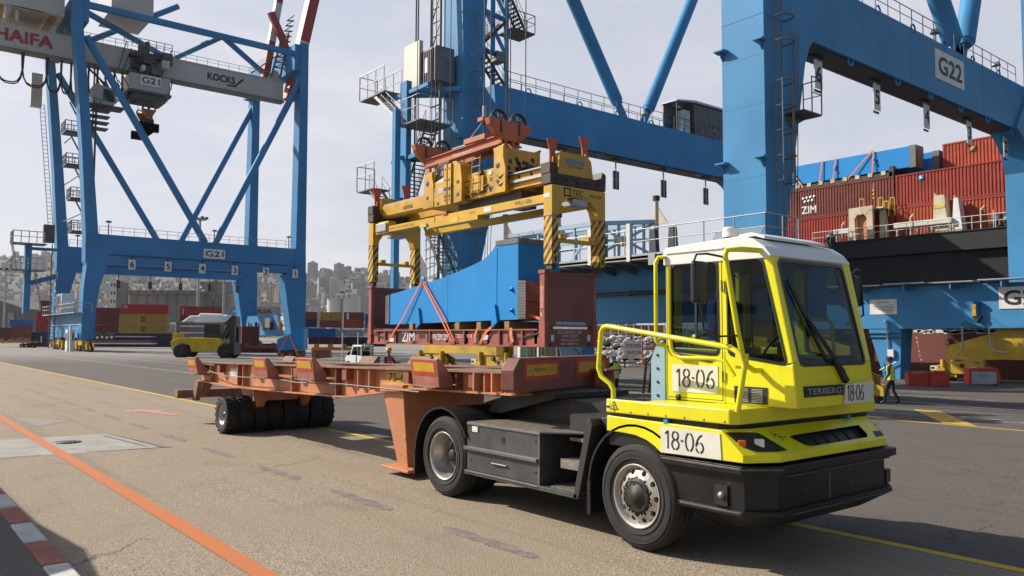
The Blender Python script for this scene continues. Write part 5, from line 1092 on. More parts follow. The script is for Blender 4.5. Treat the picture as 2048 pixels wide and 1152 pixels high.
# machine shed on the far beam
g = MB(); g.box(-44.4, -42.9, 54.6, 59.6, 19.42, 22.1, 'grey_steel')
for k in range(16): g.box(-42.9, -42.86, 54.7 + k * .31, 54.85 + k * .31, 19.45, 22.05, 'grey_steel')
g.prism([(52.1, 22.0), (54.6, 22.35), (59.7, 22.35), (59.7, 22.2), (54.6, 22.15), (52.1, 21.9)], 'x', -44.5, -42.7, 'galvanised'); g.box(-44.3, -44.2, 52.2, 54.6, 19.5, 22, 'grey_steel'); g.box(-43.8, -43.0, 53.3, 54.2, 19.42, 21.4, 'galvanised'); g.tube((-42.8, 52.2, 19.5), (-42.8, 52.2, 22), .04, 'grey_steel')
for k in range(9): g.path([(-44.2 + .0, 56.2 + k * .35, 22.35), (-43.6, 56.3 + k * .35, 22.75 - abs(k - 4) * .06), (-43.0, 56.2 + k * .35, 22.35)], .02, 'galvanised', 5)
part('machine_shed', g, C2)
# sills
for v0, v1, e0, e1 in ((30.55, 32.0, -46.5, -18.2), (61.0, 62.9, -47, -16)):
    g = MB(); g.box(e0, e1, v0, v1, 2.95, 5.92, CB)
    g.box(e0, e1, v0 - .05, v1 + .05, 5.92, 6.0, CB); g.box(e0, e1, v0 - .03, v1 + .03, 2.88, 2.95, CB)
    for s in (-39, -34, -25.5): g.box(s, s + .05, v0 - .01, v0, 2.95, 5.92, CB)
    sl_ = part('sill_beam', g, C2)
    for s, mr in ((-21.2, 1), (-43.6, -1)): bogie_set(C2, s, (v0 + v1) / 2, gz(v0), 3.1, mr)
    if v0 > 50:
        g = MB()
        for k in range(9): g.box(-46 + k * 3.3, -43 + k * 3.3, 59.9, 61.2, 6.12 + .05 * (k % 2), 6.2 + .05 * (k % 2), 'galvanised'); g.box(-44.6 + k * 3.3, -44.5 + k * 3.3, 60.0, 61, 5.7, 6.15, CB)
        part('walkway', g, sl_)
        g = MB(); g.box(-31.1, -29.0, 60.96, 60.99, 3.98, 5.12, 'plate_white'); g.text('KOCKS KRANE', (-30.05, 60.95, 4.84), (1, 0, 0), Z, .13, 'black_letter', 'c', 1.0)
        for k, (a, b) in enumerate(((-29.5, .4), (-30.0, 1.7), (-30.0, 1.5), (-29.9, 1.2), (-29.7, .8), (-29.5, .5))): g.box(a - b / 2, a + b / 2, 60.953, 60.96, 4.68 - k * .11, 4.71 - k * .11, 'dark_steel')
        part('builder_plate', g, sl_)
        g = MB(); sign_board(g, 'G22', (-20.3, 60.94, 4.95), (1, 0, 0), 3.3, 1.5, .03, 2.7, inset=.17); part('name_board', g, sl_)
        g = MB(); g.lathe([(.36, 4.75), (.20, 4.5), (.18, 3.9), (.22, 3.8)], (-23.4, 60.75, 0), 'z', CB, 14); g.box(-23.52, -23.28, 60.5, 60.57, 3.72, 4.55, 'reflect_yellow'); g.prism([(-23.6, 3.72), (-23.0, 3.72), (-23.3, 3.25)], 'y', 60.6, 61, 'dark_steel')
        g.path([(-24.3, 60.6, 3.0), (-24.2, 60.55, 3.35), (-23.9, 60.55, 3.45), (-23.5, 60.55, 3.2), (-22.9, 60.6, 3.0)], .10, CB, 8); g.path([(-24.2, 60.5, 3.0), (-24.2, 60.5, 1.4), (-24.6, 60.5, 1.0)], .06, 'galvanised', 8); g.path([(-22.5, 60.5, 3.1), (-22.4, 60.5, 1.6), (-22.1, 60.5, 1.3), (-21.4, 60.5, 1.2)], .06, 'galvanised', 8)
        part('cable_guide', g, sl_)
        # tapered support below the sill
        g = MB(); g.hexa([(-30.15, 61.1, gz(61)), (-28.95, 61.1, gz(61)), (-28.95, 62.7, gz(61)), (-30.15, 62.7, gz(61)), (-31.3, 61.02, 2.9), (-28.75, 61.02, 2.9), (-28.75, 62.85, 2.9), (-31.3, 62.85, 2.9)], CB); g.box(-29.75, -29.3, 60.85, 61.05, .7, 1.3, 'plate_white'); g.path([(-30.0, 60.95, 3.4), (-29.8, 60.9, 3.5), (-29.75, 60.9, 3.3), (-29.75, 60.95, .4)], .06, 'galvanised', 8)
        g.tube((-30.4, 60.9, -.3), (-29.1, 60.9, .35), .05, 'galvanised', 8); g.box(-31.3, -28.8, 60.9, 61.0, 2.2, 2.25, 'dark_steel'); g.box(-31.3, -28.8, 60.9, 61.0, 2.5, 2.55, 'dark_steel')
        part('support', g, C2)
    else:
        g = MB(); g.box(-35.5, -18.4, 28.0, 30.45, 5.80, 5.92, 'galvanised'); g.box(-35.5, -18.4, 28.0, 28.05, 5.75, 6.02, 'galvanised')
        for k in range(12): g.prism([(28.05, 5.78), (30.5, 5.78), (30.5, 5.3)], 'x', -35 + k * 1.45, -34.93 + k * 1.45, 'grey_steel')
        railing(g, [(-35.4, 28.05, 5.95), (-18.5, 28.05, 5.95), (-18.5, 30.4, 5.95)], 1.22, .03, 'galvanised', 1.5)
        for s in (-26.0, -31.9, -28.6): g.box(s, s + .22, 27.95, 28.04, 5.7, 7.5, 'plate_white')
        for k in range(22): g.beam((-21.9 + k * .11, 29.0, 6.3), (-21.6 + k * .11, 29.0, 6.75), .02, .05, 'galvanised')
        g.box(-24.6, -24.2, 27.9, 28.05, 5.45, 5.95, 'galvanised'); g.box(-33.2, -32.8, 27.9, 28.05, 5.45, 5.95, 'galvanised')
        part('walkway', g, sl_)
        g = MB(); g.tube((-33, 30.3, 4.38), (-20, 30.3, 4.38), .10, 'greasy_brown', 10)
        for s in (-31, -28, -25, -22): g.box(s, s + .1, 30.2, 30.5, 4.25, 4.5, 'dark_steel')
        part('pipe', g, sl_)
# pale blue service frame with rusty posts on the landside sill
g = MB(); PB = 'pale_blue_steel'
for s, v in ((-39.0, 31), (-31.2, 31), (-28.5, 33.0), (-36.5, 33.2)):
    g.tube((s, v, 6.0), (s, v, 9.5), .13, 'rust_cream', 10); g.tube((s, v, 9.5), (s, v, 9.75), .2, 'greasy_brown', 10); g.prism([(s, 8.2), (s, 9.3), (s + .8, 8.2)], 'y', v - .03, v + .03, 'rust_cream')
for a, b in (((-39.0, 31), (-31.2, 31)), ((-36.5, 33.2), (-28.5, 33)), ((-31.2, 31), (-28.5, 33)), ((-39, 31), (-36.5, 33.2))):
    for z, w_ in ((8.35, .22), (7.4, .12), (6.25, .3)): g.beam((a[0], a[1], z), (b[0], b[1], z), w_, w_, PB)
    for k in range(1, 5): p = Vector((a[0], a[1], 6.1)).lerp(Vector((b[0], b[1], 6.1)), k / 5); g.beam(p, p + Z * 2.2, .12, .12, PB)
for a, b in (((-39, 31, 8.2), (-37, 31, 6.4)), ((-31.2, 31, 8.3), (-28.6, 33, 6.5)), ((-31.2, 31, 6.5), (-28.6, 33, 8.3)), ((-33, 31, 6.4), (-31.3, 31, 8.2))): g.beam(a, b, .1, .14, PB)
g.box(-30.3, -29.8, 31.7, 32.2, 7.1, 7.6, 'rust_cream')
for s in (-27.2, -26.0, -30.9): g.prism([(s, 6.0), (s + .5, 6.0), (s + .38, 7.6), (s + .1, 7.6)], 'y', 30.9, 31.2, 'dark_steel')
part('service_frame', g, C2)
# stair tower and lift on the far landside leg
g = MB(); g.box(-46.2, -45.4, 27.6, 28.0, 10.2, 19.2, CB); g.box(-45.5, -45.1, 26.6, 27.0, 4, 17.0, CB); g.beam((-46, 27.8, 10.8), (-43, 30.2, 11.2), .3, .35, PB); g.beam((-46, 27, 13.9), (-45.2, 29, 14.3), .25, .25, CB)
for z in (18.4, 14.0): g.beam((-46.3, 27.8, z), (-44.6, 30.2, z + .1), .25, .3, CB); g.beam((-45, 27.8, z), (-42.8, 30.2, z + .1), .25, .3, CB); g.beam((-47.5, 27.8, z), (-43, 27.8, z), .2, .25, CB)
part('stair_tower', g, C2)
g = MB(); GS = 'grey_steel'
g.box(-50.6, -47.2, 26.9, 28.3, 18.75, 18.83, GS); railing(g, [(-47.2, 26.9, 18.83), (-50.6, 26.9, 18.83), (-50.6, 28.3, 18.83), (-47.2, 28.3, 18.83)], 1.7, .035, 'galvanised', 1.2)
stair(g, (-48.7, 27.0, 18.8), (-44.9, 27.0, 16.0), (0, 1, 0), 'galvanised', True, 1.0)
g.box(-45.4, -42.9, 27.0, 29.6, 15.92, 16.0, GS); railing(g, [(-45.0, 26.98, 16), (-42.9, 26.98, 16), (-42.9, 29.6, 16)], 1.6, .03, 'galvanised', .8)
stair(g, (-44.1, 28.3, 16), (-46.9, 28.3, 11.2), (0, 1, 0), GS, True, .9)
g.box(-50.8, -48.6, 26.9, 28.3, 12.25, 12.33, GS); railing(g, [(-48.4, 26.9, 12.33), (-50.8, 26.9, 12.33), (-50.8, 28.3, 12.33)], 1.8, .035, 'galvanised', 1.1)
stair(g, (-49.2, 27.0, 12.3), (-45.0, 27.0, 8.6), (0, 1, 0), GS, True, 1.0)
stair(g, (-46.0, 28.6, 11.4), (-41.9, 28.6, 5.4), (0, 1, 0), GS, True, 1.0); g.box(-46.8, -45.6, 27, 29.6, 11.2, 11.3, GS)
for k in range(6): g.tube((-45.6 + k * .5, 29.4, 5.9), (-45.6 + k * .5, 29.4, 11), .03, GS, 5)
for k in range(8): g.beam((-45.8, 29.45, 6 + k * .65), (-42.4, 29.45, 6.6 + k * .65), .05, .05, GS)
part('stairs', g, C2)
g = MB(); g.prism([(-45.2, 5.2), (-43.2, 5.2), (-43.2, 6.5), (-45.0, 8.6), (-45.2, 8.6)], 'y', 27.9, 27.95, 'plate_white'); part('stair_panel', g, C2)
g = MB(); g.box(-46.9, -45.0, 28.3, 28.6, 18.9, 22.0, 'cream_paint'); g.box(-45.0, -43.2, 28.5, 29.9, 18.9, 21.2, 'grey_steel')
for k in range(7): g.box(-44.95 + k * .26, -44.85 + k * .26, 28.44, 28.5, 18.9, 21.1, 'dark_steel')
g.box(-44.5, -44.2, 28.43, 28.5, 19.6, 20.6, 'galvanised'); part('lift_car', g, C2)
g = MB()
for s, v, r_ in ((-45.6, 28.4, .07), (-45.3, 28.4, .05), (-44.6, 29.0, .10), (-43.5, 29.0, .10), (-43.9, 29.6, .05)): g.tube((s, v, 5.8 if s < -45.4 or s > -44 else 19), (s, v, 46), r_, GS if r_ > .06 else 'galvanised', 6)
for k in range(42): g.tube((-44.6, 29.0, 6 + k * .95), (-43.5, 29.0, 6 + k * .95), .05, GS, 5)
for k in range(14): g.beam((-44.6, 29.05, 19.5 + k * 1.9), (-43.5, 29.05, 21.4 + k * 1.9), .06, .06, GS)
part('lift_mast', g, C2)
g = MB()                                                      # upper stairs on the water side of the same leg
for s, v, z0 in ((-44.2, 33.0, 19.4), (-44.2, 35.1, 19.4), (-45.8, 35.1, 19.4)): g.tube((s, v, z0), (s, v, 42), .19, CB, 12)
for z in (22.4, 25.2, 28.4): g.beam((-44.2, 31.5, z), (-44.2, 35.1, z - .4), .22, .28, CB); g.beam((-44.2, 33, z + 3), (-44.2, 35.1, z - .2), .18, .22, CB)
part('stair_column', g, C2)
g = MB(); stair(g, (-44, 35.3, 19.4), (-44, 32.6, 22.4), (-1, 0, 0), 'dark_steel', True, .9); stair(g, (-44, 32.7, 22.4), (-44, 35.0, 24.7), (-1, 0, 0), 'dark_steel', True, .9); g.box(-45.4, -43.6, 35.2, 37.3, 24.1, 24.2, 'dark_steel'); railing(g, [(-43.6, 35.3, 24.2), (-43.6, 37.3, 24.2), (-45.4, 37.3, 24.2)], 1.3, .035, 'dark_steel', 1.0)
stair(g, (-44, 36.8, 24.2), (-44, 33.2, 30), (-1, 0, 0), 'dark_steel', True, .9); g.box(-44.8, -43.9, 34.0, 34.8, 21.6, 22.3, 'grey_steel'); part('stairs', g, C2)
# ------------------------------------------------------------------ crane G21, further down the quay
C1 = thing('gantry_crane', 'whole blue quay crane G21 with cream boom standing in the distance at left', 'crane', (-140, 42, 0))
FB = 'crane_blue_far'
def wleg(name, pts, s1, th, m=FB):
    """leg in the frame plane: pts = list of (left v, right v, z), thickness th along the quay"""
    g = MB(); s0 = s1 - th
    for (a0, b0, z0), (a1, b1, z1) in zip(pts, pts[1:]):
        g.hexa([(s0, a0, z0), (s1, a0, z0), (s1, b0, z0), (s0, b0, z0), (s0, a1, z1), (s1, a1, z1), (s1, b1, z1), (s0, b1, z1)], m)
    return part(name, g, C1)
for s1, dz in ((-130, 0), (-152, 0)):
    wleg('leg', [(24.8, 26.1, 1.4), (24.9, 27.0, 9.0), (25.2, 27.9, 12.4), (25.0, 27.6, 13), (24.9, 26.6, 17.2), (24.0, 25.4, 30), (22.4, 23.6, 48), (22.0, 23.4, 56)], s1, 2.6)
    wleg('leg', [(57.1, 59.4, .6), (56.6, 59.4, 4.0), (55.3, 59.4, 12.4), (57.2, 59.3, 13.2), (57.4, 59.2, 17.1), (57.7, 59.0, 53.2)], s1, 2.4)
    g = MB(); g.box(s1 - 2.2, s1 - .15, 26.5, 57.6, 12.75, 17.05, FB)
    bm_ = part('portal_beam', g, C1)
    g = MB(); railing(g, [(s1 - .3, 26.8, 17.05), (s1 - .3, 57.2, 17.05)], 1.2, .035, 'galvanised', 1.6)
    for v in (28.0, 43.6, 56.2): g.tube((s1 - .3, v, 17), (s1 - .3, v, 19), .08, 'grey_steel'); g.lathe([(.0, .3), (.35, .2), (.5, 0)], (s1 - .3, v, 18.9), 'z', 'grey_steel', 10)
    part('railing', g, bm_)
    # braces from the portal beam up to the legs
    for a, b in (((24.2, 46.5), (42.4, 17.0)), ((57.9, 46.5), (44.0, 17.0))):
        g = MB(); g.tube((s1 - 1, a[0], a[1]), (s1 - 1, b[0], b[1]), .55, FB, 12); part('diagonal_brace', g, C1)
    g = MB(); g.box(s1 - .14, s1 - .02, 28.2, 56, 14.0, 14.12, 'dark_steel'); part('sign_rail', g, bm_)
for k, t in enumerate('654321'):
    v = 31.3 + k * 5.2; g = MB(); sign_board(g, t, (-129.85, v, 12.75), (0, 1, 0), 1.0, 1.5, .05, None, inset=.2); g.tube((-129.95, v, 13.5), (-129.95, v, 14.0), .07, 'dark_steel', 6); part('lane_sign', g, C1)
    if k < 5: g = MB(); g.tube((-151, v + 3.0, 12.75), (-151, v + 3.0, 10.2), .08, 'dark_grating', 6); g.box(-151.1, -150.9, v + 2.7, v + 3.3, 10.3, 11.6, 'dark_grating'); part('lane_sign', g, C1)
g = MB(); sign_board(g, 'G21', (-130.0, 43.6, 15.2), (0, 1, 0), 3.4, 1.5, .08, 2.8, inset=.2); part('name_board', g, C1)
for v0, v1, vis in ((24.9, 26.6, 0), (57.0, 58.8, 1)):
    g = MB(); g.box(-154.4, -130.1, v0 + .05, v1, 1.7 if not vis else 2.2, 5.6 if not vis else 5.8, FB); sl_ = part('sill_beam', g, C1)
    if not vis:
        g = MB(); g.box(-155, -129, v0 - 1.3, v0, 5.3, 5.45, 'galvanised'); railing(g, [(-155, v0 - 1.3, 5.45), (-129, v0 - 1.3, 5.45), (-129, v0 + 1, 5.45)], 1.3, .045, 'galvanised', 2); part('walkway', g, sl_)
        g = MB(); g.box(-146, -141, v0 - .9, v0 + 1, 5.6, 8.6, 'white_paint'); g.box(-145.5, -144.3, v0 - .93, v0 - .88, 6.6, 8.2, 'reflector_blue'); g.box(-143, -141.6, v0 - .93, v0 - .88, 6.6, 8.2, 'reflector_blue'); g.box(-143.9, -143.2, v0 - .93, v0 - .88, 5.7, 8.2, 'flipper_red'); part('control_hut', g, sl_)
        g = MB(); g.box(-154, -130.4, v0 - .1, v0 + .04, 3.6, 3.75, 'galvanised'); part('pipe', g, sl_)
    else:
        for k in range(5): g = MB(); g.tube((-149 + k * 3.6, v0 - .3, 3.1), (-149 + k * 3.6, v0 - .3, 4.6), .25, 'cloth_navy' if k % 2 else 'reflect_yellow', 8); part('fitting', g, sl_)
        g = MB(); g.box(-141, -138.8, v0 - .4, v0 + .04, 3.6, 5.3, 'plate_white'); part('fitting', g, sl_)
        g = MB(); sign_board(g, 'G21', (-133.6, v0 - .02, 4.3), (1, 0, 0), 2.9, 2.4, .05, 2.4, inset=.28); part('name_board', g, sl_)
    for s in (-133, -151): bogie_set(C1, s, (v0 + v1) / 2, gz(v0), 1.9 if not vis else 2.2)
g = MB(); g.box(-133.5, -132.1, 23.4, 24.4, -.3, 2.9, 'white_paint'); g.box(-133.2, -132.4, 23.36, 23.4, 1.3, 2.4, 'black_letter'); g.box(-132.1, -132.06, 23.6, 24.2, 1.3, 2.4, 'black_letter'); g.hexa([(-131.4, 23.6, -.3), (-131.0, 23.6, -.3), (-131.0, 23.9, -.3), (-131.4, 23.9, -.3), (-132.0, 23.6, 3.5), (-131.6, 23.6, 3.5), (-131.6, 23.9, 3.5), (-132.0, 23.9, 3.5)], 'plate_white'); part('drive_cabinet', g, C1)
# boom girder
g = MB(); g.box(-136.4, -135, 6, 56.6, 43.85, 47.25, 'boom_cream'); g.box(-136.6, -134.85, 6, 56.8, 43.5, 43.85, 'warehouse_grey'); g.box(-137.5, -134.9, 6, 56.7, 47.2, 47.32, 'boom_cream'); g.prism([(53.5, 47.3), (56.4, 47.3), (55.5, 49.0), (54.8, 49.0)], 'x', -135.3, -135, 'boom_cream')
g.text('HAIFA', (-134.96, 20.0, 44.8), (0, 1, 0), Z, 1.75, 'red_letter', 'l', None, bold=.06) if 0 else g.text('HAIFA', (-134.96, 13.1, 44.75), (0, 1, 0), Z, 1.75, 'red_letter', 'l', 7.3, bold=.11)
g.text('KOCKS', (-134.96, 43.3, 45.0), (0, 1, 0), Z, 1.15, 'black_letter', 'l', 4.6, bold=.08); g.beam((-134.96, 48.0, 44.75), (-134.96, 49.4, 46.2), .02, .3, 'black_letter', up=(0, 0, 1)); g.box(-134.98, -134.95, 46.6, 48.2, 44.55, 44.8, 'black_letter')
bo = part('boom', g, C1)
g = MB(); railing(g, [(-135.1, 6, 47.3), (-135.1, 54, 47.3)], 1.2, .045, 'galvanised', 1.8); part('railing', g, bo)
g = MB()                                                      # festoon loops under the boom
rr = random.Random(3); v = 13.4
for w_, d_ in ((3.4, 4.6), (3.4, 4.6), (2.0, 4.9), (1.4, 4.8), (1.3, 4.7), (1.2, 4.6), (1.3, 4.5), (1.2, 4.6), (1.3, 4.4), (1.2, 4.5), (1.1, 4.3), (1.2, 4.4)):
    for dx in (0, .25): g.path([(-134.6, v + w_ * (.5 - .5 * math.cos(math.pi * t / 10)) + dx * .3, 43.3 - (d_ + dx) * (1 - abs(1 - t / 5) ** 3.0)) for t in range(11)], .10, 'black_plastic', 5)
    v += w_ * .93 if w_ > 2 else w_ * .95
part('festoon_cable', g, bo)
# trolley with its cabin
g = MB(); g.box(-138.2, -133.4, 31.0, 37.0, 40.6, 43.2, 'boom_cream')
for k in range(16): g.box(-133.4, -133.34, 31.1 + k * .37, 31.25 + k * .37, 40.6, 43.1, 'galvanised')
sign_board(g, 'G21', (-133.25, 34.0, 42.3), (0, 1, 0), 3.0, 1.5, .05, 2.6, inset=.17); g.box(-138.5, -133.2, 30.8, 37.2, 40.2, 40.6, 'dark_grating'); g.box(-138, -133.6, 31.5, 36.5, 39.3, 40.2, 'dark_grating')
for k in range(26): s = rr.uniform(-136.9, -133.0); vv = rr.uniform(30.5, 36.3); zz = rr.uniform(43.2, 46.6); g.box(s, s + rr.uniform(.5, 1.6), vv, vv + rr.uniform(.5, 1.6), zz, zz + rr.uniform(.5, 1.8), rr.choice(['grey_steel', 'dark_grating', 'dark_steel', 'boom_cream', 'dark_steel']))
g.tube((-133.8, 33.5, 43), (-133.8, 33.5, 48.6), .35, 'dark_grating', 10)
for k in range(10): g.beam((-134.4, 29.5 + k * .7, 43.6), (-134.2, 30.5 + k * .75, 48.2 - (k % 3)), .16, .16, 'dark_grating')
railing(g, [(-133.6, 30, 47.6), (-133.6, 37.2, 47.6)], 1.3, .06, 'grey_steel', 1.2); railing(g, [(-133.2, 36.6, 39.3), (-133.2, 37.4, 42.5)], 1.0, .05, 'grey_steel', 1)
tr = part('trolley', g, C1)
g = MB(); g.prism([(25.9, 37.3), (28.7, 37.3), (29.3, 38.0), (29.0, 40.0), (26.2, 40.4), (25.6, 39.6)], 'x', -136, -133.4, 'boom_cream'); g.prism([(27.2, 37.9), (28.9, 37.9), (28.85, 39.7), (27.3, 39.8)], 'x', -133.42, -133.36, 'booth_glass'); g.prism([(27.2, 37.9), (28.9, 37.9), (28.85, 39.7), (27.3, 39.8)], 'x', -133.46, -133.41, 'dark_steel'); g.box(-136.2, -133.2, 25.4, 30.4, 37.1, 37.3, 'dark_grating'); railing(g, [(-133.3, 24.4, 37.2), (-133.3, 27, 36.6)], 1.3, .05, 'grey_steel', .8)
for k in range(4): g.box(-135.5, -133.5, 25.0 + k * .3, 28.2 + k * .1, 33.6 + k * .95, 33.75 + k * .95, 'dark_grating')
for k in range(9): g.beam((-134.2, 26 + k * .5, 42.8 - (k % 2)), (-134.0, 27.5 + k * .45, 38.8 + (k % 3)), .14, .14, 'dark_steel')
g.tube((-134.5, 26.2, 33), (-134.5, 26.2, 43.6), .12, 'dark_steel', 6); g.beam((-134, 24.5, 43.3), (-134, 29, 39.5), .25, .25, 'dark_steel'); part('operator_cabin', g, tr)
# upper tie beams, mast foot, machinery house
g = MB(); g.beam((-131, 23.0, 51.3), (-131, 58.3, 51.3), .7, .9, FB); part('tie_beam', g, C1)
g = MB(); g.beam((-152, 23.0, 51.3), (-152, 58.3, 51.3), .7, .9, FB); part('tie_beam', g, C1)
for a, b in (((-131, 24.0, 50.2), (-141, 39.0, 48.9)), ((-141, 39.0, 48.9), (-131, 44.2, 51.3)), ((-131, 44.5, 51.2), (-141, 58.0, 48.3)), ((-141, 24, 47.5), (-141, 40.0, 58.5)), ((-152, 24.0, 50.2), (-141, 38, 48.9))):
    g = MB(); g.tube(a, b, .48, FB, 10); part('tie_beam', g, C1)
g = MB(); g.box(-154.2, -130.3, 56.6, 58.5, 48.3, 52.9, FB); part('cross_beam', g, C1); g = MB(); g.box(-154, -130.3, 22.7, 24.4, 48.5, 53.4, FB); part('cross_beam', g, C1)
g = MB(); g.box(-150, -132.5, 12.8, 21.5, 49.3, 55, 'boom_cream')
for k in range(5): g.box(-149, -133.5, 13.4 + k * 1.6, 14.3 + k * 1.6, 49.1, 49.3, 'wood')
g.box(-149.6, -132.4, 15, 19, 48.8, 49.1, 'warehouse_tan'); g.tube((-133, 14.2, 47.3), (-133, 14.2, 49.4), .25, 'boom_cream'); g.tube((-133, 15.6, 47.3), (-133, 15.6, 49.4), .25, 'boom_cream'); g.box(-140, -131, 27.5, 33.5, 51.6, 57, 'boom_cream'); part('machinery_house', g, C1)
# raised red and white boom
paint('mast_red', (.36, .04, .035), .5, var=.15); paint('mast_cream', (.60, .56, .52), .5, var=.12)
def banded(p, q, w, h, cuts):
    p = Vector(p); q = Vector(q); g = MB()
    for (a, m), b in zip(cuts, [c[0] for c in cuts[1:]] + [1.0]): g.beam(p.lerp(q, a), p.lerp(q, b), w, h, m, up=(1, 0, 0))
    part('raised_boom', g, C1)
banded((-136, 53.6, 47.6), (-136, 57.0, 70), 1.15, 1.25, [(0, 'mast_red'), (.30, 'mast_cream'), (.62, 'mast_red')])
banded((-136, 58.2, 44.5), (-136, 63.9, 72), 1.8, 2.3, [(0, 'mast_red'), (.14, 'mast_cream'), (.40, 'mast_red'), (.8, 'mast_cream')])
g = MB(); g.beam((-134.5, 57.2, 51.5), (-134.5, 56.2, 54.5), 1.2, .7, 'mast_red', up=(1, 0, 0)); g.beam((-134.5, 56.2, 54.5), (-134.5, 53.8, 59), 1.2, .7, 'mast_red', up=(1, 0, 0))
for k in range(10): g.beam((-135, 54.8 + .25 * k, 49.5 + k), (-135, 57.0 + .15 * k, 49.8 + k), .25, .2, 'grey_steel'); g.beam((-135, 54.8 + .25 * k, 49.5 + k), (-135, 57.0 + .15 * k, 50.8 + k), .15, .15, 'dark_grating')
g.beam((-134.6, 54.2, 47.6), (-134.6, 56.2, 56), .3, .3, 'grey_steel'); g.beam((-134.6, 55.8, 47.6), (-134.6, 57.2, 56), .3, .3, 'grey_steel'); stair(g, (-134.5, 50.5, 47.4), (-134.5, 54.5, 51.0), (1, 0, 0), 'grey_steel'); part('hinge_stairs', g, C1)
# ladders, lift and stair tower on the landward side
g = MB(); s = -152.3
for v in (21.6, 22.3): g.tube((s, v, 40.5), (s, v + 2.2, 17.5), .06, 'galvanised', 5)
for k in range(34): t = k / 34; g.tube((s, 21.6 + 2.2 * t, 40.5 - 23 * t), (s, 22.3 + 2.2 * t, 40.5 - 23 * t), .05, 'galvanised', 5)
for z, va in ((34.2, 23.5), (29.0, 23.8), (23.7, 24.6), (18.5, 24.9)): railing(g, [(-140.5, va + 2.6, z), (-140.5, va, z), (-143.5, va, z), (-143.5, va + 2.6, z)], 1.6, .08, 'galvanised', .8); g.box(-143.5, -140.4, va, va + 2.8, z - .25, z, 'dark_grating'); g.beam((-141, va + 1.6, z - .2), (-141, va + 3.6, z - 2.6), .3, .3, 'dark_grating'); g.beam((-141, va + 3.0, z), (-141, va + .6, z + 4.6), .25, .2, 'grey_steel')
g.tube((-134, 26.5, 17), (-134, 26.5, 42), .16, 'dark_steel', 6); g.tube((-141, 27.6, 17), (-141, 26.2, 38), .22, 'dark_steel', 6)
for z in (34.5, 27.2, 21): g.beam((-152, 25.4, z), (-131, 25.2, z - .6), .12, .14, 'grey_steel')
part('ladder', g, C1)
g = MB(); g.box(-153, -151.6, 20.2, 21.8, 40.0, 45.5, 'boom_cream'); part('lift_car', g, C1); g = MB(); g.box(-152.4, -151.4, 22.8, 24.4, 17.4, 20.4, 'dark_grating'); part('lift_landing', g, C1)
g = MB(); g.box(-152, -150.6, 20.2, 21.1, 5.6, 16.8, FB); g.beam((-151, 21, 10.5), (-151, 24.8, 11.8), .3, .8, FB); g.beam((-151, 20.8, 16.2), (-151, 24.9, 16.2), .4, .5, FB)
for z in (16.8, 12.5): g.box(-152.5, -149, 18.2, 23, z, z + .12, 'grey_steel'); railing(g, [(-149, 18.2, z), (-149, 22.6, z)], 2.0, .07, 'galvanised', 1.0); railing(g, [(-149, 18.2, z), (-152, 18.2, z)], 2.0, .07, 'galvanised', 1.0)
stair(g, (-150, 22.6, 6), (-150, 21.6, 12.5), (-1, 0, 0), 'galvanised', True, 1.2); stair(g, (-150, 19.0, 12), (-150, 18.2, 17), (-1, 0, 0), 'galvanised', True, 1.2)
for k in range(20): g.beam((-149.5, 23.8 + (k % 2) * .8, .5 + k * .55), (-149.5, 24.6 - (k % 2) * .8, 1.0 + k * .55), .1, .1, 'grey_steel')
for v in (23.8, 24.6): g.tube((-149.5, v, 0), (-149.5, v, 17), .09, 'grey_steel', 5)
part('stair_tower', g, C1)
# its little spreader high under the trolley
S3 = thing('container_spreader', 'small rusty yellow spreader hanging high below the trolley of crane G21', 'spreader', (-137, 34, 35))
g = MB(); g.box(-140.8, -134.2, 33.6, 35.2, 34.6, 35.3, 'greasy_brown'); g.box(-139.6, -135.4, 33.7, 35.1, 35.3, 36.9, 'spreader_yellow'); g.box(-134.4, -133.7, 33.2, 35.6, 34.4, 35.7, 'greasy_brown'); g.box(-141.2, -140.5, 33.2, 35.6, 34.4, 35.7, 'greasy_brown')
for k in range(12): s = -139.5 + k * .36; g.box(s, s + .25, 33.6, 35.2, 35.6 + .2 * (k % 3), 36.2 + .25 * (k % 3), 'greasy_brown' if k % 2 else 'spreader_yellow'); part('main_frame', g, S3)
for s in (-138.9, -135.6):
    g = MB(); g.prism([(33.5, 38.3), (35.4, 38.3), (35.4, 38), (35.0, 37.3), (33.9, 37.3), (33.5, 38)], 'x', s - .3, s + .3, 'head_orange'); g.box(s - .3, s + .3, 34.2, 35, 36.6, 37.4, 'head_orange')
    for v in (33.9, 35.0): g.lathe([(.4, -.1), (.55, -.1), (.55, .1), (.4, .1), (.4, -.1)], (s, v, 38.4), 'x', 'greasy_brown', 16)
    part('sheave_block', g, S3)
g = MB()
for s in (-138.9, -135.6):
    for v in (33.6, 34.5, 35.3): g.tube((s, v, 38.3), (s, v, 40.4), .05, 'grey_steel', 5)
part('hoist_rope', g, S3)
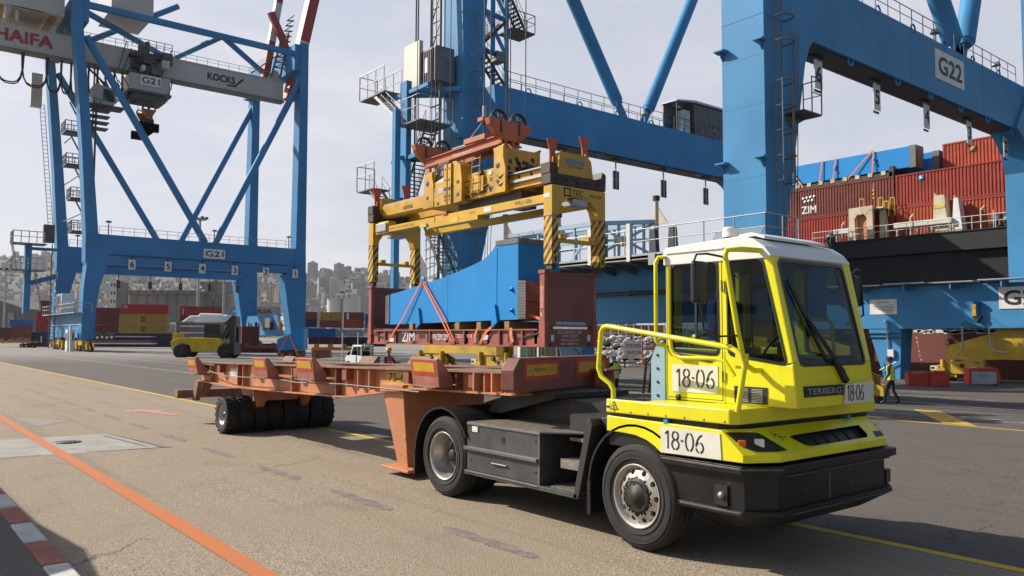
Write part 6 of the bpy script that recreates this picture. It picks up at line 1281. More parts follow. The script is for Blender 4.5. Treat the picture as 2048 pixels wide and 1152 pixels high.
# ------------------------------------------------------------------ shipping containers
CCACHE = {}
def cpaint(name, rgb):
    if name not in MATS: paint(name, rgb, .6, var=.22, scale=.8, rust=.10, rscale=1.3, streak=.25, spec=.25)
    return name
for nm, rgb in (('box_red', (.33, .045, .030)), ('box_brown', (.20, .050, .035)), ('box_maroon', (.165, .032, .030)), ('box_orange_red', (.42, .075, .035)), ('box_mustard', (.45, .27, .045)), ('box_navy', (.020, .032, .075)), ('box_grey', (.36, .36, .36)), ('box_blue', (.02, .12, .38)), ('box_signal_red', (.45, .03, .03)), ('box_ochre', (.40, .21, .05)), ('box_green', (.05, .16, .09)), ('box_orange', (.60, .22, .05))): cpaint(nm + '_paint', rgb)
def container(L, H, mat, near):
    """ISO box, long side along x from 0 to L, width 2.44 along +y, floor at 0; the near ones get real corrugation and door gear"""
    key = (L, H, mat, near)
    if key in CCACHE: return CCACHE[key]
    Wd = 2.44; g = MB(); d = .05
    for x in (0, L - .14):
        for y in (0, Wd - .14): g.box(x, x + .14, y, y + .14, 0, H, mat)
    for z in (0, H - .12):
        for y in (0, Wd - .1): g.box(.14, L - .14, y, y + .1, z, z + .12, mat)
        for x in (0, L - .1): g.box(x, x + .1, .14, Wd - .14, z, z + .12, mat)
    g.box(.05, L - .05, .05, Wd - .05, H - .06, H - .03, mat); g.box(.05, L - .05, .05, Wd - .05, .05, .1, mat)
    def corr(x0, x1, y, sg):
        n = round((x1 - x0) / (.28 if near else .56)); p = (x1 - x0) / n; P = []
        for i in range(n): P += [(x0 + i * p, y), (x0 + (i + .28) * p, y), (x0 + (i + .5) * p, y + sg * d), (x0 + (i + .78) * p, y + sg * d)]
        P.append((x1, y)); k = len(P)
        return P
    for y, sg in ((.03, 1), (Wd - .03, -1)):
        P = corr(.14, L - .14, y, sg); vs = [(a, b, .12) for a, b in P] + [(a, b, H - .12) for a, b in P]; k = len(P)
        g.add(vs, [(i, i + 1, k + i + 1, k + i) for i in range(k - 1)], mat)
    g.quad((.06, .14, .12), (.06, Wd - .14, .12), (.06, Wd - .14, H - .12), (.06, .14, H - .12), mat)
    body = g.mesh('body')
    g = MB(); g.box(L - .08, L - .03, .14, Wd - .14, .12, H - .12, mat)
    for y in (.42, .98, 1.46, 2.02): g.tube((L + .01, y, .15), (L + .01, y, H - .15), .022, 'galvanised', 5); g.box(L - .03, L + .015, y - .12, y + .03, 1.1, 1.16, 'galvanised')
    door = g.mesh('door')
    CCACHE[key] = (body, door); return CCACHE[key]
def put_container(loc, rz, L, H, mat, label, group, near=False, extra=None, door=True):
    b, d = container(L, H, mat, near); t = thing('shipping_container', label, 'container', loc, rz, group)
    part('body', b, t)
    if door: part('door', d, t)
    if extra: g = MB(); extra(g, L, H); part('lettering', g, t, local=True)
    return t
# ------------------------------------------------------------------ the ship
SH = thing('container_ship', 'long black hulled container ship with red underside moored beyond the crane', 'ship', (-15, 75, 0))
g = MB(); prof = [(67.9, 10.7), (67.9, 9.25), (68.35, 9.1), (68.6, 6), (68.3, 3.4), (67.6, 2.75), (67.6, -4)]
sts = [(-52, 10.0, 6), (-48, 9.0, 3), (-44, 4.0, 1), (-38, 0, 0), (70, 0, 0)]
rings = [[(s - 0 * z, v + dv * (1 if z > 3 else 1.6), z) for v, z in prof] for s, dv, _ in sts]
for r0, r1 in zip(rings, rings[1:]):
    for i in range(len(prof) - 1): g.quad(r0[i], r1[i], r1[i + 1], r0[i + 1], 'hull_black' if prof[i][1] > 2.9 else 'hull_red')
g.quad((-52, 78, 10.6), (-52, 95, 10.6), (70, 95, 10.6), (70, 68, 10.6), 'greasy_brown'); g.add([(-52, 78, 10.6), (-38, 68, 10.6), (70, 68, 10.6)], [(0, 1, 2)], 'greasy_brown'); g.quad((-52, 78, 10.7), (-52, 78, -4), (-52, 95, -4), (-52, 95, 10.7), 'hull_black')
g.beam((-38, 67.86, 9.25), (70, 67.86, 9.25), .1, .12, 'hull_black'); g.beam((-38, 67.9, 10.72), (70, 67.9, 10.72), .2, .08, 'hull_black')
rr = random.Random(11)
for k in range(46):                                          # scuffed paint along the boot top
    s = rr.uniform(-31, -18) if k < 30 else rr.uniform(-45, 10); w_ = rr.uniform(.3, 1.6); z = rr.uniform(2.5, 2.75); P = []
    for i in range(7): P.append((s + w_ * i / 6, z + .07 + rr.uniform(0, .13)))
    for i in range(7): P.append((s + w_ * (6 - i) / 6, z - rr.uniform(0, .12)))
    g.add([(a, 67.585, b) for a, b in P], [tuple(range(14))], 'plate_white')
for s in (-30.6, -28.2):
    for k in range(7): g.text('98765432'[k], (s + k * .06, 67.58, 2.1 - k * .36), X, Z, .2, 'white_letter')
for k in range(7): g.text('6IIIIII'[k], (-25.8 + k * .45, 67.58, 2.95), X, Z, .14, 'white_letter')
g.text('3 M', (-22.8, 67.58, .95), X, Z, .22, 'white_letter')
part('hull', g, SH)
g = MB(); railing(g, [(-40, 68.1, 10.7), (20, 68.1, 10.7)], 1.15, .03, 'plate_white', 1.7)
for k in range(14): s = rr.uniform(-42, -15); g.tube((s, 68.4, 10.7), (s, 68.4, 10.7 + rr.uniform(.6, 1.5)), rr.uniform(.04, .09), rr.choice(['rust_cream', 'galvanised', 'rust_cream', 'yellow_letter']), 6)
part('railing', g, SH)
g = MB(); RC = 'rust_cream'                                   # fairlead pedestal with its arched opening
arch_p = [(-36.6, 10.7), (-36.6, 13.7), (-34.4, 13.75), (-34.4, 10.7), (-35.05, 10.7), (-35.0, 11.2), (-34.95, 12.7), (-35.2, 13.05), (-35.8, 13.05), (-36.05, 12.7), (-36.0, 11.2), (-35.95, 10.7)]
g.prism(arch_p, 'y', 68.3, 68.6, RC); g.box(-36.6, -33.6, 68.6, 70.2, 13.45, 13.6, RC); g.prism([(69, 10.7), (70.2, 10.7), (69.6, 13.4), (69.1, 13.4)], 'x', -34.2, -33.8, RC); g.box(-36.0, -35.1, 68.7, 69.6, 10.7, 13, 'trailer_orange')
part('fairlead', g, SH, .03)
for s, w_, h, m_ in ((-28.9, 1.15, 3.3, RC), (-27.6, .7, 2.9, 'plate_white')):
    g = MB(); g.hexa([(s - w_ / 2 - .15, 68.8, 10.7), (s + w_ / 2, 68.8, 10.7), (s + w_ / 2, 69.8, 10.7), (s - w_ / 2 - .15, 69.8, 10.7), (s - w_ / 2, 68.9, 10.7 + h), (s + w_ / 2 - .35, 68.9, 10.7 + h), (s + w_ / 2 - .35, 69.7, 10.7 + h), (s - w_ / 2, 69.7, 10.7 + h)], m_); g.tube((s - w_ / 2 + .1, 69, 10.7 + h), (s - w_ / 2 + .1, 69, 10.9 + h), .1, 'yellow_letter'); 
    if w_ > 1: g.box(s - w_ / 2 - .03, s + .3, 68.83, 68.86, 12.9, 13.2, 'yellow_letter')
    part('ventilator', g, SH, .02)
for s, r_ in ((-38.7, .5), (-24.6, .65), (-23.9, .6)): g = MB(); g.lathe([(r_ * .4, -.35), (r_, -.3), (r_, -.2), (r_ * .4, -.15), (r_ * .4, .15), (r_, .2), (r_, .3), (r_ * .4, .35)], (s, 69, 11.25), 'y', 'dark_steel', 20); part('winch', g, SH)
g = MB()
for s, w_ in ((-38.2, 1.5), (-32.7, 1.6), (-31, 1.2), (-29.8, 1.8)): g = MB(); g.box(s, s + w_, 68.5, 69.3, 11.55, 12.0, 'cream_paint'); g.box(s + .1, s + .25, 68.7, 69, 10.7, 11.55, RC); g.box(s + w_ - .25, s + w_ - .1, 68.7, 69, 10.7, 11.55, RC); part('deck_box', g, SH, .03)
g = MB()
for s, v, h in ((-35.9, 69, .95), (-34.4, 69.4, .9), (-33.8, 69.2, .5), (-33.4, 69.5, .8)): g.path([(s, v, 13.4), (s, v, 13.6 + h), (s + .38, v, 13.6 + h), (s + .38, v, 12.8)], .045, 'yellow_letter', 6)
for s in (-31.3, -25.8, -22.6, -37.4): g.tube((s, 68.6, 10.7), (s, 68.6, 12.4), .07, RC, 6); g.tube((s, 68.6, 12.3), (s + .4, 68.4, 12.6), .09, RC, 6)
part('deck_pipe', g, SH)
GS_ = 'containers stacked on the ship'
def zim(g, L, H):
    g.text('ZIM', (4.0, .02, .42), X, Z, .72, 'white_letter', 'c', 1.5, bold=.05)
    for i in range(4): g.lathe([(0, -.03), (.14, -.03), (.14, .03)], (3.45 + i * .38, .03, 1.9 + i * .03), 'y', 'white_letter', 10)
    for i in range(3): g.lathe([(0, -.03), (.14, -.03), (.14, .03)], (3.63 + i * .38, .03, 1.58 + i * .03), 'y', 'white_letter', 10)
    for k in range(3): g.text('ZCS'[k], (10.35, .02, 2.2 - k * .28), X, Z, .18, 'white_letter')
    for k in range(3): g.lathe([(0, -.02), (.1, -.02), (.1, .02)], (10.35, .03, 1.75 - k * .35), 'y', 'yellow_letter', 6)
def disc(g, L, H): g.lathe([(0, -.03), (.24, -.03), (.24, .03)], (2.2, .03, 2.25), 'y', 'reflector_blue', 16); g.box(2.1, 2.3, -.012, -.005, 2.2, 2.3, 'white_letter')
def box4(g, L, H):
    for k in range(2): g.text(('||TEX', '2201')[k], (4.3, .02, 1.75 - k * .38), X, Z, .3, 'white_letter', 'c', 1.5)
def yel(g, L, H): g.box(2.2, 2.7, .01, .02, 1.5, 2.0, 'cloth_navy'); g.add([(2.25, 0.005, 1.95), (2.65, 0.005, 1.95), (2.25, 0.005, 1.6)], [(0, 1, 2)], 'yellow_letter')
for v in (70.0, 72.55, 75.1, 77.65):
    f = v == 70.0
    put_container((-45.5, v, 13.62), 0, 12.19, 2.78, 'box_brown_paint', 'red brown container with white lettering under the strapped blue girder on the ship' if f else 'brown container in the inner rows on the ship', GS_, f, zim if f else None)
    put_container((-33.15, v, 13.62), 0, 12.19, 2.78, 'box_red_paint', 'red container with a round blue sticker on the ship' if f else 'brown container in the inner rows on the ship', GS_, f, disc if f else None)
    put_container((-45.5, v, 10.8), 0, 12.19, 2.78, 'box_red_paint', 'red container behind the rusty fairlead, bottom of its stack on the ship' if f else 'brown container in the inner rows on the ship', GS_, f)
    put_container((-33.15, v, 10.8), 0, 12.19, 2.78, 'box_orange_red_paint', 'red container with a white and yellow label behind the ventilators on the ship' if f else 'brown container in the inner rows on the ship', GS_, f, box4 if f else None)
    if v > 72: put_container((-30.2, v, 16.44), 0, 12.19, 2.6, 'box_orange_red_paint', 'orange red container with a small yellow and navy logo, topmost on the ship' if v < 73 else 'brown container in the inner rows on the ship', GS_, v < 73, yel if v < 73 else None)
def ship_girder(s0, s1, v0, z0, z1, lb):
    t = thing('steel_girder', lb, 'girder', (s1, v0, z0), 0, 'blue girders carried on the ship'); g = MB(); g.hexa([(s0, v0, z0), (s1, v0, z0), (s1, v0 + 1.5, z0), (s0, v0 + 1.5, z0), (s0, v0, z1), (s1, v0, z1), (s1, v0 + 1.5, z1), (s0, v0 + 1.5, z1)], 'cargo_blue'); part('web', g, t, .02)
    g = MB(); g.box(s1, s1 + .55, v0 - .02, v0 + 1.52, z0 - .05, z1 + .05, 'grey_steel'); g.box(s1 + .55, s1 + .57, v0 + .3, v0 + 1.2, z0 + .15, z1 - .25, 'wood'); part('end_frame', g, t)
    for s in (s1 - 6.8, s1 - 3.0):
        g = MB(); g.lathe([(.16, 0), (.16, -.08), (0, -.08)], (s, v0, z0 + 1.1), 'y', 'cargo_blue', 12); g.tube((s, v0 - .08, z0 + 1.0), (s, v0 - .2, z0 + .7), .07, 'cargo_blue', 8); part('lug', g, t)
ship_girder(-44, -32.0, 70.2, 17.0, 18.85, 'long blue girder tied down with orange straps on top of the ship'); ship_girder(-44, -31.0, 72.4, 16.85, 18.5, 'blue girder on the ship mostly hidden behind the strapped one')
RK = thing('flat_rack', 'dark flat rack under the strapped blue girder on the ship', 'flat rack', (-39, 71, 16.4)); g = MB(); g.box(-45.4, -33.4, 70.0, 72.4, 16.42, 16.8, 'greasy_brown'); g.box(-33.7, -33.3, 70.0, 72.4, 16.42, 17.3, 'greasy_brown')
for k in range(9): g.box(-44 + k * 1.2, -43.6 + k * 1.2, 69.95, 70.1, 16.6, 16.95, 'rust_cream')
part('base', g, RK)
def sstrap(pts, lb):
    g = MB()
    for a, b in zip(pts, pts[1:]): g.beam(a, b, .12, .03, 'strap_orange', up=(0, -1, 0))
    single('lashing_strap', g, lb, 'strap', pts[0], 'orange lashing straps on the ship girder')
sstrap([(-35.2, 70.1, 19.0), (-37.5, 69.95, 16.75)], 'long orange strap slanting left down the blue girder on the ship')
sstrap([(-35.1, 70.1, 19.0), (-35.2, 69.95, 16.8)], 'upright orange strap meeting the slanting one on the ship girder')
sstrap([(-40.05, 70.1, 18.9), (-40.35, 69.95, 16.7)], 'leftmost of the upright orange straps on the ship girder')
sstrap([(-38.7, 70.1, 18.9), (-38.95, 69.95, 16.7)], 'second upright orange strap from the left on the ship girder')
sstrap([(-43.2, 70.1, 18.2), (-42.0, 69.95, 16.6)], 'short orange strap slanting right beside the crane leg on the ship girder')
# ------------------------------------------------------------------ the yard behind: containers on the ground
GY = 'containers stacked in the yard'
def yard(px0, px1, ybot, ytop, D, mat, label, L=12.19, H=None, rz=12, extra=None, door=True):
    """container whose long side is seen from pixel column px0 to px1 of the photograph at distance D"""
    X0 = (px0 - 1024) / 1607 * D; f = 1.0; L = (px1 - px0) * D / 1607 / math.cos(R(rz)) / f
    zb = CAM_H - (ybot - 674) * D / 1607; H = (ybot - ytop) * D / 1607
    a = math.atan2(math.sin(R(rz)), math.cos(R(rz)))
    L = (px1 - px0) * D / 1607 / (math.cos(a) - (px1 - 1024) / 1607 * math.sin(a))
    p = gp(X0, D, zb); Lr = round(L, 1); Hr = round(H, 2)
    ang = math.atan2(math.cos(YAW), math.sin(YAW)) + a
    return put_container(p, ang, Lr, Hr, mat, label, GY, False, extra, door)
def letters(t, x, z, h, m, w_, bold=.04, dy=.0): return lambda g, L, H: g.text(t, (L * x, .01 - dy, H * z), X, Z, H * h, m, 'c', L * w_, bold=bold)
def msc(g, L, H): g.text('m', (L * .5, .0, H * .5), X, Z, H * .33, 'black_letter', 'c', L * .105, bold=.1); g.text('SC', (L * .5, .0, H * .2), X, Z, H * .24, 'black_letter', 'c', L * .10, bold=.08)
def star(g, L, H):
    g.box(L * .10, L * .205, -.01, .0, H * .22, H * .78, 'reflector_blue'); c = Vector((L * .152, -.03, H * .5)); P = [c + Vector((math.sin(math.pi * k / 7) * H * (.25 if k % 2 == 0 else .10), 0, math.cos(math.pi * k / 7) * H * (.25 if k % 2 == 0 else .10))) for k in range(14)]
    g.add(P, [tuple(range(14))], 'white_letter'); g.text('MAERSK', (L * .26, -.01, H * .3), X, Z, H * .4, 'black_letter', 'l', L * .60, bold=.05)
D0 = 186
yard(191, 237, 653, 636.5, D0, 'box_maroon_paint', 'maroon container left of the yellow ones, lower of two'); yard(191, 241, 636, 619.5, D0, 'box_maroon_paint', 'maroon container left of the bright red one, upper of two')
yard(187, 236, 670, 653.5, D0, 'box_maroon_paint', 'maroon container at the bottom behind the wheeled platform')
yard(239, 336, 670, 652.5, D0, 'box_mustard_paint', 'mustard yellow container, lower of the two yellow ones', extra=msc); yard(239, 336, 652, 631.5, D0, 'box_mustard_paint', 'mustard yellow container with black logo under the bright red one', extra=msc)
yard(243, 336, 631, 612.5, D0, 'box_signal_red_paint', 'bright red container on top of the yellow ones', extra=letters('CAI', .08, .6, .3, 'white_letter', .08))
yard(360, 449, 635.5, 616, D0, 'box_red_paint', 'rust red container left of the light pole, upper of its stack', extra=letters('||', .07, .3, .5, 'white_letter', .015)); yard(360, 449, 655, 636, D0, 'box_maroon_paint', 'dark maroon container left of the light pole, under the rust red one'); yard(360, 449, 673, 655.5, D0, 'box_brown_paint', 'brown container half hidden behind the forklift load')
yard(452, 560, 634.5, 616, D0, 'box_grey_paint', 'grey container with a blue star logo behind the crane leg', extra=star); yard(451, 556, 654, 635, D0, 'box_signal_red_paint', 'red container with white lettering under the grey one', extra=letters('HAMBURG SUD', .50, .22, .38, 'white_letter', .80))
yard(243.5, 358, 698, 670.5, 172, 'box_navy_paint', 'long navy container low behind the forklift, right of the pair', rz=2); yard(150, 242.5, 698, 670.5, 172, 'box_navy_paint', 'long navy container low beside the crane leg, left of the pair', rz=2)
yard(64, 89, 699, 669, 165, 'box_navy_paint', 'short navy container standing under the red stack', rz=2, extra=lambda g, L, H: g.box(L * .8, L * .9, -.02, 0, H * .3, H * .75, 'white_letter'))
yard(74, 89.5, 668, 649, 168, 'box_signal_red_paint', 'red container end, third from the top of the narrow stack', rz=0); yard(74, 89.5, 648.5, 631, 168, 'box_signal_red_paint', 'red container end, second of the narrow stack', rz=0); yard(79, 98, 630.5, 606, 172, 'box_maroon_paint', 'dark red container end, topmost of the narrow stack', rz=0)
yard(20, 51, 657, 645, 150, 'box_blue_paint', 'blue container riding over the brown one on a lorry', rz=0); yard(24, 51, 680, 657.5, 150, 'box_brown_paint', 'brown container loaded on a lorry at the far left', rz=0); yard(-30, 11, 690, 660, 160, 'box_maroon_paint', 'maroon container at the left edge of the photo', rz=0)
yard(588, 634, 640.5, 626, D0, 'box_brown_paint', 'brown container right of the crane leg, upper of two'); yard(588, 634, 656, 641, D0, 'box_navy_paint', 'dark navy container right of the crane leg, lower of two')
yard(641, 682.5, 642.5, 626.5, D0, 'box_ochre_paint', 'ochre yellow container with a dark emblem behind the white buggy', extra=letters('m', .5, .3, .4, 'black_letter', .1)); yard(640, 682.5, 657.5, 643, D0, 'box_brown_paint', 'brown container under the ochre yellow one')
yard(688, 728.5, 642.5, 626.5, D0, 'box_brown_paint', 'brown container with white dots, upper right of the yard', extra=lambda g, L, H: [g.lathe([(0, -.02), (.3, -.02), (.3, .02)], (L * .2, .0, H * (.25 + .25 * k)), 'y', 'white_letter', 8) for k in range(3)]); yard(688, 728.5, 658, 643, D0, 'box_red_paint', 'red brown container under the one with white dots'); yard(731, 772, 658, 630, D0, 'box_blue_paint', 'dark blue container half hidden behind the hanging flat rack')
yard(596, 672, 678, 659, 160, 'box_blue_paint', 'blue container behind the far orange trailer', rz=2); yard(675, 726, 675, 662, 156, 'box_grey_paint', 'light grey container above the white buggy', rz=2); yard(618, 655, 691, 676.5, 150, 'box_maroon_paint', 'maroon container above the far orange trailer, left of two', rz=2); yard(656, 692, 691, 676.5, 150, 'box_maroon_paint', 'maroon container above the far orange trailer, right of two', rz=2); yard(693, 770, 695, 676, 150, 'box_navy_paint', 'dark blue container behind the white buggy', rz=2)
for k, (a, b, y0, y1, mm, lb) in enumerate(((1190, 1238, 700, 676, 'box_navy_paint', 'navy container behind the white fence, leftmost'), (1240, 1275, 700, 672, 'box_blue_paint', 'blue container behind the white fence'), (1277, 1312, 700, 676, 'box_orange_paint', 'orange container behind the white fence, lower'), (1232, 1272, 671, 645, 'box_signal_red_paint', 'bright red container above the white fence'), (1274, 1330, 675, 650, 'box_brown_paint', 'brown container above the white fence'), (1314, 1400, 700, 676, 'box_maroon_paint', 'maroon container behind the white fence, rightmost'), (1180, 1230, 675, 652, 'box_mustard_paint', 'yellow container above the white fence, leftmost'))): yard(a, b, y0, y1, 150, mm, lb, rz=2)
# ------------------------------------------------------------------ people
def person(loc, rz, label, J, vest, helmet, trousers='cloth_navy', shirt='cloth_navy', h=1.0):
    """J: joint name -> (x, y, z) in the figure's own frame, facing +y; one skinned body"""
    t = thing('person', label, 'person', loc, rz)
    names = ['pelvis', 'waist', 'chest', 'neck', 'head0', 'head1', 'hip_l', 'knee_l', 'ankle_l', 'toe_l', 'hip_r', 'knee_r', 'ankle_r', 'toe_r', 'sho_l', 'elb_l', 'wri_l', 'palm_l', 'sho_r', 'elb_r', 'wri_r', 'palm_r']
    rad = dict(pelvis=(.16, .12), waist=(.14, .105), chest=(.18, .12), neck=(.06, .06), head0=(.075, .085), head1=(.075, .09), hip_l=(.095, .1), knee_l=(.068, .07), ankle_l=(.05, .055), toe_l=(.05, .04), sho_l=(.07, .07), elb_l=(.052, .052), wri_l=(.035, .035), palm_l=(.042, .022))
    E = [(0, 1), (1, 2), (2, 3), (3, 4), (4, 5), (0, 6), (6, 7), (7, 8), (8, 9), (0, 10), (10, 11), (11, 12), (12, 13), (2, 14), (14, 15), (15, 16), (16, 17), (2, 18), (18, 19), (19, 20), (20, 21)]
    V = [Vector(J[n]) for n in names]; rads = [rad.get(n, rad.get(n.replace('_r', '_l'))) for n in names]
    for sd, pi_, wi in (('l', 17, 16), ('r', 21, 20)):         # five fingers each
        d = (V[pi_] - V[wi]).normalized(); s_ = d.cross(Vector((0, 1, 0)));  s_ = s_.normalized() if s_.length > .1 else X
        for k, ln in enumerate((.075, .085, .08, .062)):
            a = V[pi_] + d * .035 + s_ * (k - 1.5) * .019; V += [a, a + d * ln * .55 + Vector((0, .008, 0)), a + d * ln + Vector((0, .026, 0))]; rads += [(.010, .010), (.009, .009), (.008, .008)]
            n0 = len(V) - 3; E += [(pi_, n0), (n0, n0 + 1), (n0 + 1, n0 + 2)]
        a = V[pi_] - s_ * .03 + d * .0; V += [a, a - s_ * .02 + d * .045]; rads += [(.011, .011), (.009, .009)]; E += [(pi_, len(V) - 2), (len(V) - 2, len(V) - 1)]
    me = bpy.data.meshes.new('body'); me.from_pydata([tuple(v) for v in V], E, [])
    o = bpy.data.objects.new('body', me); COL.objects.link(o); me.skin_vertices or None
    sk = o.modifiers.new('skin', 'SKIN'); sk.use_smooth_shade = True
    for i, sv in enumerate(me.skin_vertices[0].data): sv.radius = rads[i]; sv.use_root = (i == 0)
    ss = o.modifiers.new('sub', 'SUBSURF'); ss.levels = 1; ss.render_levels = 1
    dg = bpy.context.evaluated_depsgraph_get(); m2 = bpy.data.meshes.new_from_object(o.evaluated_get(dg)); bpy.data.objects.remove(o)
    m2.name = 'body'
    for m_ in (trousers, shirt, 'skin', 'black_plastic'): m2.materials.append(MATS[m_])
    an = [V[8], V[12], V[9], V[13]]; hd = (V[4] + V[5]) / 2
    for p in m2.polygons:
        c = p.center; p.use_smooth = True
        if min((c - a).length for a in an) < .10 and c.z < .16: p.material_index = 3
        elif (c - hd).length < .19 and c.z > V[3].z + .01: p.material_index = 2
        elif min((c - V[17]).length, (c - V[21]).length) < .12 or min((c - V[16]).length, (c - V[20]).length) < .03: p.material_index = 2
        elif c.z > V[0].z + .02 or c.z > V[6].z + .1: p.material_index = 1
        else: p.material_index = 0
    part('body', m2, t)
    # head features
    f = (Vector(J['face']) if 'face' in J else Y).normalized(); sx = f.cross(Z); g = MB(); c = hd + f * .085
    for s_ in (-1, 1): g.lathe([(0, -.012), (.012, 0), (0, .012)], c + sx * s_ * .032 + Z * .012, 'z', 'black_letter', 8); g.lathe([(0, -.03), (.022, -.01), (.022, .01), (0, .03)], hd + sx * s_ * .085, 'z', 'skin', 8)
    g.beam(c + Z * .01, c + f * .028 - Z * .025, .022, .022, 'skin'); g.beam(c - sx * .022 - Z * .055, c + sx * .022 - Z * .055, .012, .01, 'flap_red'); part('face', g, t, local=True)
    top = V[5]; g = MB(); g.lathe([(.13, -.005), (.128, .03), (.118, .075), (.085, .115), (.04, .13), (0, .132)], top + Z * .0, 'z', helmet, 20); g.lathe([(.128, -.002), (.152, -.006), (.15, -.014), (.125, -.012)], top + Z * .0 + f * .012, 'z', helmet, 20); g.box(top.x - .012, top.x + .012, top.y - .11, top.y + .11, top.z + .10, top.z + .14, helmet); part('helmet', g, t, local=True)
    # vest: a shell round the trunk
    g = MB(); prof = [(-.02, .185, .145), (.10, .178, .14), (.24, .19, .15), (.40, .205, .155), (.50, .165, .13)]; N = 24; pv_ = V[0]; ch = V[2]
    rings = []
    for hh, rx, ry in prof:
        k = max(0, min(1, hh / .45)); c = pv_.lerp(V[3], hh / max(.3, (V[3] - pv_).length)); rings.append([c + X * rx * math.cos(2 * math.pi * i / N) + Y * ry * math.sin(2 * math.pi * i / N) for i in range(N)])
    vs = [p for r_ in rings for p in r_]; 
    for j in range(len(prof) - 1): g.add(rings[j] + rings[j + 1], [(i, (i + 1) % N, N + (i + 1) % N, N + i) for i in range(N)], vest, True)
    for (a, b) in ((.09, .14), (.27, .32)):
        rr_ = []
        for hh in (a, b):
            k = [q for q in range(len(prof) - 1) if prof[q][0] <= hh <= prof[q + 1][0]][0]; u = (hh - prof[k][0]) / (prof[k + 1][0] - prof[k][0]); cen = sum(rings[k], Vector()) / N * (1 - u) + sum(rings[k + 1], Vector()) / N * u
            rr_.append([cen + (rings[k][i].lerp(rings[k + 1][i], u) - cen) * 1.025 for i in range(N)])
        g.add(rr_[0] + rr_[1], [(i, (i + 1) % N, N + (i + 1) % N, N + i) for i in range(N)], 'tape_silver', True)
    for s_ in (-1, 1): g.beam(V[2] + X * s_ * .10 + Y * .135 - Z * .05, V[3] + X * s_ * .09 + Y * .07 - Z * .03, .05, .012, 'tape_silver', up=Y); g.beam(V[2] + X * s_ * .10 - Y * .135 - Z * .05, V[3] + X * s_ * .09 - Y * .07 - Z * .03, .05, .012, 'tape_silver', up=Y)
    part('vest', g, t, local=True)
    return t
def pose(stride=0.0, arms=None, lean=0.0, **kw):
    J = dict(pelvis=(0, 0, .95), waist=(0, lean * .3, 1.10), chest=(0, lean * .7, 1.32), neck=(0, lean, 1.50), head0=(0, lean + .015, 1.60), head1=(0, lean + .02, 1.70),
             hip_l=(-.10, 0, .90), knee_l=(-.11, stride * .30 + .03, .50), ankle_l=(-.11, stride * .45 - .0, .09), toe_l=(-.12, stride * .45 + .17, .045), hip_r=(.10, 0, .90), knee_r=(.11, -stride * .12 + .04, .50), ankle_r=(.11, -stride * .45, .10 + abs(stride) * .06), toe_r=(.12, -stride * .45 + .15, .04),
             sho_l=(-.20, lean, 1.42), elb_l=(-.26, lean - .02, 1.15), wri_l=(-.25, .10 + lean, .92), palm_l=(-.24, .13 + lean, .84), sho_r=(.20, lean, 1.42), elb_r=(.26, lean - .02, 1.15), wri_r=(.25, .10 + lean, .92), palm_r=(.24, .13 + lean, .84))
    J.update(kw); return J
person((-19.6, 20.45, gz(20.45)), R(95), 'person in lime vest and white helmet behind the yellow hand rail, hand at the face', pose(.1, elb_l=(-.30, .16, 1.28), wri_l=(-.14, .26, 1.50), palm_l=(-.08, .24, 1.58)), 'vest_lime', 'helmet_white')
person((-15.12, 31.2, gz(31.2)), R(100), 'person in dark clothes and lime vest walking on the quay right of the cab', pose(.55, lean=.04, elb_r=(.27, .14, 1.2), wri_r=(.16, .26, 1.40), palm_r=(.1, .26, 1.48), wri_l=(-.26, .16, .95), palm_l=(-.25, .2, .88)), 'vest_lime', 'cloth_navy', h=1)
person(gp(-5.05, 33, gz(16.8)), R(-75), 'person in orange vest and yellow helmet standing behind the trailer', pose(.15, elb_l=(-.28, .12, 1.18), wri_l=(-.22, .36, 1.2), palm_l=(-.2, .44, 1.22), elb_r=(.28, .1, 1.17), wri_r=(.2, .32, 1.12), palm_r=(.18, .4, 1.12)), 'vest_orange', 'helmet_yellow')
